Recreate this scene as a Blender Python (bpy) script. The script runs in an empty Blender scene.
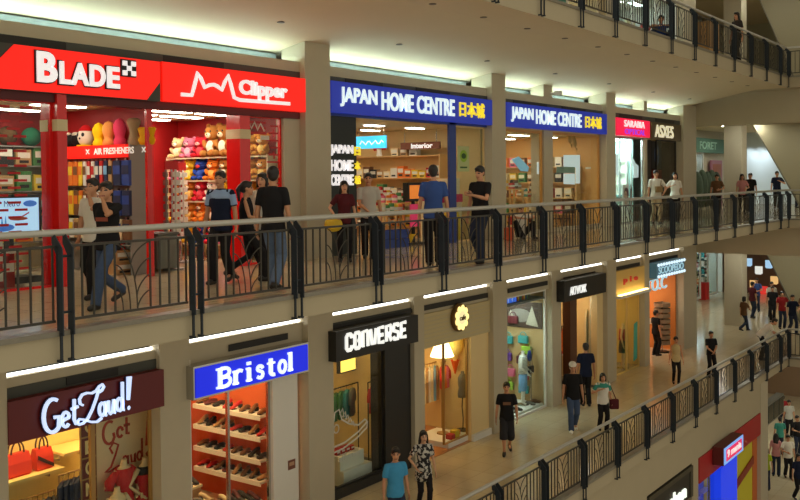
import bpy, bmesh, math, random
from mathutils import Vector, Matrix, Euler
from mathutils.noise import noise as pnoise
random.seed(7)
PI = math.pi
SC = bpy.context.scene
COL = SC.collection

# ------------------------------------------------------------------ camera
FPX, YAW, PITCH, ROLL = 946.97761, 0.9456, 0.02164, 0.00967
EYE = 1.53756            # height of the eye over the middle gallery floor (z = 0)
D = 8.58866              # distance of the gallery edge from the photographer
SP, S0 = 1.78274, 5.88996
ZL, ZU, ZG = -4.98366, 5.08283, -10.0
YC = 12.15               # front of the columns
XE = 35.6                # where the atrium ends

def camera_axes():
    sy, cy = math.sin(YAW), math.cos(YAW)
    fh = Vector((sy, cy, 0)); rt = Vector((cy, -sy, 0)); up = Vector((0, 0, 1))
    fw = math.cos(PITCH)*fh - math.sin(PITCH)*up
    dn = -math.sin(PITCH)*fh - math.cos(PITCH)*up
    r = math.cos(ROLL)*rt + math.sin(ROLL)*dn
    d = -math.sin(ROLL)*rt + math.cos(ROLL)*dn
    return r, d, fw
AR, AD, AF = camera_axes()
CAMLOC = Vector((0, 0, EYE))
def sight(u, v): return AR*((u-400)/FPX) + AD*((v-200)/FPX) + AF
def onY(u, v, y): r = sight(u, v); return CAMLOC + r*(y/r.y)
def onZ(u, v, z): r = sight(u, v); return CAMLOC + r*((z-EYE)/r.z)
def UX(u, y, v=200): return onY(u, v, y).x
def onX(u, v, x): r = sight(u, v); return CAMLOC + r*(x/r.x)

cd = bpy.data.cameras.new('camera'); cam = bpy.data.objects.new('camera', cd); COL.objects.link(cam)
cd.sensor_fit = 'HORIZONTAL'; cd.sensor_width = 36.0; cd.lens = 36.0*FPX/800.0
cd.shift_x = 0; cd.shift_y = -50.0/800.0; cd.clip_end = 300
m3 = Matrix((AR, -AD, -AF)).transposed()
cam.matrix_world = Matrix.Translation(CAMLOC) @ m3.to_4x4()
SC.camera = cam

# ------------------------------------------------------------------ materials
def lin(c):
    return tuple(((x/255.0)/12.92 if x/255.0 <= 0.04045 else ((x/255.0+0.055)/1.055)**2.4) for x in c)
MATS = {}
def mat(name, rgb, rough=0.6, metal=0.0, emit=0.0, noise=0.0, nscale=8.0, spec=0.5, bump=0.0, emitcol=None, coat=0.0):
    if name in MATS: return MATS[name]
    m = bpy.data.materials.new(name); m.use_nodes = True
    nt = m.node_tree; b = nt.nodes['Principled BSDF']
    c = lin(rgb)
    b.inputs['Base Color'].default_value = (*c, 1)
    b.inputs['Roughness'].default_value = rough
    b.inputs['Metallic'].default_value = metal
    b.inputs['Specular IOR Level'].default_value = spec
    if coat: b.inputs['Coat Weight'].default_value = coat
    if emit:
        b.inputs['Emission Color'].default_value = (*lin(emitcol or rgb), 1)
        b.inputs['Emission Strength'].default_value = emit
    if noise or bump:
        tc = nt.nodes.new('ShaderNodeTexCoord'); n = nt.nodes.new('ShaderNodeTexNoise')
        n.inputs['Scale'].default_value = nscale; n.inputs['Detail'].default_value = 4
        nt.links.new(tc.outputs['Object'], n.inputs['Vector'])
        if noise:
            mx = nt.nodes.new('ShaderNodeMix'); mx.data_type = 'RGBA'
            mx.inputs['A'].default_value = (*[x*(1-noise) for x in c], 1)
            mx.inputs['B'].default_value = (*[min(1, x*(1+noise)) for x in c], 1)
            nt.links.new(n.outputs['Fac'], mx.inputs['Factor'])
            nt.links.new(mx.outputs['Result'], b.inputs['Base Color'])
        if bump:
            bp = nt.nodes.new('ShaderNodeBump'); bp.inputs['Strength'].default_value = bump
            nt.links.new(n.outputs['Fac'], bp.inputs['Height']); nt.links.new(bp.outputs['Normal'], b.inputs['Normal'])
    MATS[name] = m
    return m
def lamp_mat(name, rgb, s):
    if name in MATS: return MATS[name]
    m = bpy.data.materials.new(name); m.use_nodes = True; nt = m.node_tree
    for n in list(nt.nodes): nt.nodes.remove(n)
    o = nt.nodes.new('ShaderNodeOutputMaterial'); e = nt.nodes.new('ShaderNodeEmission')
    e.inputs['Color'].default_value = (*lin(rgb), 1); e.inputs['Strength'].default_value = s
    nt.links.new(e.outputs[0], o.inputs['Surface']); MATS[name] = m
    return m
def glass_mat(name, tint=(245, 250, 248), refl=0.08):
    if name in MATS: return MATS[name]
    m = bpy.data.materials.new(name); m.use_nodes = True; nt = m.node_tree
    for n in list(nt.nodes): nt.nodes.remove(n)
    o = nt.nodes.new('ShaderNodeOutputMaterial'); t = nt.nodes.new('ShaderNodeBsdfTransparent'); g = nt.nodes.new('ShaderNodeBsdfGlossy')
    lw = nt.nodes.new('ShaderNodeLayerWeight'); lw.inputs['Blend'].default_value = 0.5; x = nt.nodes.new('ShaderNodeMixShader')
    pw = nt.nodes.new('ShaderNodeMath'); pw.operation = 'POWER'; pw.inputs[1].default_value = 4.0; f = nt.nodes.new('ShaderNodeMath'); f.operation = 'MULTIPLY_ADD'; f.inputs[1].default_value = 0.5; f.inputs[2].default_value = 0.02
    nt.links.new(lw.outputs['Facing'], pw.inputs[0]); nt.links.new(pw.outputs[0], f.inputs[0])
    t.inputs['Color'].default_value = (*lin(tint), 1); g.inputs['Roughness'].default_value = 0.02
    nt.links.new(f.outputs[0], x.inputs[0]); nt.links.new(t.outputs[0], x.inputs[1]); nt.links.new(g.outputs[0], x.inputs[2])
    nt.links.new(x.outputs[0], o.inputs['Surface']); MATS[name] = m
    return m
def tile_mat(name, rgb, rgb2, size, rough=0.12, mortar=(90, 78, 60), msize=0.004):
    if name in MATS: return MATS[name]
    m = bpy.data.materials.new(name); m.use_nodes = True; nt = m.node_tree; b = nt.nodes['Principled BSDF']
    tc = nt.nodes.new('ShaderNodeTexCoord'); br = nt.nodes.new('ShaderNodeTexBrick')
    br.offset = 0; br.inputs['Scale'].default_value = 1.0; br.inputs['Brick Width'].default_value = size; br.inputs['Row Height'].default_value = size
    br.inputs['Mortar Size'].default_value = msize
    br.inputs['Color1'].default_value = (*lin(rgb), 1); br.inputs['Color2'].default_value = (*lin(rgb2), 1); br.inputs['Mortar'].default_value = (*lin(mortar), 1)
    nt.links.new(tc.outputs['Object'], br.inputs['Vector']); nt.links.new(br.outputs['Color'], b.inputs['Base Color'])
    b.inputs['Roughness'].default_value = rough
    MATS[name] = m
    return m

# ------------------------------------------------------------------ mesh builder
class MB:
    def __init__(s): s.v = []; s.f = []; s.m = []; s.cur = 0
    def use(s, i): s.cur = i; return s
    def add(s, vs, fs):
        o = len(s.v); s.v.extend([tuple(p) for p in vs])
        for f in fs: s.f.append(tuple(i+o for i in f)); s.m.append(s.cur)
        return s
    def box(s, x0, x1, y0, y1, z0, z1, M=None):
        vs = [(x, y, z) for x in (x0, x1) for y in (y0, y1) for z in (z0, z1)]
        if M is not None: vs = [M @ Vector(p) for p in vs]
        return s.add(vs, [(0, 1, 3, 2), (4, 6, 7, 5), (0, 4, 5, 1), (2, 3, 7, 6), (0, 2, 6, 4), (1, 5, 7, 3)])
    def quad(s, a, b, c, d): return s.add([a, b, c, d], [(0, 1, 2, 3)])
    def rbox(s, x0, x1, y0, y1, z0, z1, r, n=3, M=None):
        # box with rounded vertical edges and softened top / bottom rims
        pts = []
        for (cx, cy, a0) in ((x1-r, y1-r, 0), (x0+r, y1-r, PI/2), (x0+r, y0+r, PI), (x1-r, y0+r, 1.5*PI)):
            for i in range(n+1):
                a = a0 + PI/2*i/n; pts.append((cx, cy, math.cos(a), math.sin(a)))
        k = len(pts); vs = []; rings = []
        for (z, rr) in ((z0, r*0.6), (z0+r*0.4, r), (z1-r*0.4, r), (z1, r*0.6)):
            rings.append(len(vs))
            for (cx, cy, c, q) in pts: vs.append((cx+c*rr, cy+q*rr, z))
        fs = []
        for a in range(3):
            for i in range(k): fs.append((rings[a]+i, rings[a]+(i+1) % k, rings[a+1]+(i+1) % k, rings[a+1]+i))
        fs.append(tuple(reversed(range(k)))); fs.append(tuple(rings[3]+i for i in range(k)))
        if M is not None: vs = [M @ Vector(p) for p in vs]
        return s.add(vs, fs)
    def tube(s, path, r, n=8, closed=False, caps=True):
        path = [Vector(p) for p in path]; rs = r if isinstance(r, (list, tuple)) else [r]*len(path)
        vs = []; fs = []; L = len(path); up = None
        for i, p in enumerate(path):
            if closed: t = path[(i+1) % L]-path[i-1]
            else: t = path[min(i+1, L-1)]-path[max(i-1, 0)]
            if t.length < 1e-9: t = Vector((0, 0, 1))
            t.normalize()
            if up is None:
                up = Vector((0, 0, 1)) if abs(t.z) < 0.9 else Vector((1, 0, 0))
            b = t.cross(up)
            if b.length < 1e-6: b = t.cross(Vector((0, 1, 0.3)))
            b.normalize(); u2 = b.cross(t).normalized(); up = u2
            for k in range(n):
                a = 2*PI*k/n; vs.append(p + (b*math.cos(a)+u2*math.sin(a))*rs[i])
        for i in range(L if closed else L-1):
            j = (i+1) % L
            for k in range(n): fs.append((i*n+k, i*n+(k+1) % n, j*n+(k+1) % n, j*n+k))
        if caps and not closed:
            fs.append(tuple(reversed(range(n)))); fs.append(tuple((L-1)*n+k for k in range(n)))
        return s.add(vs, fs)
    def bar(s, a, b, w, d=None):
        # square bar from a to b
        a, b = Vector(a), Vector(b); t = (b-a).normalized(); d = d or w
        u = Vector((0, 0, 1)) if abs(t.z) < 0.9 else Vector((1, 0, 0))
        q = t.cross(u).normalized()*(w/2); r = q.cross(t).normalized()*(d/2)
        vs = [a-q-r, a+q-r, a+q+r, a-q+r, b-q-r, b+q-r, b+q+r, b-q+r]
        return s.add(vs, [(3, 2, 1, 0), (4, 5, 6, 7), (0, 1, 5, 4), (1, 2, 6, 5), (2, 3, 7, 6), (3, 0, 4, 7)])
    def cyl(s, x, y, z0, z1, r, r2=None, n=16): return s.tube([(x, y, z0), (x, y, z1)], [r, r if r2 is None else r2], n)
    def lathe(s, prof, n=20, M=None, sx=1, sy=1):
        vs = []; fs = []; L = len(prof)
        for (r, z) in prof:
            for k in range(n): a = 2*PI*k/n; vs.append(Vector((r*math.cos(a)*sx, r*math.sin(a)*sy, z)))
        for i in range(L-1):
            for k in range(n): fs.append((i*n+k, i*n+(k+1) % n, (i+1)*n+(k+1) % n, (i+1)*n+k))
        if prof[0][0] > 1e-5: fs.append(tuple(reversed(range(n))))
        if prof[-1][0] > 1e-5: fs.append(tuple((L-1)*n+k for k in range(n)))
        if M is not None: vs = [M @ p for p in vs]
        return s.add(vs, fs)
    def ell(s, c, rx, ry, rz, n=14, k=9, M=None):
        prof = []; 
        vs = []; fs = []
        c = Vector(c)
        for i in range(k+1):
            t = -PI/2+PI*i/k; r = max(math.cos(t), 1e-3)
            for j in range(n):
                a = 2*PI*j/n; q = Vector((rx*r*math.cos(a), ry*r*math.sin(a), rz*math.sin(t)))
                if M is not None: q = M @ q
                vs.append(c+q)
        for i in range(k):
            for j in range(n): fs.append((i*n+j, i*n+(j+1) % n, (i+1)*n+(j+1) % n, (i+1)*n+j))
        fs.append(tuple(reversed(range(n)))); fs.append(tuple(k*n+j for j in range(n)))
        return s.add(vs, fs)
    def loft(s, rings, caps=True):
        n = len(rings[0]); vs = [p for r in rings for p in r]; fs = []
        for i in range(len(rings)-1):
            for k in range(n): fs.append((i*n+k, i*n+(k+1) % n, (i+1)*n+(k+1) % n, (i+1)*n+k))
        if caps: fs.append(tuple(reversed(range(n)))); fs.append(tuple((len(rings)-1)*n+k for k in range(n)))
        return s.add(vs, fs)
    def prism(s, poly, axis, a, b):
        # polygon in the plane perpendicular to axis ('x': (y,z), 'y': (x,z), 'z': (x,y)) extruded from a to b
        f = {'x': lambda p, t: (t, p[0], p[1]), 'y': lambda p, t: (p[0], t, p[1]), 'z': lambda p, t: (p[0], p[1], t)}[axis]
        n = len(poly); vs = [f(p, a) for p in poly]+[f(p, b) for p in poly]
        fs = [tuple(range(n)), tuple(reversed(range(n, 2*n)))]
        for i in range(n): fs.append((i, i+n, (i+1) % n+n, (i+1) % n))
        return s.add(vs, fs)
    def mesh(s, name, mats, smooth=False):
        me = bpy.data.meshes.new(name); me.from_pydata(s.v, [], s.f)
        mats = mats if isinstance(mats, (list, tuple)) else [mats]
        for x in mats: me.materials.append(x)
        if len(mats) > 1: me.polygons.foreach_set('material_index', s.m)
        bm = bmesh.new(); bm.from_mesh(me); bmesh.ops.recalc_face_normals(bm, faces=bm.faces); bm.to_mesh(me); bm.free()
        if smooth:
            me.polygons.foreach_set('use_smooth', [True]*len(me.polygons))
            if smooth != 'all':
                try: me.set_sharp_from_angle(angle=0.7)
                except Exception: pass
        me.update()
        return me
    def build(s, name, mats, parent=None, smooth=False, loc=None):
        o = bpy.data.objects.new(name, s.mesh(name, mats, smooth)); COL.objects.link(o)
        if parent is not None: o.parent = parent
        if loc is not None: o.location = loc
        return o

def tag(o, label=None, cat=None, group=None, kind=None):
    if label: o['label'] = label
    if cat: o['category'] = cat
    if group: o['group'] = group
    if kind: o['kind'] = kind
    return o
def empty(name, loc=(0, 0, 0), rz=0.0, label=None, cat=None, group=None, kind=None):
    o = bpy.data.objects.new(name, None); COL.objects.link(o); o.location = loc; o.rotation_euler = (0, 0, rz); o.empty_display_size = 0.1
    return tag(o, label, cat, group, kind)
def struct(name, mb, m, parent=None, smooth=False):
    o = mb.build(name, m, parent, smooth)
    if parent is None: o['kind'] = 'structure'
    return o
def copy_tree(o, parent=None):
    c = o.copy(); COL.objects.link(c)
    if parent is not None: c.parent = parent
    for ch in o.children: copy_tree(ch, c)
    return c
def dup(o, loc, rz=None, label=None, group=None, scale=None):
    c = copy_tree(o); c.location = loc
    if rz is not None: c.rotation_euler = (0, 0, rz)
    if label: c['label'] = label
    if group: c['group'] = group
    if scale: c.scale = (scale,)*3 if not isinstance(scale, (tuple, list)) else scale
    return c

# lettering: a text is turned into a mesh and fitted to a rectangle x0..x1, z0..z1, its face at y (towards -y)
def text_mesh(body, bold=0.0, depth=0.02, shear=0.0, spacing=1.0):
    cu = bpy.data.curves.new('letters', 'FONT'); cu.body = body; cu.size = 1.0; cu.extrude = depth; cu.offset = bold; cu.shear = shear
    cu.space_character = spacing; cu.resolution_u = 4
    o = bpy.data.objects.new('letters', cu); me = bpy.data.meshes.new_from_object(o)
    bpy.data.objects.remove(o); bpy.data.curves.remove(cu)
    return me
def lettering(name, body, x0, x1, z0, z1, y, m, parent=None, bold=0.0, depth=0.03, shear=0.0, spacing=1.0, rise=0.0, face='-y'):
    me = text_mesh(body, bold, 0.01, shear, spacing)
    xs = [v.co.x for v in me.vertices]; ys = [v.co.y for v in me.vertices]
    ax, bx, ay, by = min(xs), max(xs), min(ys), max(ys)
    for v in me.vertices:
        u = (v.co.x-ax)/(bx-ax); w = (v.co.y-ay)/(by-ay)
        dd = -depth if v.co.z > 0 else 0.0
        if face == '-y': v.co = Vector((x0+u*(x1-x0), y+dd, z0+w*(z1-z0)+rise*u))
        else: v.co = Vector((y+dd, x0+u*(x1-x0), z0+w*(z1-z0)+rise*u))   # face towards -x, running along y
    me.materials.clear(); me.materials.append(m); me.update()
    o = bpy.data.objects.new(name, me); COL.objects.link(o)
    if parent is not None: o.parent = parent
    return o
def strokes(mb, lines, w, y0, y1, map2):
    # flat lettering strokes: each line a list of (a, b) points, thick w, between y0 and y1; map2 turns (a, b) into (x, z)
    for pts in lines:
        P = [Vector((*map2(*p), 0)) for p in pts]
        L = []; R = []
        for i, p in enumerate(P):
            t = (P[min(i+1, len(P)-1)]-P[max(i-1, 0)]); t.normalize(); n = Vector((-t.y, t.x, 0))
            ww = w[i] if isinstance(w, list) else w
            L.append(p+n*ww/2); R.append(p-n*ww/2)
        for i in range(len(P)-1):
            q = [L[i], L[i+1], R[i+1], R[i]]
            mb.add([(c.x, y0, c.y) for c in q]+[(c.x, y1, c.y) for c in q], [(0, 1, 2, 3), (7, 6, 5, 4), (0, 4, 5, 1), (1, 5, 6, 2), (2, 6, 7, 3), (3, 7, 4, 0)])
    return mb
def arc(cx, cz, rx, rz, a0, a1, n=12): return [(cx+rx*math.cos(math.radians(a0+(a1-a0)*i/n)), cz+rz*math.sin(math.radians(a0+(a1-a0)*i/n))) for i in range(n+1)]
# ================================================================== materials of the building
m_beige = mat('beige_wall_paint', (190, 180, 156), 0.75, noise=0.05, nscale=3)
m_slabf = mat('beige_slab_paint', (180, 168, 140), 0.7, noise=0.05, nscale=2)
m_ceil = mat('ceiling_paint', (216, 200, 168), 0.8, noise=0.03, nscale=1.5)
m_stone = mat('grey_stone_curb', (128, 122, 108), 0.35, noise=0.15, nscale=20)
m_floor = tile_mat('polished_tile', (206, 190, 158), (200, 183, 150), 0.6, 0.13, (160, 146, 120))
m_post = mat('dark_blue_grey_steel', (42, 50, 58), 0.45, 0.3)
m_bar = mat('dark_bronze_bar', (64, 60, 52), 0.45, 0.4)
m_hand = mat('brushed_rail_metal', (186, 184, 176), 0.35, 0.35)
m_dark = mat('dark_grey_band', (70, 72, 66), 0.6)
m_vent = mat('black_vent', (34, 32, 30), 0.6)
m_tube = lamp_mat('cove_tube_light', (212, 242, 236), 34.0)
m_tubel = lamp_mat('cove_tube_light_warm', (250, 248, 238), 5.0)
m_glass = glass_mat('shop_glass')
m_white = mat('white_paint', (232, 230, 222), 0.5)
m_black = mat('black_paint', (22, 22, 24), 0.4)
m_cove = mat('cove_grey', (112, 122, 120), 0.8, noise=0.3, nscale=6)
m_chrome = mat('chrome', (190, 190, 190), 0.2, 1.0)

# ================================================================== slabs, floors, ceilings
def slab(name, z0, b, x0, x1):
    mb = MB()
    mb.prism([(D, z0-0.02), (D, z0-b), (9.7, z0-b), (12.95, z0-1.02), (21, z0-1.02), (21, z0-0.02)], 'x', x0, x1)
    mb.use(1).box(x0, x1, D-0.012, D, z0-b, z0-0.04)
    return struct(name, mb, [m_ceil, m_slabf])
slab('slab_middle', 0, 0.318, -3, XE)
slab('slab_lower', ZL, 0.318, -3, XE)
slab('slab_upper', ZU, 0.405, -3, XE)
for nm, z0, b in (('middle', 0, 0.318), ('lower', ZL, 0.318), ('upper', ZU, 0.405)):
    # beyond the end of the atrium the floors run across
    struct('slab_far_'+nm, MB().box(XE, 62, -6, 21, z0-b, z0-0.02), m_slabf)
    struct('floor_'+nm, MB().box(-3, 62, D+0.14, 21, z0-0.02, z0).box(XE+0.14, 62, -6, D+0.14, z0-0.02, z0), m_floor)
    struct('trim_curb_'+nm, MB().box(-3, XE+0.14, D-0.05, D+0.14, z0-0.045, z0+0.012).box(XE-0.05, XE+0.14, -6, D-0.05, z0-0.045, z0+0.012), m_stone)
struct('floor_ground', MB().box(-3, 62, -14, 21, ZG-0.1, ZG), m_floor)
struct('ceiling_top', MB().box(20, 62, -8, 21, 9.9, 10.1), m_ceil)
for nm, z0, zc in (('middle', 0, 3.47), ('lower', ZL, 3.58)):
    # the deep cross beam where the gallery meets the far hall, and the lower ceiling of the hall
    struct('beam_'+nm, MB().box(36.45, 36.9, -6, 16.2, z0+zc, z0+4.68), m_slabf)
    struct('ceiling_hall_'+nm, MB().box(36.9, 62, -6, 21, z0+3.95, z0+4.05), m_ceil)
struct('wall_far', MB().box(60, 60.3, -14, 21, ZG, 10), mat('far_wall', (186, 178, 150), 0.8))
struct('wall_back', MB().box(-3, 62, 21, 21.2, ZG, 10), m_beige)

# ================================================================== columns and shop front walls
MAJOR = [(13.75, 14.5), (20.84, 21.55), (27.95, 28.66), (35.0, 36.45)]
def column(x0, x1, z0, y0=YC, y1=12.75, zt=4.25): struct('column', MB().box(x0, x1, y0, y1, z0, z0+zt), m_beige)
for z0 in (0, ZL, ZU):
    for a, b in MAJOR: column(a, b, z0)
    column(41.9, 42.7, z0, 12.0, 12.75, 4.2)
column(6.6, 7.43, ZL)
for a, b in ((10.16, 10.8), (17.4, 17.8), (24.22, 24.79), (31.2, 31.65)): column(a, b, ZL, 12.2, 12.45)
for a, b in ((24.05, 24.61), (31.58, 31.86)): column(a, b, 0, 12.34)
BAYS0 = [(-3, 13.75), (14.5, 20.84), (21.55, 27.95), (28.66, 35.0)]
BAYSL = [(7.43, 10.16), (10.8, 13.75), (14.5, 17.4), (17.8, 20.84), (21.55, 24.22), (24.79, 27.95), (28.66, 31.2), (31.65, 35.0)]
tubes = []
def bulkhead(a, b, z0, top, m_band=m_dark, band=True, vents=(), low=2.9):
    mb = MB().box(a, b, 12.3, 12.4, z0+low, z0+top)
    if band: mb.use(1).box(a, b, 12.28, 12.3, z0+3.47, z0+3.63)
    for u0, u1 in vents: mb.use(2).box(a+(b-a)*u0, a+(b-a)*u1, 12.265, 12.28, z0+3.5, z0+3.62)
    struct('wall_bulkhead', mb, [m_beige, m_band, m_vent])
    struct('wall_cove', MB().box(a, b, 12.9, 12.95, z0+3.1, z0+4.03), m_cove)
    struct('trim_cove_shelf', MB().box(a, b, 12.4, 12.9, z0+3.1, z0+3.15), m_cove)
    x = a+0.08
    n = max(1, round((b-a)/2.6)); L = (b-a-0.16)/n
    for i in range(n):
        ty, tz, tr_ = (12.35, 3.802, 0.024) if z0 < 0 else (12.62, 3.75, 0.032)
        t = MB().tube([(x-0.05, ty, z0+tz), (x+L+0.05 if z0 < 0 else x+L-0.02, ty, z0+tz)], tr_, 8)
        o = t.build('fluorescent_tube', m_tubel if z0 < 0 else m_tube)
        tag(o, 'lit white fluorescent tube in the cove above the lower shop fronts' if z0 < 0 else 'lit fluorescent tube in the cove above the middle floor shop fronts', 'light', 'cove tubes of the lower floor' if z0 < 0 else 'cove tubes of the middle floor')
        (MB().box(x+0.02, x+L-0.02, 12.34, 12.36, z0+3.77, z0+3.78) if z0 < 0 else MB().box(x+0.02, x+L-0.02, 12.60, 12.64, z0+3.15, z0+3.72)).build('tube_holder', m_white, o)
        x += L
for (a, b), v in zip(BAYS0, ([(0.62, 0.69), (0.8, 0.88)], [(0.1, 0.3), (0.5, 0.72)], [(0.1, 0.4), (0.55, 0.8)], [(0.1, 0.4), (0.6, 0.9)])): bulkhead(a, b, 0, 3.83, vents=v)
for i, ((a, b), v) in enumerate(zip(BAYSL, ([(0.38, 0.72)], [(0.33, 0.85)], [], [(0.0, 0.98)], [(0.1, 0.95)], [(0.1, 0.8)], [(0.03, 0.9)], [(0.05, 0.9)]))):
    bulkhead(a, b, ZL, 3.77, band=(i in (0, 2)), vents=v, low=3.38 if i == 4 else 2.9)

# ================================================================== railings
def panel_mesh():
    L = SP-0.17; z0, z1 = 0.11, 0.88
    mb = MB()
    mb.box(0, L, -0.014, 0.014, z1-0.014, z1+0.014).box(0, L, -0.014, 0.014, z0-0.014, z0+0.014)
    a, b = 0.36*L, 0.66*L
    xs = [0.02, 0.1*L, 0.19*L, 0.28*L, a, b, 0.745*L, 0.83*L, 0.915*L, L-0.02]
    for x in xs: mb.box(x-0.009, x+0.009, -0.009, 0.009, z0, z1)
    w = b-a; h = z1-z0
    def q(cx, cz, rx, rz, t0, t1, n=9): return [(cx+rx*math.cos(math.radians(t0+(t1-t0)*i/n)), 0, cz+rz*math.sin(math.radians(t0+(t1-t0)*i/n))) for i in range(n+1)]
    for k, (fx, fz) in enumerate(((0.22, 0.36), (0.42, 0.68), (0.62, 0.98))): mb.tube(q(a, z0, fx*w, fz*h, 0, 90), 0.008, 5)
    # ribs sweep from the right bar down to the outer arc
    for t in (0.98, 0.74, 0.5, 0.27):
        zt = z0+t*h; zb = zt-0.30*h
        zb = max(zb, z0+0.01); rel = (zb-z0)/(0.98*h); xb = a+0.62*w*math.sqrt(max(0, 1-rel*rel))
        pts = []
        for i in range(8):
            s = i/7.0; pts.append((b+(xb-b)*(1-(1-s)**1.6), 0, zt+(zb-zt)*s**1.35))
        mb.tube(pts, 0.008, 5)
    return mb.mesh('panel', m_bar)
PANEL = panel_mesh()
def post_mesh():
    mb = MB()
    prof = [(0.06, 1.005), (0.025, 1.012), (-0.115, 0.865), (-0.115, -0.035), (-0.012, -0.035), (-0.012, 0.80), (0.06, 0.90)]
    for dx in (-0.065, 0.065): mb.prism(prof, 'x', dx-0.007, dx+0.007)
    mb.tube([(-0.075, -0.06, 0.78), (0.075, -0.06, 0.78)], 0.014, 8).tube([(-0.075, -0.06, 0.2), (0.075, -0.06, 0.2)], 0.014, 8)
    return mb.mesh('post', m_post)
POST = post_mesh()
def rod_mesh(b):
    mb = MB()
    mb.box(-0.012, 0.012, -0.085, -0.06, -b+0.01, -0.0)
    mb.box(-0.016, 0.016, -0.095, -0.012, -b+0.005, -b+0.03)
    return mb.mesh('rod', m_post)
def railing(z0, b, label):
    r = empty('gallery_railing', (0, D, z0), 0, label, 'railing')
    MB().tube([(-3, 0.045, 1.02), (XE+0.045, 0.045, 1.02), (XE+0.045, -10, 1.02)], 0.037, 10).build('handrail', m_hand, r, smooth=True)
    rm = rod_mesh(b)
    def post(x, y, rz):
        p = bpy.data.objects.new('post', POST); COL.objects.link(p); p.parent = r; p.location = (x, y, 0); p.rotation_euler = (0, 0, rz)
        for dx in (-0.065, 0.065):
            q = bpy.data.objects.new('rod', rm); COL.objects.link(q); q.parent = p; q.location = (dx, 0, 0)
    def panel(x, y, rz):
        p = bpy.data.objects.new('panel', PANEL); COL.objects.link(p); p.parent = r; p.location = (x, y, 0); p.rotation_euler = (0, 0, rz)
    i0 = -2
    for i in range(i0, 17):
        x = S0+SP*i
        if x > XE-0.2: break
        post(x, 0, 0); panel(x+0.085, 0, 0)
    post(XE-0.03, 0, 0)
    for k in range(3):
        panel(XE, -0.1-k*SP, -PI/2)
        post(XE, -(k+1)*SP+0.02, -PI/2)
    return r
railing(0, 0.318, 'railing of the middle gallery, dark posts and leaf pattern panels')
railing(ZL, 0.318, 'railing of the lower gallery, sloping across the lower right')
railing(ZU, 0.405, 'railing of the top gallery, overhead at the upper right')

# ================================================================== light
w = bpy.data.worlds.new('world'); SC.world = w; w.use_nodes = True
bg = w.node_tree.nodes['Background']; bg.inputs['Color'].default_value = (*lin((206, 198, 178)), 1); bg.inputs['Strength'].default_value = 1.0
SC.view_settings.view_transform = 'Standard'; SC.view_settings.look = 'None'; SC.view_settings.exposure = 0.0; SC.view_settings.gamma = 1.0
SC.view_settings.use_curve_mapping = False
# ================================================================== helpers for shops
ORD = ['first', 'second', 'third', 'fourth', 'fifth', 'sixth', 'seventh', 'eighth', 'ninth', 'tenth', 'eleventh', 'twelfth', 'thirteenth', 'fourteenth', 'fifteenth', 'sixteenth']
m_shopl = lamp_mat('shop_ceiling_lamp', (255, 244, 222), 20.0)
m_shopw = lamp_mat('shop_ceiling_lamp_warm', (255, 214, 150), 16.0)
m_shopc = lamp_mat('shop_ceiling_lamp_cool', (226, 250, 250), 24.0)
def room(x0, x1, z0, yb, zc, m_side, m_back, m_top, y0=12.45, left=None, right=None):
    struct('wall_left', MB().box(x0-0.04, x0+0.02, y0, yb, z0, z0+zc), left or m_side)
    struct('wall_right', MB().box(x1-0.02, x1+0.04, y0, yb, z0, z0+zc), right or m_side)
    struct('wall_rear', MB().box(x0, x1, yb, yb+0.06, z0, z0+zc), m_back)
    struct('ceiling_shop', MB().box(x0, x1, 12.4, yb, z0+zc, z0+zc+0.06), m_top)
def ceiling_lamp(x, y, z, sx, sy, m, label, group):
    r = empty('ceiling_light', (x, y, z), 0, label, 'light', group)
    MB().box(-sx/2-0.03, sx/2+0.03, -sy/2-0.03, sy/2+0.03, -0.03, 0).build('housing', m_white, r)
    MB().box(-sx/2, sx/2, -sy/2, sy/2, -0.045, -0.03).build('diffuser', m, r)
    return r
def lamps(x0, x1, y0, y1, z, nx, ny, m, where, sx=0.9, sy=0.22):
    for i in range(nx):
        for j in range(ny):
            ceiling_lamp(x0+(x1-x0)*(i+0.5)/nx, y0+(y1-y0)*(j+0.5)/ny, z, sx, sy, m, 'white ceiling light panel inside '+where, 'ceiling lights inside '+where)
wn = [0]
def window(x0, x1, y, z0, z1, m_frame=None, fr=0.04, mull=(), pane=None):
    wn[0] += 1
    m_frame = m_frame or m_chrome
    o = MB()
    o.box(x0, x0+fr, y-0.03, y+0.03, z0, z1).box(x1-fr, x1, y-0.03, y+0.03, z0, z1).box(x0+fr, x1-fr, y-0.03, y+0.03, z1-fr, z1).box(x0+fr, x1-fr, y-0.03, y+0.03, z0, z0+fr)
    for t in mull: o.box(t-fr/2, t+fr/2, y-0.03, y+0.03, z0+fr, z1-fr)
    w = o.build('window_%d' % wn[0], m_frame); w['kind'] = 'structure'
    xs = [x0]+list(mull)+[x1]
    for a, b in zip(xs[:-1], xs[1:]): MB().box(a+fr*0.6, b-fr*0.6, y-0.005, y+0.005, z0+fr*0.6, z1-fr*0.6).build('pane', pane or m_glass, w)
    return w
def thing1(mb, name, mats, label, cat, group=None, smooth=False, loc=None):
    return tag(mb.build(name, mats, None, smooth, loc), label, cat, group)
def sign_rect(u0, va0, va1, u1, vb0, vb1, y):
    # px corner pairs (left top / left bottom, right top / right bottom) to a rectangle on the plane y
    a, b, c, d = onY(u0, va0, y), onY(u0, va1, y), onY(u1, vb0, y), onY(u1, vb1, y)
    return (a.x+b.x)/2, (c.x+d.x)/2, (b.z+d.z)/2, (a.z+c.z)/2
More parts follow.
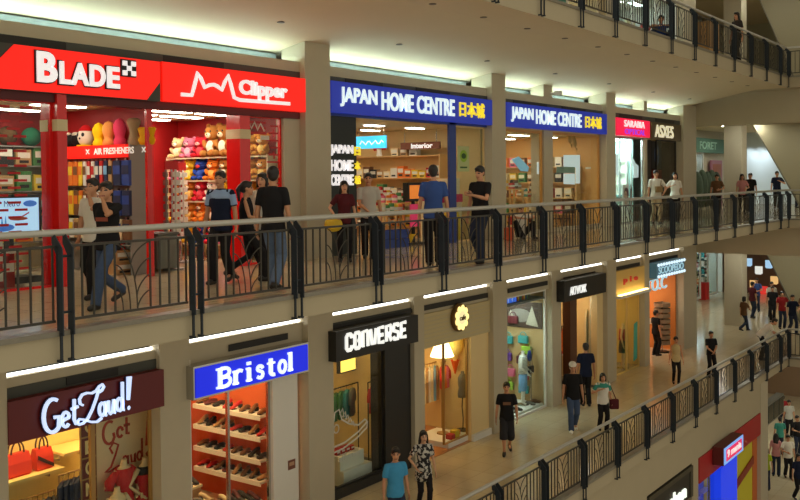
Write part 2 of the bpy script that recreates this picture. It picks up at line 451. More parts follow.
PAL = {'red': (196, 36, 34), 'orange': (230, 120, 36), 'yellow': (236, 196, 48), 'green': (70, 130, 70), 'blue': (42, 70, 150), 'pink': (222, 104, 138), 'white': (226, 222, 210), 'brown': (120, 78, 44),
       'black': (30, 30, 32), 'grey': (130, 128, 122), 'purple': (110, 60, 140), 'cream': (232, 214, 172), 'teal': (60, 150, 150), 'navy': (34, 42, 78), 'tan': (186, 146, 96), 'maroon': (96, 26, 34), 'sky': (130, 180, 220), 'lime': (160, 196, 60)}
def pal(n): return mat('goods_'+n, PAL[n], 0.55)

# proto goods, all standing on their own origin and facing -y
def box_mesh(n, w, d, h, lab='white'):
    mb = MB().rbox(-w/2, w/2, -d/2, d/2, 0, h, 0.008)
    mb.use(1).box(-w*0.4, w*0.4, -d/2-0.003, -d/2, h*0.45, h*0.8)
    mb.use(2).box(-w*0.3, w*0.3, -d/2-0.004, -d/2, h*0.15, h*0.32)
    return mb.mesh(n, [pal(lab), pal('white'), pal('black')])
def bear_mesh(n, fur, muz, belly):
    mb = MB(); s = 1.0
    mb.ell((0, 0, 0.13), 0.105, 0.085, 0.13, 12, 8).ell((0, -0.005, 0.325), 0.125, 0.105, 0.105, 14, 9)
    for q in (-1, 1):
        mb.ell((q*0.095, 0.01, 0.415), 0.042, 0.026, 0.042, 10, 6)
        mb.ell((q*0.1, -0.055, 0.17), 0.036, 0.04, 0.075, 8, 6, Matrix.Rotation(q*0.5, 3, 'Y'))
        mb.ell((q*0.075, -0.11, 0.05), 0.048, 0.07, 0.048, 10, 6)
    mb.use(1).ell((0, -0.095, 0.295), 0.05, 0.03, 0.038, 10, 6)
    mb.use(2).ell((0, -0.062, 0.14), 0.072, 0.034, 0.085, 10, 6)
    mb.use(3)
    for q in (-1, 1): mb.ell((q*0.048, -0.1, 0.345), 0.012, 0.012, 0.014, 6, 4)
    mb.ell((0, -0.124, 0.305), 0.014, 0.01, 0.01, 6, 4)
    return mb.mesh(n, [fur, muz, belly, m_black], 'all')
def fab(n, rgb): return mat('plush_'+n, rgb, 0.9, spec=0.2, noise=0.08, nscale=40)
BEARS = {}
for n, c, mz, be in (('brown', (176, 118, 54), (240, 226, 190), (240, 232, 210)), ('honey', (214, 150, 60), (246, 232, 196), (236, 206, 120)), ('pink', (226, 130, 160), (250, 214, 222), (246, 196, 210)),
                     ('cream', (230, 206, 150), (250, 240, 220), (246, 232, 200)), ('blue', (44, 72, 160), (220, 60, 50), (60, 90, 180)), ('orange', (226, 128, 40), (250, 226, 180), (244, 180, 90)), ('yellow', (238, 196, 50), (250, 236, 190), (250, 226, 130)),
                     ('white', (236, 228, 214), (250, 246, 240), (250, 246, 240)), ('red', (206, 40, 56), (240, 200, 190), (230, 80, 90))):
    BEARS[n] = bear_mesh('plush_bear', fab(n, c), fab(n+'_muzzle', mz), fab(n+'_belly', be))
def place_mesh(me, name, loc, rz, label, cat, group, scale=1.0):
    o = bpy.data.objects.new(name, me); COL.objects.link(o); o.location = loc; o.rotation_euler = (0, 0, rz)
    o.scale = (scale,)*3 if not isinstance(scale, tuple) else scale
    return tag(o, label, cat, group)
def side_shelf(x, y0, y1, z0, levels, depth, m, label, name='goods_shelf', front=None):
    # shelving that stands against a right hand wall (facing -x)
    r = empty(name, (x, (y0+y1)/2, z0), 0, label, 'shelf'); L = (y1-y0)/2
    MB().box(-0.03, 0, -L, L, 0, max(levels)+0.02).build('back_panel', m, r)
    for s in (-1, 1): MB().box(-depth, -0.03, s*L-0.015, s*L+0.015, 0, max(levels)+0.02).build('side_panel', m, r)
    for z in levels: MB().box(-depth, -0.03, -L+0.02, L-0.02, z-0.025, z).build('shelf', front or m, r)
    return r
NB = -PI/2   # rotation that turns a thing to face -x

# ================================================================== 1  toy and car accessory shop (middle floor, left)
m_redw = mat('red_wall', (170, 22, 24), 0.5); m_redg = mat('red_gloss', (226, 24, 20), 0.25, coat=0.3); m_inceil = mat('shop_ceiling', (214, 190, 140), 0.8)
m_shopwall = mat('shop_wall_cream', (222, 206, 164), 0.7)
room(5.0, 13.6, 0, 15.6, 2.82, m_redw, m_redw, m_inceil, left=m_shopwall)
struct('wall_partition', MB().box(10.4, 10.46, 12.7, 15.6, 0, 2.82), m_redw)
lamps(6.5, 10.2, 12.9, 15.4, 2.82, 2, 2, m_shopl, 'the red toy and car accessory shop'); lamps(10.7, 13.0, 12.7, 15.6, 2.82, 2, 3, m_shopl, 'the red toy and car accessory shop')
# signs
m_sred = mat('lit_red_sign', (236, 24, 12), 0.4, emit=0.85); m_swhite = mat('lit_white_letter', (232, 228, 228), 0.4, emit=0.75); m_sblack = mat('letter_edge_black', (18, 16, 16), 0.5)
s = empty('shop_sign', (9, 12.2, 2.85), 0, 'red lit fascia sign with blocky black-edged white letters and a small chequered flag', 'sign')
def at_sign(o, s): o.parent = s; o.matrix_parent_inverse = Matrix.Translation(-Vector(s.location)); return o
at_sign(MB().prism([(7.63, 3.48), (10.2, 3.48), (10.2, 3.15), (9.93, 2.85), (6.0, 2.85), (6.0, 3.15), (7.3, 3.15)], 'y', 12.13, 12.3).build('sign_box', m_sred), s)
at_sign(MB().box(5.0, 10.22, 12.15, 12.28, 2.84, 3.49).build('sign_frame', m_dark), s)
a = onY(36, 68, 12.11); b = onY(120, 78, 12.11)
L0, L1 = a.x, b.x; hB = 0.40; zb = 2.98
def blade_letters(y, bold, m, nm, dep):
    w = (L1-L0)
    parts = [('B', 0.0, 0.225, 0.44), ('L', 0.255, 0.385, 0.33), ('A', 0.385, 0.60, 0.33), ('D', 0.61, 0.80, 0.33), ('E', 0.825, 0.98, 0.33)]
    mes = []
    for ch, u0, u1, h in parts:
        g = 0.018 if bold else 0
        o = lettering(nm, ch, L0+u0*w-g, L0+u1*w+g, zb-g, zb+h+g, y, m, bold=0.035, depth=dep); mes.append(o)
    return mes
def join(objs, name, parent=None):
    bm = bmesh.new()
    for o in objs:
        t = o.data.copy(); t.transform(o.matrix_basis); bm.from_mesh(t); bpy.data.meshes.remove(t)
    me = bpy.data.meshes.new(name); bm.to_mesh(me); bm.free(); me.materials.append(objs[0].data.materials[0])
    for o in objs: bpy.data.objects.remove(o)
    o = bpy.data.objects.new(name, me); COL.objects.link(o)
    return o
at_sign(join(blade_letters(12.13, 1, m_sblack, 'x', 0.03), 'letter_edging'), s)
at_sign(join(blade_letters(12.10, 0, m_swhite, 'x', 0.03), 'lettering'), s)
fx0, fx1 = onY(122, 70, 12.11).x, onY(135, 72, 12.11).x
mb = MB().box(fx0-0.02, fx1+0.02, 12.10, 12.13, zb+0.20, zb+0.47); fw = (fx1-fx0)/3; fh = 0.075
mb.use(1)
for i in range(3):
    for j in range(3):
        if (i+j) % 2 == 0: mb.box(fx0+i*fw, fx0+(i+1)*fw, 12.08, 12.10, zb+0.22+j*fh, zb+0.22+(j+1)*fh)
at_sign(mb.build('chequered_flag', [m_sblack, m_swhite]), s)
s = empty('shop_sign', (12, 12.2, 2.85), 0, 'red lit fascia sign with a white zigzag line and rounded white lettering', 'sign')
at_sign(MB().box(10.25, 13.74, 12.13, 12.3, 2.85, 3.49).build('sign_box', m_sred), s)
pts = [(181.5, 94.4), (192, 95.2), (194.5, 86), (198, 72.5), (201, 78), (205, 87.5), (209.5, 85), (214, 84.6), (218, 86.5), (222, 90), (225, 82), (228.5, 75.5), (231, 84), (234.4, 97.5), (240, 100), (290, 103.8)]
mb = strokes(MB(), [[(lambda p: (p.x, p.z))(onY(*q, 12.11)) for q in pts]], 0.062, 12.10, 12.13, lambda a, b: (a, b))
at_sign(mb.build('zigzag_line', m_swhite), s)
x0, x1, z0_, z1_ = sign_rect(239.5, 79, 95, 287.5, 86, 100, 12.11)
at_sign(lettering('lettering', 'Clipper', x0, x1, 3.0, 3.34, 12.13, m_swhite, bold=0.04, depth=0.03), s)
mb = MB()
# posts of the shop front
def front_post(x0, x1, y0, y1, zt, band, label, nm='door_post'):
    mb = MB().box(x0, x1, y0, y1, 0, zt)
    if band: mb.use(1).box(x0-0.008, x1+0.008, y0-0.008, y1+0.008, 2.3, 2.47)
    o = struct('pillar_red', mb, [m_redg, m_shopwall]); return o
front_post(8.34, 8.50, 12.2, 12.62, 2.85, True, ''); front_post(10.06, 10.17, 12.30, 12.36, 2.85, False, ''); front_post(12.12, 12.38, 12.28, 12.62, 2.85, True, '')
struct('trim_lintel_red', MB().box(5, 13.7, 12.25, 12.45, 2.72, 2.86), mat('dark_red_trim', (92, 16, 20), 0.5))
# decorated panes
m_decal = mat('red_decal', (190, 24, 26), 0.5); m_decalw = mat('pale_decal', (214, 206, 190), 0.5)
wl = window(5.2, 8.34, 12.35, 0, 2.74, m_redg)
mb = MB(); r_ = 0
z = 0.3
while z < 2.66:
    off = 0.0 if r_ % 2 else 0.17
    for k in range(6):
        if z > 2.35 or k >= 3 - (r_ % 3 == 0):
            x = 8.02-(k+1)*0.36+off if z > 2.35 else 7.62-(5-k)*0.30+off*0.6
            if 6.9 < x < 7.86: mb.box(x, x+0.2, 12.338, 12.343, z, z+0.035)
    z += 0.105; r_ += 1
mb.build('decal_stripes', m_decal, wl)
wr = window(12.36, 13.3, 12.4, 0, 2.74, m_redg)
mb = MB()
for k in range(12):
    z = 2.55-k*0.135; mb.box(13.02-0.05*(k % 3), 13.24, 12.385, 12.392, z, z+0.03)
    if k % 3 == 1: mb.box(13.1, 13.13, 12.384, 12.391, z-0.06, z+0.09)
for k in range(3): mb.box(12.4, 12.9, 12.385, 12.392, 2.6-k*0.1, 2.64-k*0.1)
mb.use(1)
strokes(mb, [[(12.38, 2.45), (12.45, 2.62), (12.52, 2.5), (12.6, 2.62), (12.68, 2.48), (12.76, 2.6), (12.86, 2.46)]], 0.035, 12.378, 12.384, lambda a, b: (a, b))
mb.box(12.75, 12.98, 12.378, 12.384, 2.3, 2.38)
mb.build('decal_crosses', [m_decal, m_decalw], wr)
struct('wall_jamb', MB().box(13.3, 13.76, 12.3, 12.5, 0, 2.86), m_beige)
# air freshener wall
sh = side_shelf(10.4, 12.75, 15.1, 0, [0.5, 1.0, 2.14], 0.34, mat('shelf_grey', (150, 146, 138), 0.5), 'tall shelving unit with a red header reading AIR FRESHENERS, left of the red mullion', 'display_rack')
h = MB().box(-0.42, -0.36, -1.17, 1.17, 1.95, 2.16).build('header_board', m_sred, sh)
ya_, yb_ = onX(135, 149, 10.0).y-13.925, onX(95, 152, 10.0).y-13.925
o = lettering('lettering', 'AIR FRESHENERS', ya_, yb_, 2.005, 2.115, -0.42, mat('header_letter', (240, 236, 225), 0.5, emit=0.4), depth=0.008, bold=0.02, face='-x')
for v in o.data.vertices: v.co.y = ya_+yb_-v.co.y
o.parent = h
mb = MB()
for yy in (onX(145, 149, 10.0).y-13.925, onX(89, 152, 10.0).y-13.925):
    mb = MB()
    for i in (-1, 1): mb.bar((-0.425, yy-0.04, 2.06-0.04*i), (-0.425, yy+0.04, 2.06+0.04*i), 0.02, 0.01)
    mb.build('cross_mark', mat('header_letter', (0, 0, 0)), h)
def neck_pillow(n, m, tall=0.42, flare=False):
    prof = [(0.02, 0), (0.10, 0.01), (0.125, 0.06), (0.11, 0.11), (0.085, 0.14), (0.10, 0.19), (0.125, 0.26), (0.118, 0.34), (0.075, 0.41), (0.01, 0.44)]
    if flare: prof = [(0.02, 0), (0.10, 0.01), (0.115, 0.07), (0.09, 0.14), (0.075, 0.2), (0.09, 0.28), (0.125, 0.36), (0.13, 0.4), (0.08, 0.435), (0.01, 0.44)]
    return MB().lathe([(r, z*tall/0.42) for r, z in prof], 18, sy=1.15, sx=0.8).mesh(n, m, 'all')
row = [('yellow', (246, 200, 20), False, 'plump yellow egg-shaped neck pillow'), ('peach', (240, 158, 84), False, 'plump peach-coloured egg-shaped neck pillow'), ('hotpink', (238, 74, 112), False, 'plump hot pink egg-shaped neck pillow, tallest in the row'), ('beige', (170, 146, 112), True, 'beige neck pillow with a flared top')]
for i, (n, c, fl, lb) in enumerate(row):
    u = (99, 109, 120, 134)[i]; p = onX(u, 145, 10.16)
    place_mesh(neck_pillow('neck_pillow', fab('np_'+n, c), (0.40, 0.42, 0.45, 0.44)[i], fl), 'neck_pillow', (10.16, p.y, 2.14), 0, lb+' above the red header', 'pillow', 'pillows above the red header', (0.9, 0.95, 1.0))
mb = MB().lathe([(0.02, 0), (0.12, 0.01), (0.15, 0.08), (0.12, 0.15), (0.16, 0.27), (0.14, 0.29), (0.02, 0.24)], 14, sx=0.6, sy=1.3)
p = onX(147, 145, 10.16); thing1(mb, 'neck_pillow', fab('np_yel2', (240, 180, 24)), 'yellow bow-shaped neck pillow beside the beige one, by the red mullion', 'pillow', None, 'all', (10.16, p.y, 2.14))
mb = MB().ell((0, 0, 0.17), 0.13, 0.16, 0.17, 16, 10); mb.use(1).ell((-0.10, -0.06, 0.2), 0.03, 0.035, 0.04, 8, 6).ell((-0.10, 0.07, 0.2), 0.03, 0.035, 0.04, 8, 6).ell((-0.125, 0, 0.14), 0.02, 0.02, 0.02, 8, 6)
mb.use(2).lathe([(0.13, 0.27), (0.12, 0.3), (0.05, 0.37), (0.01, 0.38)], 14, sx=0.85, sy=1.1); mb.use(3).box(-0.12, 0.1, -0.1, 0.1, -0.0, 0.03)
p = onX(86, 147, 10.16); thing1(mb, 'face_cushion', [fab('facewhite', (232, 220, 200)), m_black, fab('redcap', (214, 30, 36)), fab('np_yellow', (0, 0, 0))], 'white round face cushion with black eyes and a red cap above the red header', 'cushion', None, 'all', (10.16, p.y, 2.16))
for k, (u, q) in enumerate(((71, 0.13), (78, 0.11))):
    p = onX(u, 148, 10.16)
    mb = MB().ell((0, 0, 0.13), 0.12, q, 0.13, 12, 8); mb.use(1).ell((-0.05, 0, 0.22), 0.06, 0.07, 0.04, 8, 6)
    thing1(mb, 'face_cushion', [fab('facedark', (34, 30, 30)), fab('facewhite', (0, 0, 0))], ('black cushion with a white top', 'smaller black cushion with a white top')[k]+' at the left end above the red header', 'cushion', None, 'all', (10.16, p.y, 2.16))
# hanging packs on two tiers
def pack_mesh(n, w, h, c1, c2):
    mb = MB().rbox(-w/2, w/2, -0.03, 0.03, -h, 0, 0.015); mb.use(1).box(-w/2*0.9, w/2*0.9, -0.034, -0.03, -h*0.55, -h*0.2); mb.use(2).box(-w*0.1, w*0.1, -0.02, 0.02, 0, 0.03)
    return mb.mesh(n, [pal(c1), pal(c2), m_chrome])
cols = [('blue', 'white', 0.2), ('blue', 'white', 0.2), ('pink', 'white', 0.12), ('orange', 'yellow', 0.12), ('orange', 'brown', 0.12), ('yellow', 'orange', 0.1), ('white', 'brown', 0.09), ('red', 'white', 0.09), ('white', 'red', 0.09), ('navy', 'white', 0.09), ('red', 'white', 0.09), ('navy', 'sky', 0.1), ('tan', 'black', 0.1), ('navy', 'blue', 0.2), ('blue', 'navy', 0.2)]
for tier, zt in enumerate((1.9, 1.4, 0.92)):
    y = 14.98; 
    for k, (c1, c2, w_) in enumerate(cols):
        if tier == 1: c1, c2 = c2, c1
        if tier == 2: c1 = ('tan', 'cream', 'brown', 'white')[k % 4]
        y -= w_/2+0.012
        if y < 12.8: break
        place_mesh(pack_mesh('hanging_pack', w_, (0.42, 0.42, 0.34)[tier], c1, c2), 'hanging_pack', (10.05, y, zt), NB, '%s pack hanging on the %s tier of the rack, %s from the rear' % (c1, ('upper', 'middle', 'lowest')[tier], ORD[k]), 'pack', 'packs hanging on the air freshener rack')
        y -= w_/2+0.012
# rear shelving with boxes behind the television
sh = empty('rear_shelf', (9.3, 15.55, 0), 0, 'rear shelving unit stacked with boxed accessories left of the red post', 'shelf')
MB().box(-1.9, 1.05, -0.03, 0, 0, 2.2).build('back_panel', m_shopwall, sh)
for z in (0.5, 0.95, 1.4, 1.85, 2.2): MB().box(-1.9, 1.05, -0.36, -0.03, z-0.025, z).build('shelf', pal('grey'), sh)
bc = ['grey', 'tan', 'orange', 'red', 'green', 'cream', 'black', 'yellow']
bmc = {c: box_mesh('goods_box', 0.3, 0.24, 0.32, c) for c in bc}
for li, z in enumerate((0.5, 0.95, 1.4, 1.85)):
    for k in range(8):
        c = bc[(k*3+li*5) % 8]
        place_mesh(bmc[c], 'goods_box', (7.65+k*0.345, 15.34, z), 0, '%s accessory box, %s from the left, on the %s shelf of the rear unit' % (c, ORD[k], ORD[3-li]), 'box', 'boxes on the rear shelving', (1, 1, (1.1, 0.9, 1.0, 0.85)[(k+li) % 4]))
for k, c in enumerate(('brown', 'brown', 'green')):
    thing1(MB().ell((0, 0, 0.17), 0.19, 0.13, 0.17, 14, 8), 'helmet', fab('helm'+c, (84, 58, 34) if c == 'brown' else (40, 110, 80)), '%s rounded dome on top of the rear shelving, %s from the left' % (c, ORD[k]), 'helmet', None, 'all', (9.02+k*0.47, 15.36, 2.2))
# television on a stand
tv = empty('television', (UX(38, 13.4)-0.49, 13.4, 0), 0, 'flat screen television showing a pale blue car advert, behind the striped window', 'television')
MB().box(-0.52, 0.52, -0.04, 0.04, 0.72, 1.36).build('bezel', m_black, tv)
scr = MB().box(-0.47, 0.47, -0.045, -0.04, 0.77, 1.31).build('screen', mat('screen_glow', (170, 206, 240), 0.3, emit=0.9), tv)
lettering('lettering', 'Metro', -0.12, 0.14, 1.18, 1.27, -0.045, mat('screen_ink', (60, 70, 110), 0.5), scr, depth=0.003)
mb = MB(); mb.ell((0.32, -0.047, 1.22), 0.12, 0.004, 0.05, 12, 6).ell((-0.15, -0.047, 0.86), 0.2, 0.004, 0.06, 12, 6); mb.use(1).ell((0.12, -0.047, 0.99), 0.16, 0.004, 0.03, 12, 6)
strokes(mb, [[(0.02, 0.98), (0.18, 1.02), (0.3, 1.08)]], 0.02, -0.049, -0.045, lambda a, b: (a, b)); mb.use(2)
for k in range(4): mb.prism([(-0.3+k*0.06, 0.9), (-0.26+k*0.06, 0.9), (-0.28+k*0.06, 1.04)], 'y', -0.0495, -0.045)
mb.build('picture', [mat('screen_blue', (60, 120, 210), 0.4, emit=0.5), mat('screen_red', (170, 80, 60), 0.4, emit=0.3), mat('screen_cyan', (70, 160, 220), 0.4, emit=0.4)], scr)
MB().box(-0.06, 0.06, 0.0, 0.08, 0.1, 0.72).box(-0.4, 0.4, -0.2, 0.2, 0, 0.1).build('stand', m_black, tv)
# low display bench behind the striped window with small packets
b = empty('display_bench', (7.3, 13.05, 0), 0, 'low display bench with red and white front behind the striped window', 'bench')
MB().box(-1.5, 0.72, -0.2, 0.12, 0, 0.5).build('body', mat('bench_red', (150, 40, 36), 0.6), b)
mb = MB()
for i in range(12):
    for j in range(3):
        if (i+j) % 2 == 0: mb.box(-1.45+i*0.18, -1.27+i*0.18, -0.206, -0.2, 0.1+j*0.13, 0.23+j*0.13)
mb.build('check_pattern', pal('white'), b); MB().box(-1.52, 0.74, -0.24, 0.14, 0.5, 0.54).build('top', pal('white'), b)
for k in range(9):
    c = ['red', 'yellow', 'green', 'white', 'orange'][k % 5]
    place_mesh(box_mesh('packet', 0.13, 0.1, 0.17, c), 'packet', (6.35+k*0.185, 12.99, 0.54), 0, '%s packet on the low checked bench, %s from the left' % (c, ORD[k]), 'packet', 'packets on the low checked bench')
# goods in the doorway of the accessory half
gb = empty('storage_bin', (UX(160, 12.9), 12.9, 0), 0, 'square grey bin standing on the floor below the red mullion', 'bin'); MB().rbox(-0.22, 0.22, -0.2, 0.2, 0.05, 0.62, 0.03).build('body', mat('bin_grey', (112, 116, 108), 0.6), gb); MB().rbox(-0.24, 0.24, -0.22, 0.22, 0.62, 0.67, 0.03).build('rim', mat('bin_rim', (96, 100, 94), 0.6), gb)
for k in range(6):
    i, j = k % 3, k//3
    place_mesh(box_mesh('carton', 0.36, 0.3, 0.2, 'tan'), 'carton', (UX(118, 13.1)+i*0.38, 13.1, j*0.205), 0, 'tan carton beside the grey bin, %s column from the left, %s layer' % (ORD[i], ('bottom', 'top')[j]), 'carton', 'tan cartons stacked beside the grey bin')
for k in range(5):
    c = ['red', 'white', 'brown', 'yellow', 'red'][k]
    place_mesh(box_mesh('goods_box', 0.2, 0.2, 0.24, c), 'goods_box', (UX(116, 13.1)+k*0.235, 13.1, 0.41), 0, '%s small box on the tan cartons, %s from the left' % (c, ORD[k]), 'box', 'boxes on the tan cartons')
# plush wall
sh = side_shelf(13.55, 12.55, 15.4, 0, [0.28, 0.72, 1.14, 1.56, 2.02], 0.46, m_shopwall, 'long cream shelving full of plush toys behind the red doorway', 'plush_shelf')
plan = {4: ['cream', 'pink', 'red', 'brown', 'brown', 'brown', 'honey', 'honey'], 3: ['pink', 'yellow', 'blue', 'orange', 'brown', 'orange', 'honey', 'honey'], 2: ['honey', 'honey', 'red', 'white', 'yellow', 'white', 'honey', 'honey'],
        1: ['yellow', 'honey', 'orange', 'brown', 'orange', 'yellow', 'honey', 'brown'], 0: ['yellow', 'yellow', 'blue', 'red', 'pink', 'brown', 'orange', 'yellow']}
for li, z in enumerate((0.28, 0.72, 1.14, 1.56, 2.02)):
    for k, c in enumerate(plan[li]):
        y = 15.22-k*0.345; sc = (1.5, 1.45, 1.5) if (li == 4 and k in (3, 4, 5)) else (1.3, 1.15, 0.96)
        place_mesh(BEARS[c], 'plush_bear', (13.26, y, z), NB, '%s plush bear, %s from the rear, on the %s shelf from the top' % (c, ORD[k], ORD[4-li]), 'plush toy', 'plush bears on the cream shelving', sc)
# rotating stand of small charms by the plush wall
for k, (px, py) in enumerate(((UX(172, 12.9), 12.9), (UX(180, 13.9), 13.9))):
    r = empty('charm_stand', (px, py, 0), 0, ('revolving charm stand just right of the thin red mullion', 'revolving charm stand deeper inside, before the plush shelving')[k], 'stand')
    MB().cyl(0, 0, 0.02, 1.75, 0.02).build('pole', m_chrome, r); MB().cyl(0, 0, 0, 0.03, 0.2).build('base', pal('grey'), r)
    for a in range(3): 
        mb = MB()
        for j in range(9):
            for q in range(3):
                aa = a*2*PI/3+q*0.5; mb.box(0.12*math.cos(aa)-0.025, 0.12*math.cos(aa)+0.025, 0.12*math.sin(aa)-0.02, 0.12*math.sin(aa)+0.02, 0.5+j*0.14, 0.59+j*0.14)
        aa = a*2*PI/3+0.5; mb.box(0.10*math.cos(aa)-0.015, 0.10*math.cos(aa)+0.015, 0.10*math.sin(aa)-0.015, 0.10*math.sin(aa)+0.015, 0.48, 1.75)
        mb.build('charm_column', pal(('red', 'grey', 'white')[a]), r)
    MB().box(-0.15, 0.15, -0.01, 0.01, 1.75, 1.9).build('topper', pal('red'), r)

# ================================================================== 2  household shop (middle floor, centre): two bays
m_hw = mat('household_wall', (226, 196, 140), 0.7)
room(14.62, 20.76, 0, 17.2, 2.84, m_hw, m_hw, m_inceil); room(21.6, 27.9, 0, 16.0, 2.84, m_hw, m_hw, m_inceil, right=mat('maple', (216, 166, 96), 0.5))
lamps(15.2, 20.2, 12.8, 17.0, 2.84, 3, 3, m_shopl, 'the household shop', 0.55, 0.2); lamps(22, 27.6, 12.8, 15.8, 2.84, 3, 2, m_shopl, 'the second household shop window')
m_sblue = mat('lit_blue_sign', (28, 48, 158), 0.4, emit=0.55); m_cyanw = mat('lit_pale_letter', (214, 232, 236), 0.4, emit=0.85); m_syel = mat('lit_yellow_letter', (240, 214, 50), 0.4, emit=0.75)
def jsign(x0, x1, lx0, lx1, kx0, kx1, label):
    s = empty('shop_sign', ((x0+x1)/2, 12.2, 2.9), 0, label, 'sign')
    at_sign(MB().box(x0, x1, 12.13, 12.28, 2.89, 3.52).build('sign_box', m_sblue), s)
    w = lx1-lx0; ob = []
    for t, a, b in (('JAPAN', 0, 0.285), ('HOME', 0.325, 0.60), ('CENTRE', 0.635, 1.0)): ob.append(lettering('x', t, lx0+a*w, lx0+b*w, 3.02, 3.42, 12.13, m_cyanw, bold=0.02, depth=0.03))
    at_sign(join(ob, 'lettering'), s)
    at_sign(lettering('characters', '日本城', kx0, kx1, 3.03, 3.40, 12.13, m_syel, bold=0.02, depth=0.03), s)
g = lambda u, v: onY(u, v, 12.13).x
jsign(14.51, 20.83, g(340, 100), g(454, 112), g(459, 108), g(484, 111), 'long blue fascia sign with pale letters and yellow characters, nearer of two')
jsign(21.56, 27.94, g(511, 112), g(581, 122), g(585, 121), g(601, 124), 'long blue fascia sign with pale letters and yellow characters, farther of two')
bp = empty('sign_panel', (15.0, 12.34, 0), 0, 'tall black panel with white stacked words and yellow characters beside the beige column', 'sign')
MB().box(-0.5, 0.55, 0, 0.12, 0, 2.9).build('board', mat('panel_black', (26, 34, 32), 0.5), bp)
ob = []; oy = []
for k, (t, ch) in enumerate((('JAPAN', '日'), ('HOME', '本'), ('CENTRE', '城'))):
    zz = onY(343, (156, 171, 185.5)[k], 12.3).z; ob.append(lettering('x', t, UX(332, 12.3)-15.0, UX(354.5, 12.3)-15.0, zz, zz+0.23, 0, m_swhite, bold=0.03, depth=0.03)); oy.append(lettering('x', ch, UX(356, 12.3)-15.0, UX(361.5, 12.3)-15.0, zz+0.02, zz+0.2, 0, m_syel, bold=0.03, depth=0.03))
join(ob, 'lettering').parent = bp; join(oy, 'characters').parent = bp
m_bluep = mat('blue_post_paint', (36, 64, 140), 0.4)
struct('pillar_blue', MB().box(UX(450, 12.3), UX(456.5, 12.3), 12.3, 12.36, 0, 2.9), m_bluep)
struct('trim_lintel', MB().box(14.5, 20.84, 12.3, 12.42, 2.84, 2.92), m_bluep)
# glazed display right of the blue post
window(19.2, 20.84, 12.4, 0, 2.84, m_hw)
mb = MB().box(-0.26, 0.26, -0.01, 0.01, 0, 0.62); mb.use(1).ell((0, -0.012, 0.38), 0.17, 0.004, 0.15, 16, 10); mb.use(2).ell((0, -0.017, 0.38), 0.11, 0.004, 0.07, 14, 8).box(-0.16, 0.16, -0.014, -0.01, 0.08, 0.12)
thing1(mb, 'poster', [mat('poster_green', (190, 200, 140), 0.6), mat('poster_lime', (150, 190, 60), 0.6), mat('poster_dark', (50, 90, 40), 0.6)], 'pale green poster with a round lime emblem on the pane right of the blue post', 'poster', None, False, (19.82, 12.375, 1.72))
ct = empty('cashier_counter', (19.85, 13.0, 0), 0, 'cream counter with a bright pink banner behind the man holding a phone', 'counter')
MB().box(-0.55, 0.4, -0.3, 0.3, 0, 1.0).build('body', pal('cream'), ct); MB().box(-0.5, 0.4, -0.33, -0.3, 0.96, 1.16).box(-0.55, 0.4, -0.3, 0.3, 1.0, 1.04).build('banner', mat('banner_pink', (214, 40, 96), 0.5), ct)
MB().box(-0.2, 0.4, -0.25, 0.1, 1.04, 1.55).build('upper_cabinet', pal('cream'), ct); MB().box(0.0, 0.2, -0.26, -0.25, 1.36, 1.48).build('display', m_black, ct)
for k in range(2): thing1(MB().lathe([(0.13, 0), (0.14, 0.02), (0.14, 0.6), (0.1, 0.68), (0.1, 0.72)], 16), 'plastic_drum', pal('yellow'), ('yellow drum standing at the foot of the blue post', 'yellow drum standing right beside the other drum')[k], 'drum', None, True, (19.42+k*0.34, 12.6, 0))
# hanging blue direction board
r = empty('hanging_sign', (UX(373, 14.0), 14.0, 2.42), 0, 'cyan lit hanging board with white scribble under the household shop ceiling', 'sign')
hb = MB().box(-0.02, 0.02, -0.42, 0.5, -0.12, 0.18).build('board', mat('cyan_lit', (60, 190, 236), 0.4, emit=0.9), r)
mb = strokes(MB(), [[(-0.35+0.06*i, 0.02+0.05*math.sin(i*1.9)) for i in range(13)]], 0.03, -0.026, -0.02, lambda a, b: (a, b))
mb.v = [(y, x, z) for x, y, z in mb.v]; mb.build('scribble', m_cyanw, hb)
MB().tube([(0, -0.35, 0.18), (0, -0.35, 0.34)], 0.008).tube([(0, 0.4, 0.18), (0, 0.4, 0.34)], 0.008).build('hanger', m_chrome, r)
# right wall shelving with header and interior sign
sh = side_shelf(20.72, 13.4, 16.9, 0, [0.3, 0.68, 1.1, 1.58, 2.16], 0.42, mat('light_wood', (226, 184, 122), 0.55), 'long wooden wall shelving of housewares under the brown sign board', 'goods_shelf', mat('shelf_edge', (206, 160, 100), 0.5))
r = empty('interior_sign', (20.25, 13.95, 2.32), 0, 'brown board reading interior in pale letters above the wooden shelving', 'sign')
ib = MB().box(-0.02, 0.02, -0.62, 0.62, 0, 0.18).build('board', mat('brown_board', (112, 56, 26), 0.5), r)
o = lettering('lettering', 'interior', -0.4, 0.28, 0.02, 0.15, -0.02, m_swhite, ib, bold=0.03, depth=0.008, face='-x')
for v in o.data.vertices: v.co.y = -0.06-(v.co.y+0.06)
MB().tube([(0, -0.5, 0.18), (0, -0.5, 0.5)], 0.008).tube([(0, 0.5, 0.18), (0, 0.5, 0.5)], 0.008).build('hanger', m_chrome, r)
gp = {c: box_mesh('goods_box', 0.2, 0.2, 0.26, c) for c in PAL}
seq = ['green', 'white', 'cream', 'brown', 'black', 'tan', 'cream', 'white', 'orange', 'orange', 'yellow', 'yellow', 'red', 'white', 'pink', 'cream']
for li, z in enumerate((0.3, 0.68, 1.1, 1.58)):
    for k in range(15):
        c = seq[(k+li*5) % 16]
        place_mesh(gp[c], 'goods_box', (20.47, 16.75-k*0.23, z), NB, '%s box, %s from the rear, %s shelf of the wooden shelving' % (c, ORD[k], ORD[4-li]), 'box', 'boxes on the wooden wall shelving', (1.05, 1, (1.2, 0.8, 1.0, 0.9, 0.7)[(k*3+li) % 5]))
mb = MB()
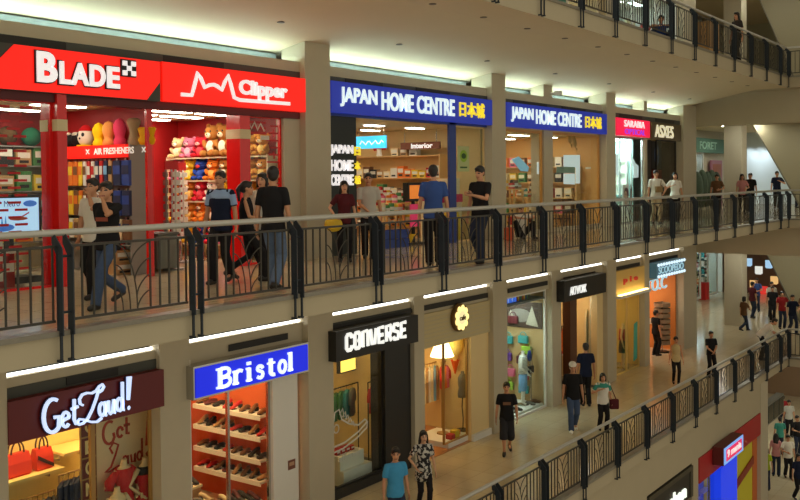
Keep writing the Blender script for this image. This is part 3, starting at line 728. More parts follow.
random.seed(3)
for k in range(26):
    a = random.random()*2*PI; t = random.random()*0.6+0.25; L = 0.12+0.12*random.random()
    mb.ell((math.cos(a)*0.09*t*2, math.sin(a)*0.09*t*2, 0.2+0.16*random.random()), 0.03, 0.05, 0.06, 6, 4)
mb.use(1).lathe([(0.05, 0), (0.08, 0.02), (0.06, 0.16), (0.07, 0.2)], 12)
thing1(mb, 'flower_bunch', [pal('red'), pal('white')], 'bunch of red artificial flowers in a white vase on top of the wooden shelving', 'flowers', None, True, (20.4, 15.4, 2.16))
for k, c in enumerate(('cream', 'tan', 'white')): place_mesh(gp[c], 'goods_box', (20.5, 14.9-k*0.3, 2.16), NB, '%s box on the very top of the wooden shelving, %s from the flowers' % (c, ORD[k]), 'box', None, (1.2, 1, 0.8))
# island tables heaped with goods
def table(x, y, w, d, h, m, label, name='display_table'):
    t = empty(name, (x, y, 0), 0, label, 'table'); MB().rbox(-w/2, w/2, -d/2, d/2, h-0.04, h, 0.01).build('top', m, t)
    for sx in (-1, 1):
        for sy in (-1, 1): MB().box(sx*(w/2-0.05)-0.025, sx*(w/2-0.05)+0.025, sy*(d/2-0.05)-0.025, sy*(d/2-0.05)+0.025, 0, h-0.04).build('leg', m, t)
    MB().box(-w/2+0.05, w/2-0.05, -d/2+0.05, d/2-0.05, 0.22, 0.25).build('lower_shelf', m, t)
    return t
m_lw = mat('light_wood', (0, 0, 0))
def tin(n, c, r=0.07, h=0.16): 
    mb = MB().lathe([(r*0.9, 0), (r, 0.01), (r, h*0.85), (r*0.92, h*0.88), (r*0.92, h), (0.01, h)], 14); mb.use(1).lathe([(r*1.01, h*0.3), (r*1.01, h*0.65)], 14)
    return mb.mesh(n, [pal(c), pal('white')], True)
tins = {c: tin('canister', c) for c in PAL}
random.seed(11)
tabs = [(UX(385, 13.4), 13.4, 0.9, 0.6, 0.75, 'wooden display table of red and orange canisters behind the man in the pale shirt'), (UX(398, 14.4), 14.4, 1.0, 0.6, 0.95, 'taller wooden display table of canisters deeper in the household shop'), (UX(436, 13.2), 13.2, 0.8, 0.5, 0.6, 'low wooden display table of canisters left of the blue post'), (UX(382, 15.2), 15.2, 1.2, 0.6, 1.1, 'rearmost wooden display table of canisters in the household shop')]
tn = ['the table behind the pale shirted man', 'the taller deeper table', 'the low table by the blue post', 'the rearmost table']
for ti, (x, y, w_, d_, h_, lb) in enumerate(tabs):
    table(x, y, w_, d_, h_, m_lw, lb)
    nx = int(w_/0.17); ny = int(d_/0.19)
    for i in range(nx):
        for j in range(ny):
            c = random.choice(['red', 'orange', 'yellow', 'orange', 'pink', 'white', 'red', 'cream', 'green'])
            place_mesh(tins[c], 'canister', (x-w_/2+0.1+i*0.17, y-d_/2+0.11+j*0.19, h_), 0, '%s canister on %s, %s row, %s from the left' % (c, tn[ti], ORD[j], ORD[i]), 'canister', 'canisters on '+tn[ti], (1, 1, random.uniform(0.8, 1.6)))
ms = empty('monitor_stand', (UX(413, 12.9), 12.9, 0), 0, 'black pedestal with a glowing orange monitor above a pink poster in the household shop entrance', 'monitor')
MB().box(-0.03, 0.03, -0.03, 0.03, 0.03, 1.05).box(-0.22, 0.22, -0.18, 0.18, 0, 0.04).build('pedestal', m_black, ms); MB().box(-0.27, 0.27, -0.06, 0.1, 1.02, 1.46).build('case', m_black, ms)
MB().box(-0.22, 0.22, -0.068, -0.06, 1.08, 1.40).build('screen', mat('orange_screen', (232, 130, 50), 0.4, emit=0.6, noise=0.4, nscale=9), ms)
MB().box(-0.18, 0.2, -0.05, -0.03, 0.42, 0.95).build('pink_poster', mat('pink_lit', (226, 60, 110), 0.5, emit=0.25), ms)
for k in range(2):
    for j in range(2): 
        c = empty('storage_crate', (UX(384, 12.75)+k*0.5, 12.75, j*0.2), 0, 'blue plastic crate in the entrance, %s, %s' % (('left pair', 'right pair')[k], ('bottom one', 'top one')[j]), 'crate', 'blue crates in the household shop entrance')
        MB().box(-0.23, 0.23, -0.16, 0.16, 0, 0.02).box(-0.23, 0.23, -0.16, -0.14, 0.02, 0.19).box(-0.23, 0.23, 0.14, 0.16, 0.02, 0.19).box(-0.23, -0.21, -0.14, 0.14, 0.02, 0.19).box(0.21, 0.23, -0.14, 0.14, 0.02, 0.19).build('body', pal('blue'), c)
for k, (x, c, s_) in enumerate(((16.8, 'yellow', 1.0), (17.25, 'orange', 0.9), (17.65, 'yellow', 0.8))):
    thing1(MB().lathe([(0.1, 0), (0.15, 0.02), (0.2, 0.28), (0.21, 0.3), (0.19, 0.3), (0.14, 0.05), (0.01, 0.04)], 18), 'plastic_bucket', pal(c), '%s plastic bucket on the floor of the household shop entrance, %s from the crates' % (c, ORD[k]), 'bucket', None, True, (x+0.75, 13.02 if k else 12.95, 0)).scale = (s_,)*3

# second household bay: two windows
window(21.56, 24.05, 12.42, 0.0, 2.86, mat('amber_frame', (206, 150, 76), 0.5), 0.07); window(24.61, 27.95, 12.42, 0.0, 2.86, mat('amber_frame', (0, 0, 0)), 0.07)
struct('trim_sill', MB().box(21.56, 24.05, 12.3, 12.42, 0, 0.1).box(24.61, 27.95, 12.3, 12.42, 0, 0.1), m_beige)
sh = side_shelf(27.86, 13.0, 15.8, 0, [0.4, 0.9, 1.4, 1.9], 0.36, m_lw, 'wooden shelving seen through the far household shop window', 'goods_shelf')
for li, z in enumerate((0.4, 0.9, 1.4, 1.9)):
    for k in range(8):
        c = seq[(k*5+li*3) % 16]; place_mesh(gp[c], 'goods_box', (27.64, 15.6-k*0.33, z), NB, '%s box, %s from the rear, %s shelf in the far household window' % (c, ORD[k], ORD[3-li]), 'box', 'boxes on the far household shelving', 1.2)
# display stands in the left window
for k, (x, y, h_, lb) in enumerate(((UX(512, 13.0), 13.0, 1.25, 'left'), (UX(525, 13.3), 13.3, 1.0, 'middle'), (UX(538, 13.0), 13.0, 1.15, 'right'))):
    table(x, y, 0.6, 0.5, h_, m_lw, 'wooden stand of dark housewares in the window over the seated person, %s one of three' % lb)
    for i in range(3):
        for j in range(2):
            c = ['red', 'black', 'yellow', 'brown', 'teal', 'orange', 'tan'][(i*3+j*2+k*4) % 7]
            place_mesh(tins[c], 'canister', (x-0.19+i*0.19, y-0.11+j*0.2, h_), 0, '%s canister on the %s window stand, %s row, %s' % (c, lb, ORD[j], ORD[i]), 'canister', 'canisters on the three window stands', (1.1, 1.1, 1.0+0.5*((i+j+k) % 2)))
            place_mesh(gp[c], 'goods_box', (x-0.19+i*0.2, y-0.11+j*0.21, 0.25), 0, '%s box on the lower shelf of the %s window stand, %s row, %s' % (c, lb, ORD[j], ORD[i]), 'box', 'boxes under the three window stands', 0.85)
def board(name, corners, y, m, label, d=0.02, cat='board'):
    P = [onY(u, v, y) for u, v in corners]
    c = sum(P, Vector())/len(P)
    mb = MB().prism([(p.x-c.x, p.z-c.z) for p in P], 'y', 0, d)
    return tag(mb.build(name, m, None, False, (c.x, y, c.z)), label, cat)
m_bw = mat('board_white_baked_light', (224, 236, 240), 0.5, emit=0.5); m_bb = mat('hanging_board_blue', (150, 206, 236), 0.5, emit=0.3)  # boards are no lamps: emission stands in for shop light falling on them
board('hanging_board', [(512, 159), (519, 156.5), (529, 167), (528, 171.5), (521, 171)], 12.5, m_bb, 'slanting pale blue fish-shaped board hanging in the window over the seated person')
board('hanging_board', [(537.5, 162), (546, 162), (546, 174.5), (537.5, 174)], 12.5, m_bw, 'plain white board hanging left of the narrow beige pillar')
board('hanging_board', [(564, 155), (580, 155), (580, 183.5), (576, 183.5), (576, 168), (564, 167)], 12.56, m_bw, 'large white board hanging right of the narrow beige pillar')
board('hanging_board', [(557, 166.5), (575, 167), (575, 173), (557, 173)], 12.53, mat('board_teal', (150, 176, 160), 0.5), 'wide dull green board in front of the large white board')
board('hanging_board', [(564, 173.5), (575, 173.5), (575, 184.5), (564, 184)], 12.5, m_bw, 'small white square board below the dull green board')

p = onX(588, 168, 27.86); thing1(MB().box(-0.012, 0, -0.09, 0.09, -0.03, 0.03), 'notice_plate', m_white, 'tiny white plate on the maple side wall of the far household window', 'plate', None, False, (27.88, p.y, p.z))
for k, (u, v) in enumerate(((569, 137), (574, 141))):
    p = onY(u, v, 12.55)
    mb = MB().ell((0, 0, 0), 0.1, 0.06, 0.22, 12, 8, Matrix.Rotation(-0.5, 3, 'Y')); mb.add([(0.1, 0, -0.2), (0.26, 0.01, -0.22), (0.16, -0.01, -0.34)], [(0, 1, 2)])
    thing1(mb, 'hanging_ornament', mat('straw', (196, 150, 84), 0.8), ('upper straw fish ornament hanging inside the far household window', 'lower straw fish ornament hanging inside the far household window')[k], 'ornament', None, True, (p.x, 12.55, p.z))

# ================================================================== 3  optical shop and 4  dark boutique (middle floor, right)
room(28.72, 31.6, 0, 15.2, 2.86, m_white, mat('optical_wall', (196, 226, 222), 0.6), m_white, right=mat('optical_wall', (0, 0, 0))); room(31.86, 35.0, 0, 15.0, 2.86, mat('boutique_dark', (52, 34, 26), 0.6), mat('boutique_dark', (0, 0, 0)), m_inceil)
lamps(28.9, 31.4, 12.6, 15, 2.86, 3, 5, m_shopc, 'the optical shop'); lamps(32, 34.8, 12.8, 14.8, 2.86, 1, 1, m_shopw, 'the dark boutique', 0.3, 0.2)
s = empty('shop_sign', (30.1, 12.2, 2.9), 0, 'crimson lit fascia sign with white capitals over purple lettering', 'sign')
at_sign(MB().box(28.67, 31.57, 12.13, 12.28, 2.9, 3.46).build('sign_box', mat('lit_crimson', (238, 24, 70), 0.4, emit=0.8)), s)
at_sign(lettering('lettering', 'SARABIA', 29.3, 31.05, 3.19, 3.41, 12.13, m_swhite, bold=0.0, depth=0.03), s); at_sign(lettering('small_lettering', 'OPTICAL', 29.35, 31.1, 2.95, 3.13, 12.13, mat('lit_purple', (150, 60, 210), 0.4, emit=0.8), bold=0.0, depth=0.03), s)
s = empty('shop_sign', (33.1, 12.2, 2.9), 0, 'spiky cream lettering on a brown fascia over the dark boutique', 'sign')
at_sign(MB().box(31.9, 34.9, 12.2, 12.28, 2.86, 3.46).build('board', mat('bronze_board', (98, 84, 56), 0.6)), s)
at_sign(lettering('lettering', 'ASXES', 32.2, 34.0, 2.94, 3.38, 12.2, mat('lit_cream', (244, 236, 200), 0.4, emit=0.6), bold=0.0, depth=0.04), s)
window(28.66, 31.58, 12.42, 0, 2.88, m_chrome, 0.05, mull=(29.6, 30.6))
window(32.9, 34.9, 12.42, 0, 2.88, m_black, 0.05)
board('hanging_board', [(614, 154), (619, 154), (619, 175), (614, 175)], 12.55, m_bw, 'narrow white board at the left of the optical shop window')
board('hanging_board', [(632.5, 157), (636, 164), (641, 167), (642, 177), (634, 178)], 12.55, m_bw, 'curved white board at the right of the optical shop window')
# portrait poster
p = onY(625.5, 197, 12.5)
mb = MB().box(-0.26, 0.26, -0.01, 0.01, 0, 0.72); mb.use(1).ell((0, -0.012, 0.34), 0.13, 0.003, 0.17, 14, 10).box(-0.05, 0.05, -0.013, -0.01, 0.05, 0.22); mb.use(2).ell((0.05, -0.0115, 0.42), 0.19, 0.001, 0.2, 14, 8); mb.use(3).box(-0.05, 0.05, -0.016, -0.0125, 0.25, 0.28).box(-0.08, -0.02, -0.016, -0.0125, 0.38, 0.4).box(0.02, 0.08, -0.016, -0.0125, 0.38, 0.4)
mb.use(0).box(-0.2, -0.17, 0.0, 0.02, -(p.z-0.3), 0.1).box(0.17, 0.2, 0.0, 0.02, -(p.z-0.3), 0.1)
thing1(mb, 'poster', [mat('poster_pale', (226, 212, 206), 0.6), mat('poster_skin', (226, 178, 150), 0.6), mat('poster_hair', (110, 30, 36), 0.6), mat('poster_red', (170, 40, 50), 0.6)], 'portrait poster of a red-haired face low in the optical shop window', 'poster', None, False, (p.x, 12.5, p.z-0.3))
sh = side_shelf(31.52, 12.9, 15.0, 0, [0.5, 0.9, 1.3, 1.7, 2.1], 0.2, pal('white'), 'pale lit spectacle rack on the right wall of the optical shop', 'display_rack')
for k in range(4):
    t = empty('display_counter', (29.05+k*0.68, 13.0, 0), 0, 'glass display counter in the optical shop, %s from the left' % ORD[k], 'counter', 'glass counters of the optical shop')
    MB().box(-0.28, 0.28, -0.2, 0.2, 0, 0.55).build('base', pal('white'), t); MB().box(-0.28, 0.28, -0.2, 0.2, 0.55, 0.9).build('case', m_glass, t); MB().box(-0.29, 0.29, -0.21, 0.21, 0.9, 0.93).build('rim', pal('teal'), t)
for k in range(6):
    t = empty('spectacle_stand', (29.0+k*0.45, 13.7, 0), 0, 'upright stand of spectacles in the optical shop, %s from the left' % ORD[k], 'stand', 'spectacle stands of the optical shop')
    MB().box(-0.15, 0.15, -0.03, 0.03, 0, 1.85).build('panel', pal(('teal', 'white', 'grey')[k % 3]), t)
    mb = MB()
    for j in range(10):
        for q in (-0.06, 0.06): mb.tube([(q+0.035*math.cos(a*PI/4), -0.045, 0.4+j*0.14+0.025*math.sin(a*PI/4)) for a in range(8)], 0.006, 4, closed=True)
    mb.build('spectacles', m_black, t)
# boutique: a lit painting and red curtain
struct('door_1', MB().box(31.92, 32.8, 12.55, 12.6, 0, 2.86), mat('boutique_door', (40, 28, 24), 0.5))
mb = MB().box(-0.5, 0.5, -0.02, 0.02, 0, 1.0); mb.use(1).ell((0, -0.022, 0.5), 0.25, 0.004, 0.4, 14, 8); mb.use(2).ell((0.02, -0.026, 0.62), 0.1, 0.004, 0.14, 12, 8)
thing1(mb, 'wall_picture', [mat('pic_dark', (40, 34, 34), 0.5), mat('pic_blue', (70, 90, 130), 0.5), mat('pic_pale', (160, 150, 140), 0.5)], 'dark picture of a blue shape inside the boutique window', 'picture', None, False, (33.8, 12.75, 1.85))
mb = MB().cyl(0, 0, 0, 1.15, 0.05).lathe([(0.12, 0), (0.12, 0.03), (0.02, 0.05)], 14); mb.use(1).lathe([(0.11, 1.12), (0.13, 1.2), (0.08, 1.42), (0.02, 1.44)], 14)
thing1(mb, 'floor_lamp', [m_black, lamp_mat('amber_shade', (255, 170, 70), 5.0)], 'amber glowing lamp in the dark boutique window', 'lamp', None, True, (33.35, 12.9, 0.28))
cu = MB()
pr = [(33.95+0.9*i/24, 12.95+0.035*math.sin(i*1.6)) for i in range(25)]; cu.prism(pr+[(x, y+0.02) for x, y in reversed(pr)], 'z', 0.05, 1.8)
thing1(cu, 'curtain', mat('red_curtain', (112, 28, 22), 0.8), 'dark red pleated curtain in the boutique window', 'curtain')
struct('trim_plinth', MB().box(31.86, 35.0, 12.7, 13.2, 0, 0.28), mat('boutique_dark', (0, 0, 0)))
# ================================================================== LOWER FLOOR SHOPS
# ------------------------------------------------------------------ 5 dress shop (lower left)
m_dw = mat('dress_shop_wall', (238, 214, 140), 0.7); m_yel = mat('shop_ceiling_warm', (240, 220, 160), 0.7)
room(7.0, 10.70, ZL, 14.6, 2.95, m_dw, m_dw, m_yel)
lamps(7.2, 10.5, 12.8, 14.4, ZL+2.95, 3, 2, m_shopw, 'the dress shop')
s = empty('shop_sign', (8.8, 12.2, ZL+2.88), 0, 'dark maroon fascia with flowing bluish white script lettering', 'sign')
at_sign(MB().box(7.43, 10.18, 12.12, 12.28, ZL+2.87, ZL+3.47).build('board', mat('maroon_board', (104, 22, 28), 0.45)), s)
m_script = mat('lit_blue_white', (196, 214, 250), 0.4, emit=0.95); m_sedge = mat('script_edge', (30, 30, 70), 0.5)
zz = ZL+2.93
def script_word(y0, y1, w, mb, sx=1.0, ox=7.92, sz=1.0, oz=None):
    oz = zz if oz is None else oz
    mp = lambda a, b: (ox+a*sx, oz+b*sz)
    W = lambda k: [w*q for q in k]
    # capital G
    strokes(mb, [arc(0.15, 0.23, 0.14, 0.24, 60, 300, 16)+[(0.24, 0.05), (0.25, 0.2), (0.17, 0.2)]], w, y0, y1, mp)
    strokes(mb, [[(0.29, 0.12), (0.40, 0.15)]+arc(0.35, 0.13, 0.06, 0.11, 20, 320, 10)], w*0.8, y0, y1, mp)
    strokes(mb, [[(0.49, 0.40), (0.485, 0.1), (0.51, 0.03), (0.55, 0.06)], [(0.44, 0.26), (0.55, 0.28)]], w*0.8, y0, y1, mp)
    # swash L
    strokes(mb, [[(0.63, 0.28), (0.585, 0.31), (0.575, 0.38), (0.62, 0.44), (0.70, 0.45), (0.78, 0.43), (0.85, 0.45), (0.91, 0.51), (0.96, 0.53), (0.985, 0.49), (0.95, 0.44), (0.90, 0.42)], [(0.90, 0.47), (0.85, 0.33), (0.78, 0.18), (0.71, 0.07), (0.63, 0.01), (0.56, 0.005), (0.53, 0.05), (0.57, 0.085), (0.65, 0.06), (0.76, 0.0), (0.86, -0.02), (0.94, 0.02)]], w*0.65, y0, y1, mp)
    strokes(mb, [arc(0.95, 0.15, 0.05, 0.10, 0, 360, 12), [(1.005, 0.26), (1.0, 0.06), (1.02, 0.04)]], w*0.8, y0, y1, mp)
    strokes(mb, [[(1.06, 0.26), (1.06, 0.1), (1.09, 0.05), (1.13, 0.08), (1.15, 0.26)], [(1.15, 0.26), (1.155, 0.05), (1.17, 0.05)]], w*0.8, y0, y1, mp)
    strokes(mb, [arc(1.25, 0.16, 0.05, 0.10, 0, 360, 12), [(1.305, 0.5), (1.305, 0.06), (1.33, 0.06)]], w*0.8, y0, y1, mp)
    strokes(mb, [[(1.43, 0.56), (1.405, 0.2)]], [w*1.7, w*0.9], y0, y1, mp)
    mb.add([(mp(1.40+0.03*math.cos(a*PI/4), 0.08+0.035*math.sin(a*PI/4))[0], y0, mp(1.4, 0.08+0.035*math.sin(a*PI/4))[1]) for a in range(8)], [tuple(range(8))])
    return mb
at_sign(script_word(12.07, 12.10, 0.07, MB(), 1.06).build('letter_edging', m_sedge), s); at_sign(script_word(12.03, 12.07, 0.047, MB(), 1.06).build('lettering', m_script), s)
window(7.43, 9.02, 12.45, ZL, ZL+2.88, mat('gold_frame', (170, 130, 70), 0.4), 0.04); window(9.02, 10.16, 12.45, ZL, ZL+2.88, mat('gold_frame', (0, 0, 0)), 0.04)
# vertical letter strip
st = empty('letter_banner', (9.25, 12.85, ZL+0.1), 0, 'tall narrow banner of dark red squares with cream capitals E O M E T', 'banner')
MB().box(-0.15, 0.15, 0, 0.03, 0, 2.76).build('strip', mat('banner_gold', (176, 140, 80), 0.5), st)
sq = MB()
for k in range(8): sq.box(-0.13, 0.13, -0.012, 0, 2.72-(k+1)*0.335, 2.72-k*0.335-0.03)
sq.build('squares', mat('banner_maroon', (110, 30, 26), 0.5), st)
lt = []
for k, ch in enumerate('GEOMETRY'): lt.append(lettering('x', ch, -0.075, 0.075, 2.72-(k+1)*0.335+0.05, 2.72-k*0.335-0.07, -0.012, mat('cream_letter', (240, 220, 160), 0.5), bold=0.03, depth=0.008))
join(lt, 'lettering').parent = st
pn = empty('advert_board', (9.95, 12.95, ZL+0.05), 0, 'cream panel with red script lettering behind the red-dressed mannequins', 'panel')
MB().box(-0.52, 0.62, 0, 0.04, 0, 2.85).build('board', mat('panel_cream', (238, 214, 176), 0.6), pn)
mb = MB(); zz_ = 2.05
def script2():
    mb = MB(); mp = lambda a, b: (-0.36+a*0.95, 1.70+b*0.92)
    strokes(mb, [arc(0.14, 0.72, 0.13, 0.2, 60, 300, 14)+[(0.24, 0.62), (0.22, 0.7)], arc(0.36, 0.68, 0.06, 0.09, 10, 320, 9), [(0.5, 0.92), (0.5, 0.62), (0.56, 0.62)], [(0.44, 0.78), (0.57, 0.78)]], 0.045, -0.012, 0, mp)
    strokes(mb, [[(0.2, 0.33), (0.14, 0.44), (0.22, 0.52), (0.32, 0.46), (0.26, 0.3), (0.16, 0.1), (0.04, 0.03), (0.14, 0.02), (0.32, 0.08), (0.4, 0.03)], arc(0.46, 0.14, 0.05, 0.08, 0, 360, 9), [(0.52, 0.22), (0.52, 0.06)], [(0.58, 0.22), (0.6, 0.08), (0.66, 0.08), (0.67, 0.22), (0.67, 0.06)], arc(0.77, 0.15, 0.05, 0.08, 0, 360, 9), [(0.83, 0.46), (0.83, 0.06)]], 0.035, -0.012, 0, mp)
    strokes(mb, [[(1.02, 0.98), (0.93, 0.3)]], [0.1, 0.06], -0.012, 0, mp); mb.prism([(0.50, 1.84), (0.55, 1.88), (0.6, 1.82), (0.54, 1.76)], 'y', -0.012, 0)
    return mb
script2().build('lettering', mat('script_red', (186, 50, 36), 0.5), pn)
# shelves with handbags
for k, (x0, x1, z, lb) in enumerate(((UX(-12, 13.55), UX(50, 13.55), 1.95, 'cream wall shelf carrying red handbags in the dress shop'), (UX(46, 13.55)+0.06, UX(80, 13.55)+0.06, 2.16, 'short cream wall shelf to the right of the handbags'))):
    w_ = empty('goods_shelf', ((x0+x1)/2, 13.55, ZL+z), 0, lb, 'shelf'); L = (x1-x0)/2
    MB().box(-L, L, -0.28, 0.28, -0.04, 0).build('board', m_dw, w_); MB().box(-L, L, 0.25, 0.28, -0.5, -0.04).build('hook_rail', m_dw, w_)
    for q in (-L+0.1, L-0.1): MB().box(q-0.012, q+0.012, 0, 0.26, -0.18, -0.04).build('bracket', m_chrome, w_)
struct('wall_display', MB().box(7.02, 9.95, 13.87, 13.93, ZL, ZL+2.95), m_dw)
def handbag(loc, m, m2, w, h, label, slash=False):
    r = empty('handbag', loc, 0, label, 'handbag')
    MB().loft([[Vector((x, y, z)) for x, y in ((-a, -b), (a, -b), (a, b), (-a, b))] for a, b, z in ((w*0.42, 0.08, 0), (w*0.5, 0.1, 0.03), (w*0.5, 0.09, h*0.6), (w*0.46, 0.05, h))]).build('body', m, r)
    for y in (-0.05, 0.05): MB().tube([(w*0.26*math.cos(t), y, h+0.19*math.sin(t)) for t in [PI*i/10 for i in range(11)]], 0.013, 6).build('handle', m2, r)
    if slash: MB().prism([(-w*0.45, h*0.55), (-w*0.45, h*0.75), (w*0.48, h*0.22), (w*0.48, h*0.05)], 'y', -0.115, -0.1).build('stripe', m2, r)
    return r
m_lr = mat('leather_red', (220, 52, 30), 0.45); m_lb = mat('leather_dark', (60, 26, 22), 0.45)
p = onY(16, 462, 13.5); handbag((p.x, 13.5, ZL+1.95), m_lr, m_lb, 0.42, 0.36, 'wide red handbag with dark handles at the left end of the dress shop shelf')
p = onY(43, 460, 13.5); handbag((p.x-0.02, 13.5, ZL+1.95), m_lr, m_lb, 0.3, 0.34, 'red handbag crossed by a dark band, on the dress shop shelf', True)
# hanging clothes
def garment(loc, rz, m, label, group, w=0.4, h=0.6, sleeves=True):
    r = empty('hanging_garment', loc, rz, label, 'garment', group)
    prof = []
    for z, a, b in ((0, w*0.52, 0.05), (-0.0, 0, 0),): pass
    rings = []
    for z, a, b in ((-h, w*0.5, 0.06), (-h*0.6, w*0.46, 0.055), (-h*0.25, w*0.47, 0.06), (-0.07, w*0.44, 0.05), (-0.02, w*0.16, 0.03)):
        rings.append([Vector((a*math.cos(t), b*math.sin(t)*(1+0.25*math.sin(5*t+h*9)), z)) for t in [2*PI*i/18 for i in range(18)]])
    mb = MB().loft(rings)
    if sleeves:
        for q in (-1, 1): mb.tube([(q*w*0.38, 0, -0.08), (q*w*0.56, 0, -0.22), (q*w*0.6, 0.0, -0.36)], [0.05, 0.055, 0.05], 8)
    mb.build('cloth', m, r, True)
    MB().tube([(0, 0, 0.07), (0.02, 0, 0.09), (0.03, 0, 0.06), (0, 0, 0.03), (0, 0, -0.02)], 0.005, 5).build('hanger', m_chrome, r)
    return r
def rail(x0, x1, y, z0, h, label, m=None):
    r = empty('clothes_rail', ((x0+x1)/2, y, z0), 0, label, 'clothes rail'); L = (x1-x0)/2
    MB().tube([(-L, 0, h), (L, 0, h)], 0.014, 8).build('rail', m or m_chrome, r)
    for q in (-1, 1): MB().tube([(q*L, 0, 0), (q*L, 0, h)], 0.014, 8).build('upright', m or m_chrome, r); MB().box(q*L-0.02, q*L+0.02, -0.22, 0.22, 0, 0.03).build('foot', m or m_chrome, r)
    return r
m_gold = mat('gold_frame', (0, 0, 0))
rail(UX(0, 13.3), UX(50, 13.3), 13.3, ZL, 1.62, 'gold clothes rail of dark garments under the handbag shelf', m_gold)
for k, c in enumerate(('maroon', 'red', 'black', 'grey', 'navy', 'black', 'grey', 'navy', 'black')):
    garment((UX(4, 13.3)+k*0.095, 13.3, ZL+1.54), 0.9, pal(c), '%s garment, %s from the left on the gold rail' % (c, ORD[k]), 'garments on the gold rail')
m_flor = mat('floral_cloth', (40, 44, 70), 0.8, noise=0.9, nscale=12)
rail(UX(54, 12.95), UX(77, 12.95), 12.95, ZL, 1.95, 'gold rail of patterned dresses left of the letter banner', m_gold)
for k in range(4): garment((UX(58, 12.95)+k*0.1, 12.95, ZL+1.86), 0.6, m_flor, 'dark patterned dress, %s from the left beside the letter banner' % ORD[k], 'patterned dresses beside the letter banner', 0.42, 0.95, False)
# mannequins
m_mann = mat('mannequin_cream', (236, 206, 160), 0.45)
def ring(cx, cy, z, a, b, n=20): return [Vector((cx+a*math.cos(2*PI*i/n), cy+b*math.sin(2*PI*i/n), z)) for i in range(n)]
def mannequin(loc, rz, label, dress, m_dress, arm='hip', base=0.0, head=False, m_body=None, shorts=None, legs=True, yoke=None):
    r = empty('mannequin', loc, rz, label, 'mannequin'); mb = MB(); m_body = m_body or m_mann
    mb.loft([ring(0, 0, z, a, b) for z, a, b in ((0.82, 0.155, 0.11), (0.95, 0.14, 0.1), (1.05, 0.115, 0.085), (1.2, 0.135, 0.1), (1.32, 0.155, 0.1), (1.40, 0.12, 0.075), (1.43, 0.06, 0.05), (1.5, 0.045, 0.045), (1.53, 0.05, 0.05))])
    if head: mb.ell((0, -0.01, 1.64), 0.075, 0.095, 0.12)
    if legs:
        for q in (-1, 1): mb.tube([(q*0.08, 0, 0.86), (q*0.09, -0.01, 0.48), (q*0.09, 0.01, 0.09), (q*0.09, -0.1, 0.035)], [0.085, 0.055, 0.035, 0.03], 12)
    for q in (-1, 1):
        if arm == 'hip' and q > 0 or arm == 'both': pts = [(q*0.15, 0, 1.37), (q*0.33, 0.03, 1.13), (q*0.2, -0.08, 0.98)]
        elif arm == 'bent': pts = [(q*0.15, 0, 1.37), (q*0.22, 0.03, 1.1), (q*0.24, -0.15, 0.95)]
        else: pts = [(q*0.15, 0, 1.37), (q*0.2, 0.02, 1.1), (q*0.21, -0.04, 0.84)]
        mb.tube(pts, [0.045, 0.038, 0.026], 10)
        e = Vector(pts[2]); d_ = (e-Vector(pts[1])).normalized()
        mb.ell(e+d_*0.04, 0.03, 0.02, 0.05, 8, 6)
        for f in range(4): mb.tube([e+d_*0.07+Vector((0.012*(f-1.5), 0, 0)), e+d_*(0.13+0.01*(f in (1, 2)))+Vector((0.014*(f-1.5), -0.01, 0))], [0.009, 0.006], 6)
        mb.tube([e+d_*0.03, e+d_*0.08+Vector((-q*0.035, -0.02, 0))], [0.01, 0.007], 6)
    mb.build('body', m_body, r, 'all')
    g = 0.014
    if dress: MB().loft([ring(0, 0, z, a+g, b+g) for z, a, b in dress]).build('dress', m_dress, r, 'all')
    if arm == 'sleeve' : pass
    if yoke: MB().loft([ring(0, 0, z, a+g+0.006, b+g+0.006) for z, a, b in ((1.27, 0.15, 0.1), (1.33, 0.155, 0.1), (1.395, 0.125, 0.078))]).build('lace_yoke', yoke, r, 'all')
    if shorts:
        m2 = MB()
        for q in (-1, 1): m2.loft([ring(q*0.085, 0, z, a, a*1.05) for z, a in ((0.42, 0.10), (0.6, 0.105), (0.86, 0.105))])
        m2.loft([ring(0, 0, z, a, b) for z, a, b in ((0.72, 0.18, 0.125), (0.86, 0.175, 0.125), (0.98, 0.155, 0.112))]); m2.build('shorts', shorts, r, 'all')
    MB().cyl(0, 0.03, -base, 0.02-base, 0.2).build('stand_base', m_chrome, r)
    if base: MB().cyl(0, 0.03, 0.02-base, 0.86, 0.012).build('stand_pole', m_chrome, r)
    return r
m_rdress = mat('red_dress', (206, 26, 34), 0.7); m_bdress = mat('black_dress', (26, 22, 28), 0.6)
dr = ((0.45, 0.19, 0.15), (0.7, 0.18, 0.14), (0.9, 0.155, 0.115), (1.05, 0.12, 0.09), (1.2, 0.14, 0.105), (1.32, 0.158, 0.104), (1.39, 0.13, 0.08))
struct('trim_stage', MB().box(9.15, 10.4, 12.5, 12.92, ZL, ZL+0.42), m_white)
mm = mannequin((UX(124, 12.76, 470), 12.76, ZL+0.44), 0.0, 'headless mannequin in a loose red batwing dress, left of its neighbour', dr, m_rdress, 'both')
o = MB()
for q in (-1, 1): o.tube([(q*0.12, 0, 1.37), (q*0.27, 0.02, 1.2), (q*0.3, 0.0, 1.08)], [0.06, 0.085, 0.07], 12)
o.build('sleeve', m_rdress, mm, 'all')
mannequin((UX(145, 12.68, 470), 12.68, ZL+0.40), 0.1, 'headless mannequin in a sleeveless red dress with a black lace yoke', dr, m_rdress, 'both', yoke=m_bdress)
mannequin((UX(117, 12.56, 490), 12.56, ZL+0.1), 0.0, 'lower headless mannequin in a black top, front of the two red dresses', ((0.6, 0.18, 0.14), (0.9, 0.155, 0.115), (1.05, 0.12, 0.09), (1.2, 0.14, 0.105), (1.29, 0.15, 0.1)), m_bdress, 'both', legs=False)
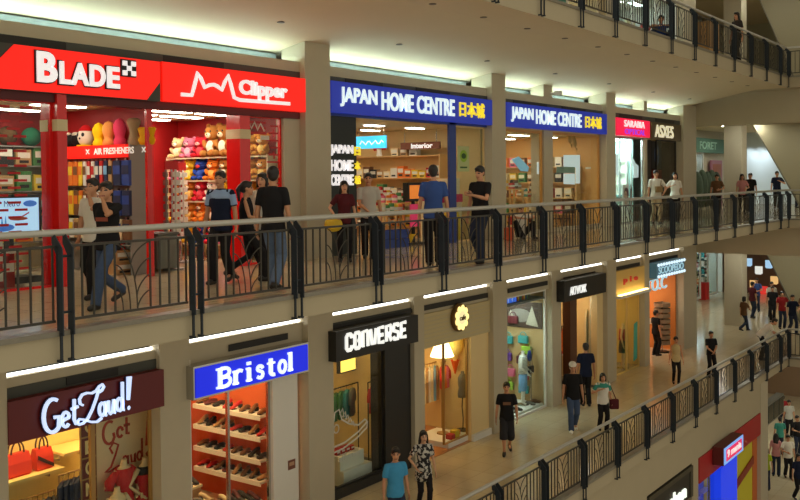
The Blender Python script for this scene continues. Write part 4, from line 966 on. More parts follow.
# ------------------------------------------------------------------ 6 shoe shop
m_or = mat('orange_shop_wall', (206, 92, 36), 0.6)
room(10.8, 13.68, ZL, 15.4, 2.9, m_or, m_or, m_yel)
lamps(11, 13.5, 12.8, 15.2, ZL+2.9, 2, 3, m_shopw, 'the shoe shop')
def bristol():
    mb = MB(); X0, X1, Z0, Z1 = 11.2, 13.12, ZL+2.97, ZL+3.32; H = Z1-Z0; m = mat('lit_ice_white', (226, 240, 244), 0.4, emit=0.9)
    mp = lambda a, b: (X0+a*(X1-X0), Z0+b*H)
    T = 0.088; S = 0.036
    def stem(a, b0, b1): strokes(mb, [[(a, b0), (a, b1)]], T, 11.97, 12.0, mp)
    def serif(a0, a1, b): strokes(mb, [[(a0, b), (a1, b)]], S, 11.97, 12.0, mp)
    stem(0.045, 0, 1); serif(0.0, 0.1, 0.05); serif(0.0, 0.1, 0.95)
    strokes(mb, [[(0.06, 0.95)]+arc(0.1, 0.74, 0.06, 0.21, 90, -90, 8)+[(0.06, 0.53)], [(0.06, 0.51)]+arc(0.105, 0.28, 0.066, 0.23, 90, -90, 8)+[(0.06, 0.05)]], 0.06, 11.97, 12.0, mp)
    stem(0.235, 0, 0.68); serif(0.2, 0.27, 0.05); serif(0.2, 0.24, 0.65); strokes(mb, [arc(0.285, 0.5, 0.045, 0.16, 170, 40, 6)], 0.06, 11.97, 12.0, mp)
    stem(0.405, 0, 0.68); serif(0.37, 0.44, 0.05); serif(0.37, 0.41, 0.65); strokes(mb, [[(0.405, 0.83), (0.405, 0.99)]], 0.095, 11.97, 12.0, mp)
    strokes(mb, [[(0.585, 0.5)]+arc(0.55, 0.52, 0.034, 0.13, 30, 270, 8)+arc(0.55, 0.2, 0.038, 0.17, 90, -150, 8)], 0.058, 11.97, 12.0, mp)
    stem(0.695, 0.12, 0.9); serif(0.65, 0.75, 0.66); strokes(mb, [arc(0.73, 0.14, 0.034, 0.11, 180, 300, 6)], 0.06, 11.97, 12.0, mp)
    strokes(mb, [arc(0.855, 0.34, 0.046, 0.31, 0, 360, 16)], 0.062, 11.97, 12.0, mp)
    stem(0.97, 0, 1); serif(0.935, 1.0, 0.05); serif(0.935, 0.97, 0.95)
    return mb.build('lettering', m)
s = empty('shop_sign', (12.2, 12.2, ZL+2.85), 0, 'bright blue lit box sign with white slab serif lettering', 'sign')
at_sign(MB().box(10.76, 13.57, 12.0, 12.28, ZL+2.9, ZL+3.39).build('sign_box', mat('lit_royal_blue', (16, 36, 214), 0.4, emit=0.85)), s)
at_sign(MB().box(10.72, 13.61, 12.02, 12.30, ZL+2.865, ZL+3.425).build('rim', m_chrome), s)
ob = bristol()
at_sign(ob, s)
window(10.8, 12.92, 12.42, ZL, ZL+2.88, m_chrome, 0.05, mull=(11.86,))
struct('wall_panel_white', MB().box(12.92, 13.62, 12.32, 12.42, ZL, ZL+2.88), m_white); struct('trim_jamb', MB().box(10.8, 10.86, 12.25, 12.42, ZL, ZL+3.5), m_white)
thing1(MB().box(-0.1, 0.1, -0.01, 0.0, -0.09, 0.09).use(1).box(-0.07, 0.07, -0.012, -0.01, -0.02, 0.05), 'wall_plaque', [mat('plaque_brown', (120, 70, 50), 0.5), mat('plaque_pale', (190, 150, 120), 0.5)], 'small brown plaque on the white panel of the shoe shop', 'plaque', None, False, (13.42, 12.32, onY(291, 465, 12.3).z))
def shoe(n, c, heel=False):
    mb = MB(); m = pal(c)
    mb.loft([[Vector((a*math.cos(t)*0.5, y+0, z+0.5*h*math.sin(t)+h*0.5)) for t in [2*PI*i/12 for i in range(12)]] for y, z, a, h in ((-0.14, 0.012, 0.02, 0.02), (-0.125, 0.01, 0.07, 0.045), (-0.07, 0.01, 0.09, 0.06), (0.0, 0.012+0.02*heel, 0.075, 0.085), (0.06, 0.012+0.045*heel, 0.07, 0.085), (0.12, 0.014+0.055*heel, 0.065, 0.07), (0.135, 0.02+0.055*heel, 0.03, 0.05))])
    mb.use(1)
    mb.box(-0.035, 0.035, 0.07, 0.125, 0, 0.02+0.05*heel); mb.box(-0.04, 0.04, -0.12, -0.01, 0, 0.012)
    return mb.mesh(n, [m, m_black], 'all')
SH = {(c, h): shoe('shoe', c, h) for c in ('black', 'brown', 'tan', 'maroon', 'cream', 'red', 'grey') for h in (False, True)}
trays = []
def tray(x, y, z, w, d, rz, label):
    r = empty('shelf_tray', (x, y, z), rz, label, 'shelf'); MB().box(-w/2, w/2, -d/2, d/2, -0.05, 0).build('board', m_white, r); MB().box(-w/2, w/2, -d/2, -d/2+0.02, -0.09, -0.05).build('edge', m_white, r); return r
random.seed(5)
where = []
for li, rz_ in enumerate((1.95, 1.53, 1.08, 0.66)):
    for side in (0, 1):
        if side == 0: x, y, w_, rz, lb = 12.0, 15.12, 1.6, 0, 'rear'
        else: x, y, w_, rz, lb = 13.42, 13.9, 1.9, NB, 'right hand'
        tray(x, y, ZL+rz_, w_, 0.42, rz, 'white shoe shelf on the %s wall, %s from the top' % (lb, ORD[li]))
        n = 8
        for k in range(n):
            c = random.choice(['black', 'brown', 'black', 'tan', 'maroon', 'brown', 'red']); h = random.random() < 0.4
            t = -w_/2+0.1+(w_-0.2)*k/(n-1)
            px, py = (x+t, y-0.02) if side == 0 else (x-0.02, y-t)
            place_mesh(SH[(c, h)], 'shoe', (px, py, ZL+rz_), rz+random.uniform(-0.25, 0.25), '%s %s, %s from the left on the %s %s wall shelf' % (c, 'heeled shoe' if h else 'flat shoe', ORD[k], ORD[li], lb), 'shoe', 'shoes on the %s wall shelves' % lb, 1.1)
for k, (x, y, w_, d_, h_, lb, nn) in enumerate(((11.55, 12.95, 0.95, 0.6, 0.62, 'front shoe table by the mullion', 'front table'), (12.55, 12.85, 0.6, 0.55, 0.5, 'small shoe table beside the white panel', 'small table'), (11.6, 13.8, 1.2, 0.6, 0.8, 'rear shoe table behind the front one', 'rear table'))):
    t = empty('display_plinth', (x, y, ZL), 0, 'wooden '+lb, 'table'); MB().rbox(-w_/2, w_/2, -d_/2, d_/2, 0, h_-0.05, 0.02).build('body', pal('tan'), t); MB().rbox(-w_/2-0.02, w_/2+0.02, -d_/2-0.02, d_/2+0.02, h_-0.05, h_, 0.02).build('top', pal('cream'), t)
    nx = int(w_/0.14)
    for i in range(nx):
        for j in range(2):
            c = random.choice(['black', 'black', 'brown', 'maroon', 'grey', 'cream']); h = random.random() < 0.5
            place_mesh(SH[(c, h)], 'shoe', (x-w_/2+0.08+i*(w_-0.16)/max(1, nx-1), y-0.15+j*0.3, ZL+h_), random.uniform(-0.3, 0.3), '%s shoe on the %s, %s row, %s from the left' % (c, nn, ('front', 'back')[j], ORD[i]), 'shoe', 'shoes on the '+nn, 1.1)

# ------------------------------------------------------------------ 7 black fronted sneaker shop
m_bkw = mat('black_shopfront', (30, 28, 26), 0.45)
room(14.55, 17.75, ZL, 15.5, 2.9, m_dw, m_dw, m_yel, right=m_bkw)
lamps(14.8, 17, 12.9, 15.2, ZL+2.9, 2, 2, m_shopw, 'the black fronted sneaker shop', 0.5, 0.2)
s = empty('shop_sign', (15.8, 12.1, ZL+2.9), 0, 'black box sign with heavy white capitals and a star in the first O', 'sign')
at_sign(MB().box(14.35, 17.2, 11.95, 12.3, ZL+2.92, ZL+3.52).build('sign_box', m_bkw), s)
mb = MB(); LX0, LX1, LZ0, LZ1 = onY(346, 345, 11.92).x, onY(408, 330, 11.92).x, ZL+3.1, ZL+3.43
cw = (LX1-LX0)/8; 
def cmap(k): return lambda a, b: (LX0+(k+a*0.88)*cw, LZ0+b*(LZ1-LZ0))
W_ = 0.075
rr = [(0.85, 0.72), (0.85, 0.88), (0.72, 0.97), (0.3, 0.97), (0.15, 0.85), (0.15, 0.15), (0.3, 0.03), (0.72, 0.03), (0.85, 0.12), (0.85, 0.28)]
oo = [(0.85, 0.5), (0.85, 0.88), (0.72, 0.97), (0.28, 0.97), (0.15, 0.85), (0.15, 0.15), (0.28, 0.03), (0.72, 0.03), (0.85, 0.15), (0.85, 0.5)]
GL = [[rr], [oo], [[(0.15, 0), (0.15, 0.95), (0.75, 0.95), (0.85, 0.85), (0.85, 0)]], [[(0.1, 1), (0.3, 0.05), (0.7, 0.05), (0.9, 1)]], [[(0.9, 0.97), (0.15, 0.97), (0.15, 0.03), (0.9, 0.03)], [(0.15, 0.5), (0.8, 0.5)]],
      [[(0.15, 0), (0.15, 0.97), (0.8, 0.97), (0.85, 0.85), (0.85, 0.6), (0.75, 0.48), (0.15, 0.48)], [(0.5, 0.48), (0.88, 0)]], [[(0.85, 0.8), (0.8, 0.97), (0.2, 0.97), (0.13, 0.8), (0.15, 0.58), (0.8, 0.44), (0.87, 0.2), (0.78, 0.03), (0.2, 0.03), (0.12, 0.2)]], [[(0.9, 0.97), (0.15, 0.97), (0.15, 0.03), (0.9, 0.03)], [(0.15, 0.5), (0.8, 0.5)]]]
for k, g_ in enumerate(GL): strokes(mb, g_, W_, 11.92, 11.95, cmap(k))
cx, cz = LX0+cw*1.44, (LZ0+LZ1)/2
st_ = [(cx+(0.055 if i % 2 == 0 else 0.023)*math.sin(i*PI/5), cz+(0.055 if i % 2 == 0 else 0.023)*math.cos(i*PI/5)) for i in range(10)]
mb.add([(cx, 11.92, cz)]+[(x, 11.92, z) for x, z in st_], [(0, 1+i, 1+(i+1) % 10) for i in range(10)])
at_sign(mb.build('lettering', mat('lit_cool_white', (236, 238, 234), 0.4, emit=0.9)), s)
struct('wall_black_pillar', MB().box(16.42, 17.38, 12.3, 12.7, ZL, ZL+2.92), m_bkw); struct('trim_black_base', MB().box(14.5, 16.42, 12.3, 12.5, ZL, ZL+0.18).box(14.5, 17.4, 12.25, 12.4, ZL+3.52, ZL+3.6), m_bkw)
struct('floor_dark', MB().box(14.5, 17.4, 12.5, 15.4, ZL, ZL+0.02), mat('dark_shop_floor', (60, 58, 52), 0.4))
wv = window(14.5, 16.42, 12.4, ZL+0.18, ZL+2.92, m_bkw, 0.04)
# sneaker outline on the pane
mb = MB(); mp = lambda a, b: (14.72+a*1.15, ZL+0.95+b*0.95)
strokes(mb, [[(0, 0.12), (0.0, 0.0), (0.3, 0.02), (0.7, 0.14), (1.0, 0.3), (1.02, 0.42), (0.95, 0.5), (0.75, 0.42)], [(0.0, 0.12), (0.35, 0.14), (0.75, 0.27), (1.0, 0.42)], [(0.0, 0.12), (0.02, 0.5), (0.08, 0.86), (0.2, 0.9), (0.28, 0.66), (0.48, 0.52), (0.75, 0.42)]], 0.035, 12.385, 12.392, mp)
for i in range(5): strokes(mb, [[(0.22+i*0.075, 0.78-i*0.07), (0.3+i*0.075, 0.9-i*0.09), (0.34+i*0.075, 0.7-i*0.07)]], 0.028, 12.385, 12.392, mp)
strokes(mb, [arc(0.12, 0.5, 0.07, 0.09, 0, 360, 14)], 0.025, 12.385, 12.392, mp)
mb.build('shoe_decal', mat('decal_white', (210, 214, 206), 0.5), wv)
lettering('lettering', 'all star', 14.9, 15.7, ZL+0.72, ZL+0.86, 12.392, mat('decal_white', (0, 0, 0)), wv, depth=0.006)
b = empty('display_plinth', (UX(346, 12.85), 12.85, ZL+0.02), 0, 'white stepped plinth with small red boxes in the sneaker window', 'plinth')
MB().box(-0.42, 0.55, -0.2, 0.25, 0, 0.32).build('lower_step', m_white, b); MB().box(-0.42, 0.4, -0.1, 0.25, 0.32, 0.62).build('upper_step', m_white, b)
for k in range(4): place_mesh(box_mesh('shoe_box', 0.12, 0.2, 0.1, 'red'), 'shoe_box', (UX(346, 12.85)-0.3+k*0.16, 12.98, ZL+0.64), 0, 'small red box on the stepped white plinth, %s from the left' % ORD[k], 'box', 'red boxes on the white plinth')
rail(UX(330, 13.5), UX(356, 13.5), 13.5, ZL+0.02, 1.85, 'dark clothes rail with green shirts in the sneaker shop', m_black)
for k, c in enumerate(('green', 'green', 'teal', 'grey')): garment((UX(333, 13.5)+k*0.2, 13.5, ZL+1.8), 0.5, pal(c), '%s shirt, %s from the left on the sneaker shop rail' % (c, ORD[k]), 'shirts on the sneaker shop rail', 0.44, 0.62)
rail(UX(366, 13.0), UX(386, 13.0), 13.0, ZL+0.02, 1.95, 'dark rail holding a red shirt beside the black pillar', m_black)
for k, c in enumerate(('red', 'red', 'grey')): garment((UX(371, 13.0)+k*0.1, 13.0, ZL+1.9), 0.3, pal(c), '%s shirt beside the black pillar, %s from the left' % (c, ORD[k]), 'shirts beside the black pillar', 0.44, 0.62)
lt_ = empty('wall_lightbox', (UX(348, 13.9, 365), 13.9, onY(348, 372, 13.9).z), 0, 'small yellow light box high on the sneaker shop rear wall', 'light box'); MB().box(-0.3, 0.3, 0, 0.1, 0, 0.5).build('case', m_bkw, lt_); MB().box(-0.27, 0.27, -0.01, 0, 0.03, 0.47).build('diffuser', lamp_mat('yellow_box', (255, 210, 90), 2.0), lt_)

# ------------------------------------------------------------------ 8 cream boutique with the round lamp sign
m_cr = mat('cream_boutique', (232, 206, 150), 0.6)
room(17.7, 20.7, ZL, 15.2, 2.75, m_cr, m_cr, m_yel)
lamps(17.9, 20, 12.9, 15, ZL+2.75, 2, 2, m_shopw, 'the cream boutique', 0.5, 0.3)
mb = MB().box(17.8, 20.84, 12.25, 12.3, ZL+2.62, ZL+3.42); mb.use(1)
for k in range(8): mb.box(17.8, 20.84, 12.244, 12.25, ZL+2.66+k*0.095, ZL+2.668+k*0.095)
struct('wall_fascia_cream', mb, [mat('cream_fascia', (200, 184, 140), 0.6), m_beige])
s = empty('shop_sign', (19.3, 12.2, ZL+3.18), 0, 'round glowing sign with a petal ring and dark cursive word', 'sign')
at_sign(MB().lathe([(0.32, 0.0), (0.34, 0.03), (0.34, 0.1), (0.32, 0.12)], 28, Matrix.Translation((19.3, 12.25, ZL+3.18)) @ Matrix.Rotation(PI/2, 4, 'X')).build('backing', mat('brass_dark', (120, 92, 50), 0.4, 0.5)), s)
mb = MB()
for k in range(9): a = k*2*PI/9; mb.ell((19.3+0.23*math.cos(a), 12.12, ZL+3.18+0.23*math.sin(a)), 0.085, 0.02, 0.085, 10, 6)
at_sign(mb.build('petal_ring', lamp_mat('petal_glow', (255, 226, 140), 1.6)), s)
at_sign(MB().ell((19.3, 12.12, ZL+3.18), 0.19, 0.015, 0.19, 16, 8).build('disc', lamp_mat('disc_glow', (255, 236, 170), 1.0)), s)
at_sign(lettering('lettering', 'cafe', 19.16, 19.44, ZL+3.12, ZL+3.25, 12.10, mat('sign_ink', (90, 60, 30), 0.5), bold=0.02, depth=0.012), s)
struct('wall_panel_cream', MB().box(19.98, 20.84, 12.3, 12.42, ZL, ZL+2.62), m_cr); struct('baseboard_cream', MB().box(19.98, 20.84, 12.22, 12.3, ZL, ZL+0.16), m_white)
struct('floor_wood', MB().box(17.8, 20.6, 12.3, 15.2, ZL, ZL+0.012), mat('wood_floor', (176, 116, 60), 0.35, noise=0.2, nscale=6))
window(18.9, 19.98, 12.42, ZL+0.14, ZL+2.62, mat('gold_frame', (0, 0, 0)), 0.03)
pf = empty('display_platform', (19.68, 12.95, ZL+0.012), 0, 'low white platform in the cream boutique window', 'platform'); MB().box(-0.6, 0.46, -0.55, 0.5, 0, 0.13).build('body', m_white, pf)
def dress_form(loc, m, label):
    r = empty('dress_form', loc, 0, label, 'dress form'); MB().loft([ring(0, 0, z, a, b) for z, a, b in ((0.85, 0.15, 0.11), (0.95, 0.155, 0.115), (1.08, 0.12, 0.09), (1.22, 0.15, 0.11), (1.34, 0.16, 0.1), (1.42, 0.1, 0.07), (1.44, 0.05, 0.05), (1.5, 0.045, 0.045))]).build('torso', m, r, 'all')
    MB().tube([(0, 0, 0.02), (0.02, 0, 0.3), (-0.03, 0, 0.6), (0, 0, 0.88)], 0.015, 8).build('stand_pole', m_black, r); MB().cyl(0, 0, 0, 0.025, 0.16).build('stand_base', m_black, r); return r
dress_form((UX(461, 12.75), 12.75, ZL+0.142), mat('grey_knit', (112, 110, 108), 0.9), 'grey knit dress form on a curved stand in the cream boutique')
lp = empty('standing_lamp', (UX(442, 13.0, 350), 13.0, ZL+0.142), 0, 'tall lamp with a glowing white shade in the cream boutique', 'lamp'); MB().cyl(0, 0, 0, 1.95, 0.015).build('pole', m_gold, lp); MB().cyl(0, 0, 0, 0.03, 0.15).build('base', m_gold, lp); MB().lathe([(0.3, 1.95), (0.16, 2.3), (0.15, 2.3), (0.28, 1.95)], 20).build('lamp_shade', lamp_mat('lamp_shade_glow', (255, 226, 160), 6.0), lp)
mb = MB().lathe([(0.02, 0.3), (0.1, 0.5), (0.19, 0.62), (0.22, 0.75), (0.2, 0.98), (0.12, 1.08)], 14); mb.use(1).lathe([(0.015, 0), (0.1, 0.32), (0.12, 0.36), (0.0, 0.3)], 14)
thing1(mb, 'cone_ornament', [fab('ice_yellow', (250, 224, 140)), fab('ice_orange', (224, 96, 40))], 'giant ice cream cone ornament hanging beside the glowing lamp', 'ornament', None, True, (UX(455, 13.1, 360), 13.1, ZL+1.5))
MB().tube([(0, 0, 1.05), (0, 0, 1.2)], 0.006).build('cord', m_white, bpy.data.objects['cone_ornament'])
rail(UX(440, 13.5), UX(456, 13.5)+0.1, 13.5, ZL+0.012, 1.75, 'gold rail of red and pink tops inside the cream boutique', m_gold)
for k, c in enumerate(('red', 'orange', 'pink', 'red', 'orange', 'red')): garment((UX(441, 13.5)+k*0.12, 13.5, ZL+1.69), 0.5, pal(c), '%s top, %s from the left on the boutique rail' % (c, ORD[k]), 'tops on the cream boutique rail', 0.44, 0.6)
rail(UX(424, 13.8)-0.1, UX(438, 13.8), 13.8, ZL+0.012, 1.7, 'gold rail of pale dresses at the left of the cream boutique', m_gold)
for k, c in enumerate(('cream', 'tan', 'white', 'cream', 'sky', 'tan')): garment((UX(424, 13.8)-0.05+k*0.12, 13.8, ZL+1.64), 0.5, pal(c), '%s dress, %s from the left on the boutique rear rail' % (c, ORD[k]), 'dresses on the cream boutique rear rail', 0.42, 0.9)
for k, c in enumerate(('red', 'yellow', 'orange')): thing1(MB().rbox(-0.09, 0.09, -0.09, 0.09, 0, 0.12+0.06*(k == 1), 0.02), 'gift_box', pal(c), '%s small box at the foot of the grey dress form' % c, 'box', None, True, (19.45+k*0.2, 12.58+0.1*(k == 2), ZL+0.142))

# ------------------------------------------------------------------ 9 casual wear shop with the striped mannequin
m_slat = mat('slat_wall', (190, 156, 106), 0.6)
room(21.5, 24.3, ZL, 14.2, 3.35, m_white, m_slat, m_white, right=m_slat)
lamps(21.8, 24.1, 12.9, 14, ZL+3.35, 3, 3, m_shopc, 'the casual wear shop', 0.5, 0.2)
w9 = window(21.55, 24.22, 12.42, ZL, ZL+3.38, m_white, 0.06)
s = empty('hanging_sign', (UX(516.5, 12.6), 12.6, ZL+3.05), 0, 'small hanging sign of blue letters and coloured flag stripes behind glass', 'sign')
mb = MB()
for k in range(8): mb.use(k % 4).box(-0.05+k*0.085, 0.025+k*0.085, 0, 0.02, 0.02, 0.33)
mb.build('flag_stripes', [pal('red'), pal('yellow'), pal('blue'), pal('green')], s); lettering('lettering', 'OKAI', -0.6, -0.08, 0.04, 0.3, 0.0, mat('lit_blue_letter', (60, 110, 220), 0.4, emit=0.7), s, bold=0.03, depth=0.02)
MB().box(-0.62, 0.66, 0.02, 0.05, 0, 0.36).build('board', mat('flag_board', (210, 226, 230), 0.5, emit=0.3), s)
mb = MB().box(-0.62, 0.62, -0.02, 0, 0, 0.75); mb.use(1); mb.ell((-0.1, -0.022, 0.35), 0.38, 0.004, 0.2, 14, 8); mb.use(2); mb.prism([(0.1, 0.1), (0.5, 0.05), (0.3, 0.65)], 'y', -0.027, -0.02).prism([(-0.5, 0.1), (-0.2, 0.1), (-0.4, 0.5)], 'y', -0.027, -0.02)
thing1(mb, 'wall_picture', [mat('pic_brown', (70, 50, 40), 0.6), mat('pic_grey', (130, 120, 110), 0.6), mat('pic_light', (180, 170, 150), 0.6)], 'dark photo panel high on the casual wear shop slat wall', 'picture', None, False, (24.26, 13.15, ZL+2.2)).rotation_euler = (0, 0, NB)
bagm = {}
for c in ('teal', 'red', 'purple', 'lime', 'maroon', 'yellow', 'pink', 'sky'):
    mb = MB().rbox(-0.16, 0.16, -0.05, 0.05, 0, 0.22, 0.03); mb.tube([(0.1*math.cos(PI*i/8), 0, 0.21+0.12*math.sin(PI*i/8)) for i in range(9)], 0.012, 6); bagm[c] = mb.mesh('sling_bag', pal(c), True)
for k, (x, z, c) in enumerate(((22.0, 2.1, 'yellow'), (22.5, 2.3, 'maroon'), (22.35, 1.7, 'teal'), (22.8, 1.75, 'teal'), (22.3, 1.2, 'purple'), (22.75, 1.15, 'maroon'), (22.4, 0.75, 'pink'), (22.8, 0.7, 'red'), (22.35, 0.35, 'lime'), (22.8, 0.3, 'teal'), (22.9, 1.45, 'lime'), (22.05, 1.5, 'sky'))):
    place_mesh(bagm[c], 'sling_bag', (24.2, 14.0-(x-22.0)*1.1, ZL+z), NB, '%s bag hung on the slat wall, %s of twelve counted from the top row down' % (c, ORD[k]), 'bag', 'bags on the slat wall')
m_stripe = bpy.data.materials.new('striped_shirt'); m_stripe.use_nodes = True; nt = m_stripe.node_tree
tc = nt.nodes.new('ShaderNodeTexCoord'); wv_ = nt.nodes.new('ShaderNodeTexWave'); wv_.bands_direction = 'Z'; wv_.inputs['Scale'].default_value = 8.0; cr_ = nt.nodes.new('ShaderNodeValToRGB'); cr_.color_ramp.elements[0].position = 0.45; cr_.color_ramp.elements[1].position = 0.5
cr_.color_ramp.elements[0].color = (*lin((150, 156, 150)), 1); cr_.color_ramp.elements[1].color = (*lin((232, 230, 220)), 1)
nt.links.new(tc.outputs['Object'], wv_.inputs['Vector']); nt.links.new(wv_.outputs['Fac'], cr_.inputs['Fac']); nt.links.new(cr_.outputs['Color'], nt.nodes['Principled BSDF'].inputs['Base Color'])
pf = empty('display_platform', (23.0, 12.95, ZL), 0, 'low white plinth under the striped mannequin', 'platform'); MB().box(-1.2, 1.2, -0.45, 0.4, 0, 0.1).build('body', m_white, pf)
mannequin((UX(523, 12.85, 380), 12.85, ZL+0.1), 0.35, 'headless mannequin in a striped shirt and blue shorts', ((0.9, 0.17, 0.125), (1.05, 0.15, 0.11), (1.2, 0.16, 0.115), (1.32, 0.165, 0.11), (1.40, 0.13, 0.08)), m_stripe, 'bent', m_body=mat('mannequin_white', (226, 220, 206), 0.4), shorts=mat('blue_shorts', (110, 160, 206), 0.8, noise=0.25, nscale=18))
r = empty('garment_stand', (UX(531, 12.8, 380), 12.8, ZL+0.1), 0, 'chrome stand hung with a blue scarf and dark bag beside the mannequin', 'stand'); MB().cyl(0, 0, 0, 1.6, 0.015).tube([(-0.2, 0, 1.5), (0.2, 0, 1.5)], 0.012).build('pole', m_chrome, r); MB().cyl(0, 0, 0, 0.02, 0.18).build('base', m_chrome, r)
MB().ell((-0.12, -0.02, 1.36), 0.1, 0.05, 0.16, 10, 8).build('scarf', pal('blue'), r, True); MB().rbox(-0.12, 0.12, -0.05, 0.05, 0.85, 1.05, 0.03).tube([(0.1, 0, 1.05), (0.0, 0, 1.45), (-0.1, 0, 1.05)], 0.008).build('bag', pal('black'), r)
for k in range(4): place_mesh(SH[(('grey', 'black', 'grey', 'brown')[k], False)], 'shoe', (22.7+k*0.32+(0.45 if k > 1 else 0), 12.68, ZL+0.1), 0.3, '%s sneaker on the white plinth, %s from the left' % (('grey', 'black', 'grey', 'brown')[k], ORD[k]), 'shoe', None, 1.1)

# ------------------------------------------------------------------ 10 black sign T-shirt shop
m_brn = mat('brown_wood', (96, 58, 34), 0.5)
room(24.85, 28.3, ZL, 15, 2.95, m_brn, mat('dim_shop_wall', (150, 112, 70), 0.7), m_yel, right=m_cr)
lamps(25, 28.0, 12.7, 14.8, ZL+2.95, 3, 3, m_shopw, 'the shop under the plain black sign', 0.4, 0.2)
s = empty('shop_sign', (26.2, 12.1, ZL+3.0), 0, 'black box sign with small condensed white capitals', 'sign')
at_sign(MB().box(24.5, 27.4, 11.95, 12.3, ZL+2.98, ZL+3.58).build('sign_box', m_bkw), s)
at_sign(lettering('lettering', 'ARTWORK', 24.85, 25.95, ZL+3.14, ZL+3.38, 11.95, mat('lit_cool_white', (0, 0, 0)), bold=0.0, depth=0.02), s)
struct('pillar_wood', MB().box(25.7, 26.15, 12.35, 12.6, ZL, ZL+2.95), m_brn); struct('wall_jamb_yellow', MB().box(27.5, 27.95, 12.3, 12.5, ZL, ZL+2.98), m_cr)
struct('floor_dark_shop', MB().box(24.79, 27.5, 12.35, 15, ZL, ZL+0.012), mat('dark_shop_floor', (0, 0, 0)))
rail(UX(561, 13.0), UX(572, 13.0), 13.0, ZL+0.012, 1.95, 'dark rail of red and orange T-shirts left of the brown post', m_black)
for k, c in enumerate(('orange', 'red', 'red', 'grey')): garment((UX(562, 13.0)+k*0.18, 13.0, ZL+1.89), 0.7, pal(c), '%s T-shirt, %s from the left beside the brown post' % (c, ORD[k]), 'T-shirts beside the brown post', 0.46, 0.7)
table(UX(566, 13.5)-0.1, 13.6, 0.9, 0.6, 0.85, m_brn, 'dark wooden table of folded shirts inside the T-shirt shop')
for k in range(6): thing1(MB().rbox(-0.13, 0.13, -0.15, 0.15, 0, 0.05, 0.02), 'folded_shirt', pal(('white', 'orange', 'navy', 'red', 'grey', 'yellow')[k]), '%s folded shirt on the dark wooden table' % ('white', 'orange', 'navy', 'red', 'grey', 'yellow')[k], 'shirt', None, True, (UX(566, 13.5)-0.4+(k % 3)*0.29, 13.6, ZL+0.85+0.055*(k//3)))
w_ = empty('standing_mirror', (UX(589, 13.0), 13.0, ZL+0.012), 0.15, 'tall arched mirror with a pale frame right of the brown post', 'mirror')
ar = [(-0.42, 0), (0.42, 0), (0.42, 1.9)]+[(0.42*math.cos(PI*i/10), 1.9+0.42*math.sin(PI*i/10)) for i in range(1, 10)]+[(-0.42, 1.9)]
MB().prism(ar, 'y', 0, 0.05).build('frame', pal('cream'), w_); MB().prism([(x*0.9, 0.05+z*0.97) for x, z in ar], 'y', -0.008, 0).build('glass', mat('mirror_glass', (150, 170, 160), 0.08, 0.9), w_)
MB().box(-0.3, 0.3, -0.04, -0.01, 0.05, 0.6).build('foot_panel', pal('tan'), w_)
for k in range(3): ceiling_lamp(26.9+k*0.35, 12.75, ZL+2.95, 0.12, 0.12, m_shopc, 'small spot lamp over the arched mirror, %s from the left' % ORD[k], 'spot lamps over the arched mirror')

# ------------------------------------------------------------------ 11 yellow lit boutique
m_ye = mat('yellow_boutique', (236, 206, 120), 0.6)
room(28.7, 31.5, ZL, 13.6, 2.6, m_ye, m_ye, m_yel)
lamps(28.8, 31, 12.7, 13.5, ZL+2.6, 2, 1, m_shopw, 'the yellow boutique', 0.5, 0.2)
s = empty('shop_sign', (29.9, 12.2, ZL+2.6), 0, 'small red word over a glowing white ledge on a yellow lit fascia', 'sign')
at_sign(MB().box(28.68, 31.2, 12.2, 12.28, ZL+2.72, ZL+3.48).build('fascia', mat('yellow_fascia', (226, 190, 110), 0.6)), s)
at_sign(MB().box(28.62, 31.26, 11.98, 12.28, ZL+2.62, ZL+2.70).build('ledge', m_white), s); at_sign(MB().box(28.75, 31.15, 12.04, 12.14, ZL+2.70, ZL+2.73).build('ledge_lamp', lamp_mat('ledge_glow', (255, 220, 140), 6.0)), s)
at_sign(lettering('lettering', 'pie', 29.35, 30.55, ZL+3.0, ZL+3.24, 12.2, mat('sign_red', (206, 56, 40), 0.5, emit=0.2), bold=0.03, depth=0.03, spacing=1.6), s)
window(28.66, 30.1, 12.42, ZL, ZL+2.62, mat('yellow_frame', (216, 190, 120), 0.5)); window(30.1, 31.2, 12.42, ZL, ZL+2.62, mat('yellow_frame', (0, 0, 0)))
p5 = onY(627, 350, 12.8); mannequin((UX(623, 12.72, 340), 12.72, ZL+0.0), 0.2, 'mannequin in a red ruffled top and black skirt in the yellow boutique', ((0.98, 0.17, 0.13), (1.1, 0.16, 0.12), (1.25, 0.165, 0.12), (1.36, 0.15, 0.1)), mat('ruffle_red', (180, 44, 50), 0.8), 'down', shorts=None)
o = MB().loft([ring(0, 0, z, a, b) for z, a, b in ((0.55, 0.2, 0.15), (0.75, 0.19, 0.145), (0.95, 0.16, 0.12), (1.0, 0.15, 0.11))]).build('skirt', m_bdress, [x for x in bpy.data.objects if x.name.startswith('mannequin') and x.parent is None][-1], 'all')
mb = MB().prism([(-0.14, 0), (0.14, 0.06), (0.18, 1.3), (-0.1, 1.24)], 'y', 0, 0.02); thing1(mb, 'banner', mat('teal_banner', (70, 176, 160), 0.6), 'slanted teal banner standing at the right of the yellow boutique window', 'banner', None, False, (UX(635.5, 12.2, 340), 12.2, ZL+0.35)); MB().cyl(0, 0.03, -0.34, 1.3, 0.015).build('pole', m_chrome, bpy.data.objects['banner']); MB().cyl(0, 0.03, -0.345, -0.32, 0.14).build('base', m_chrome, bpy.data.objects['banner'])
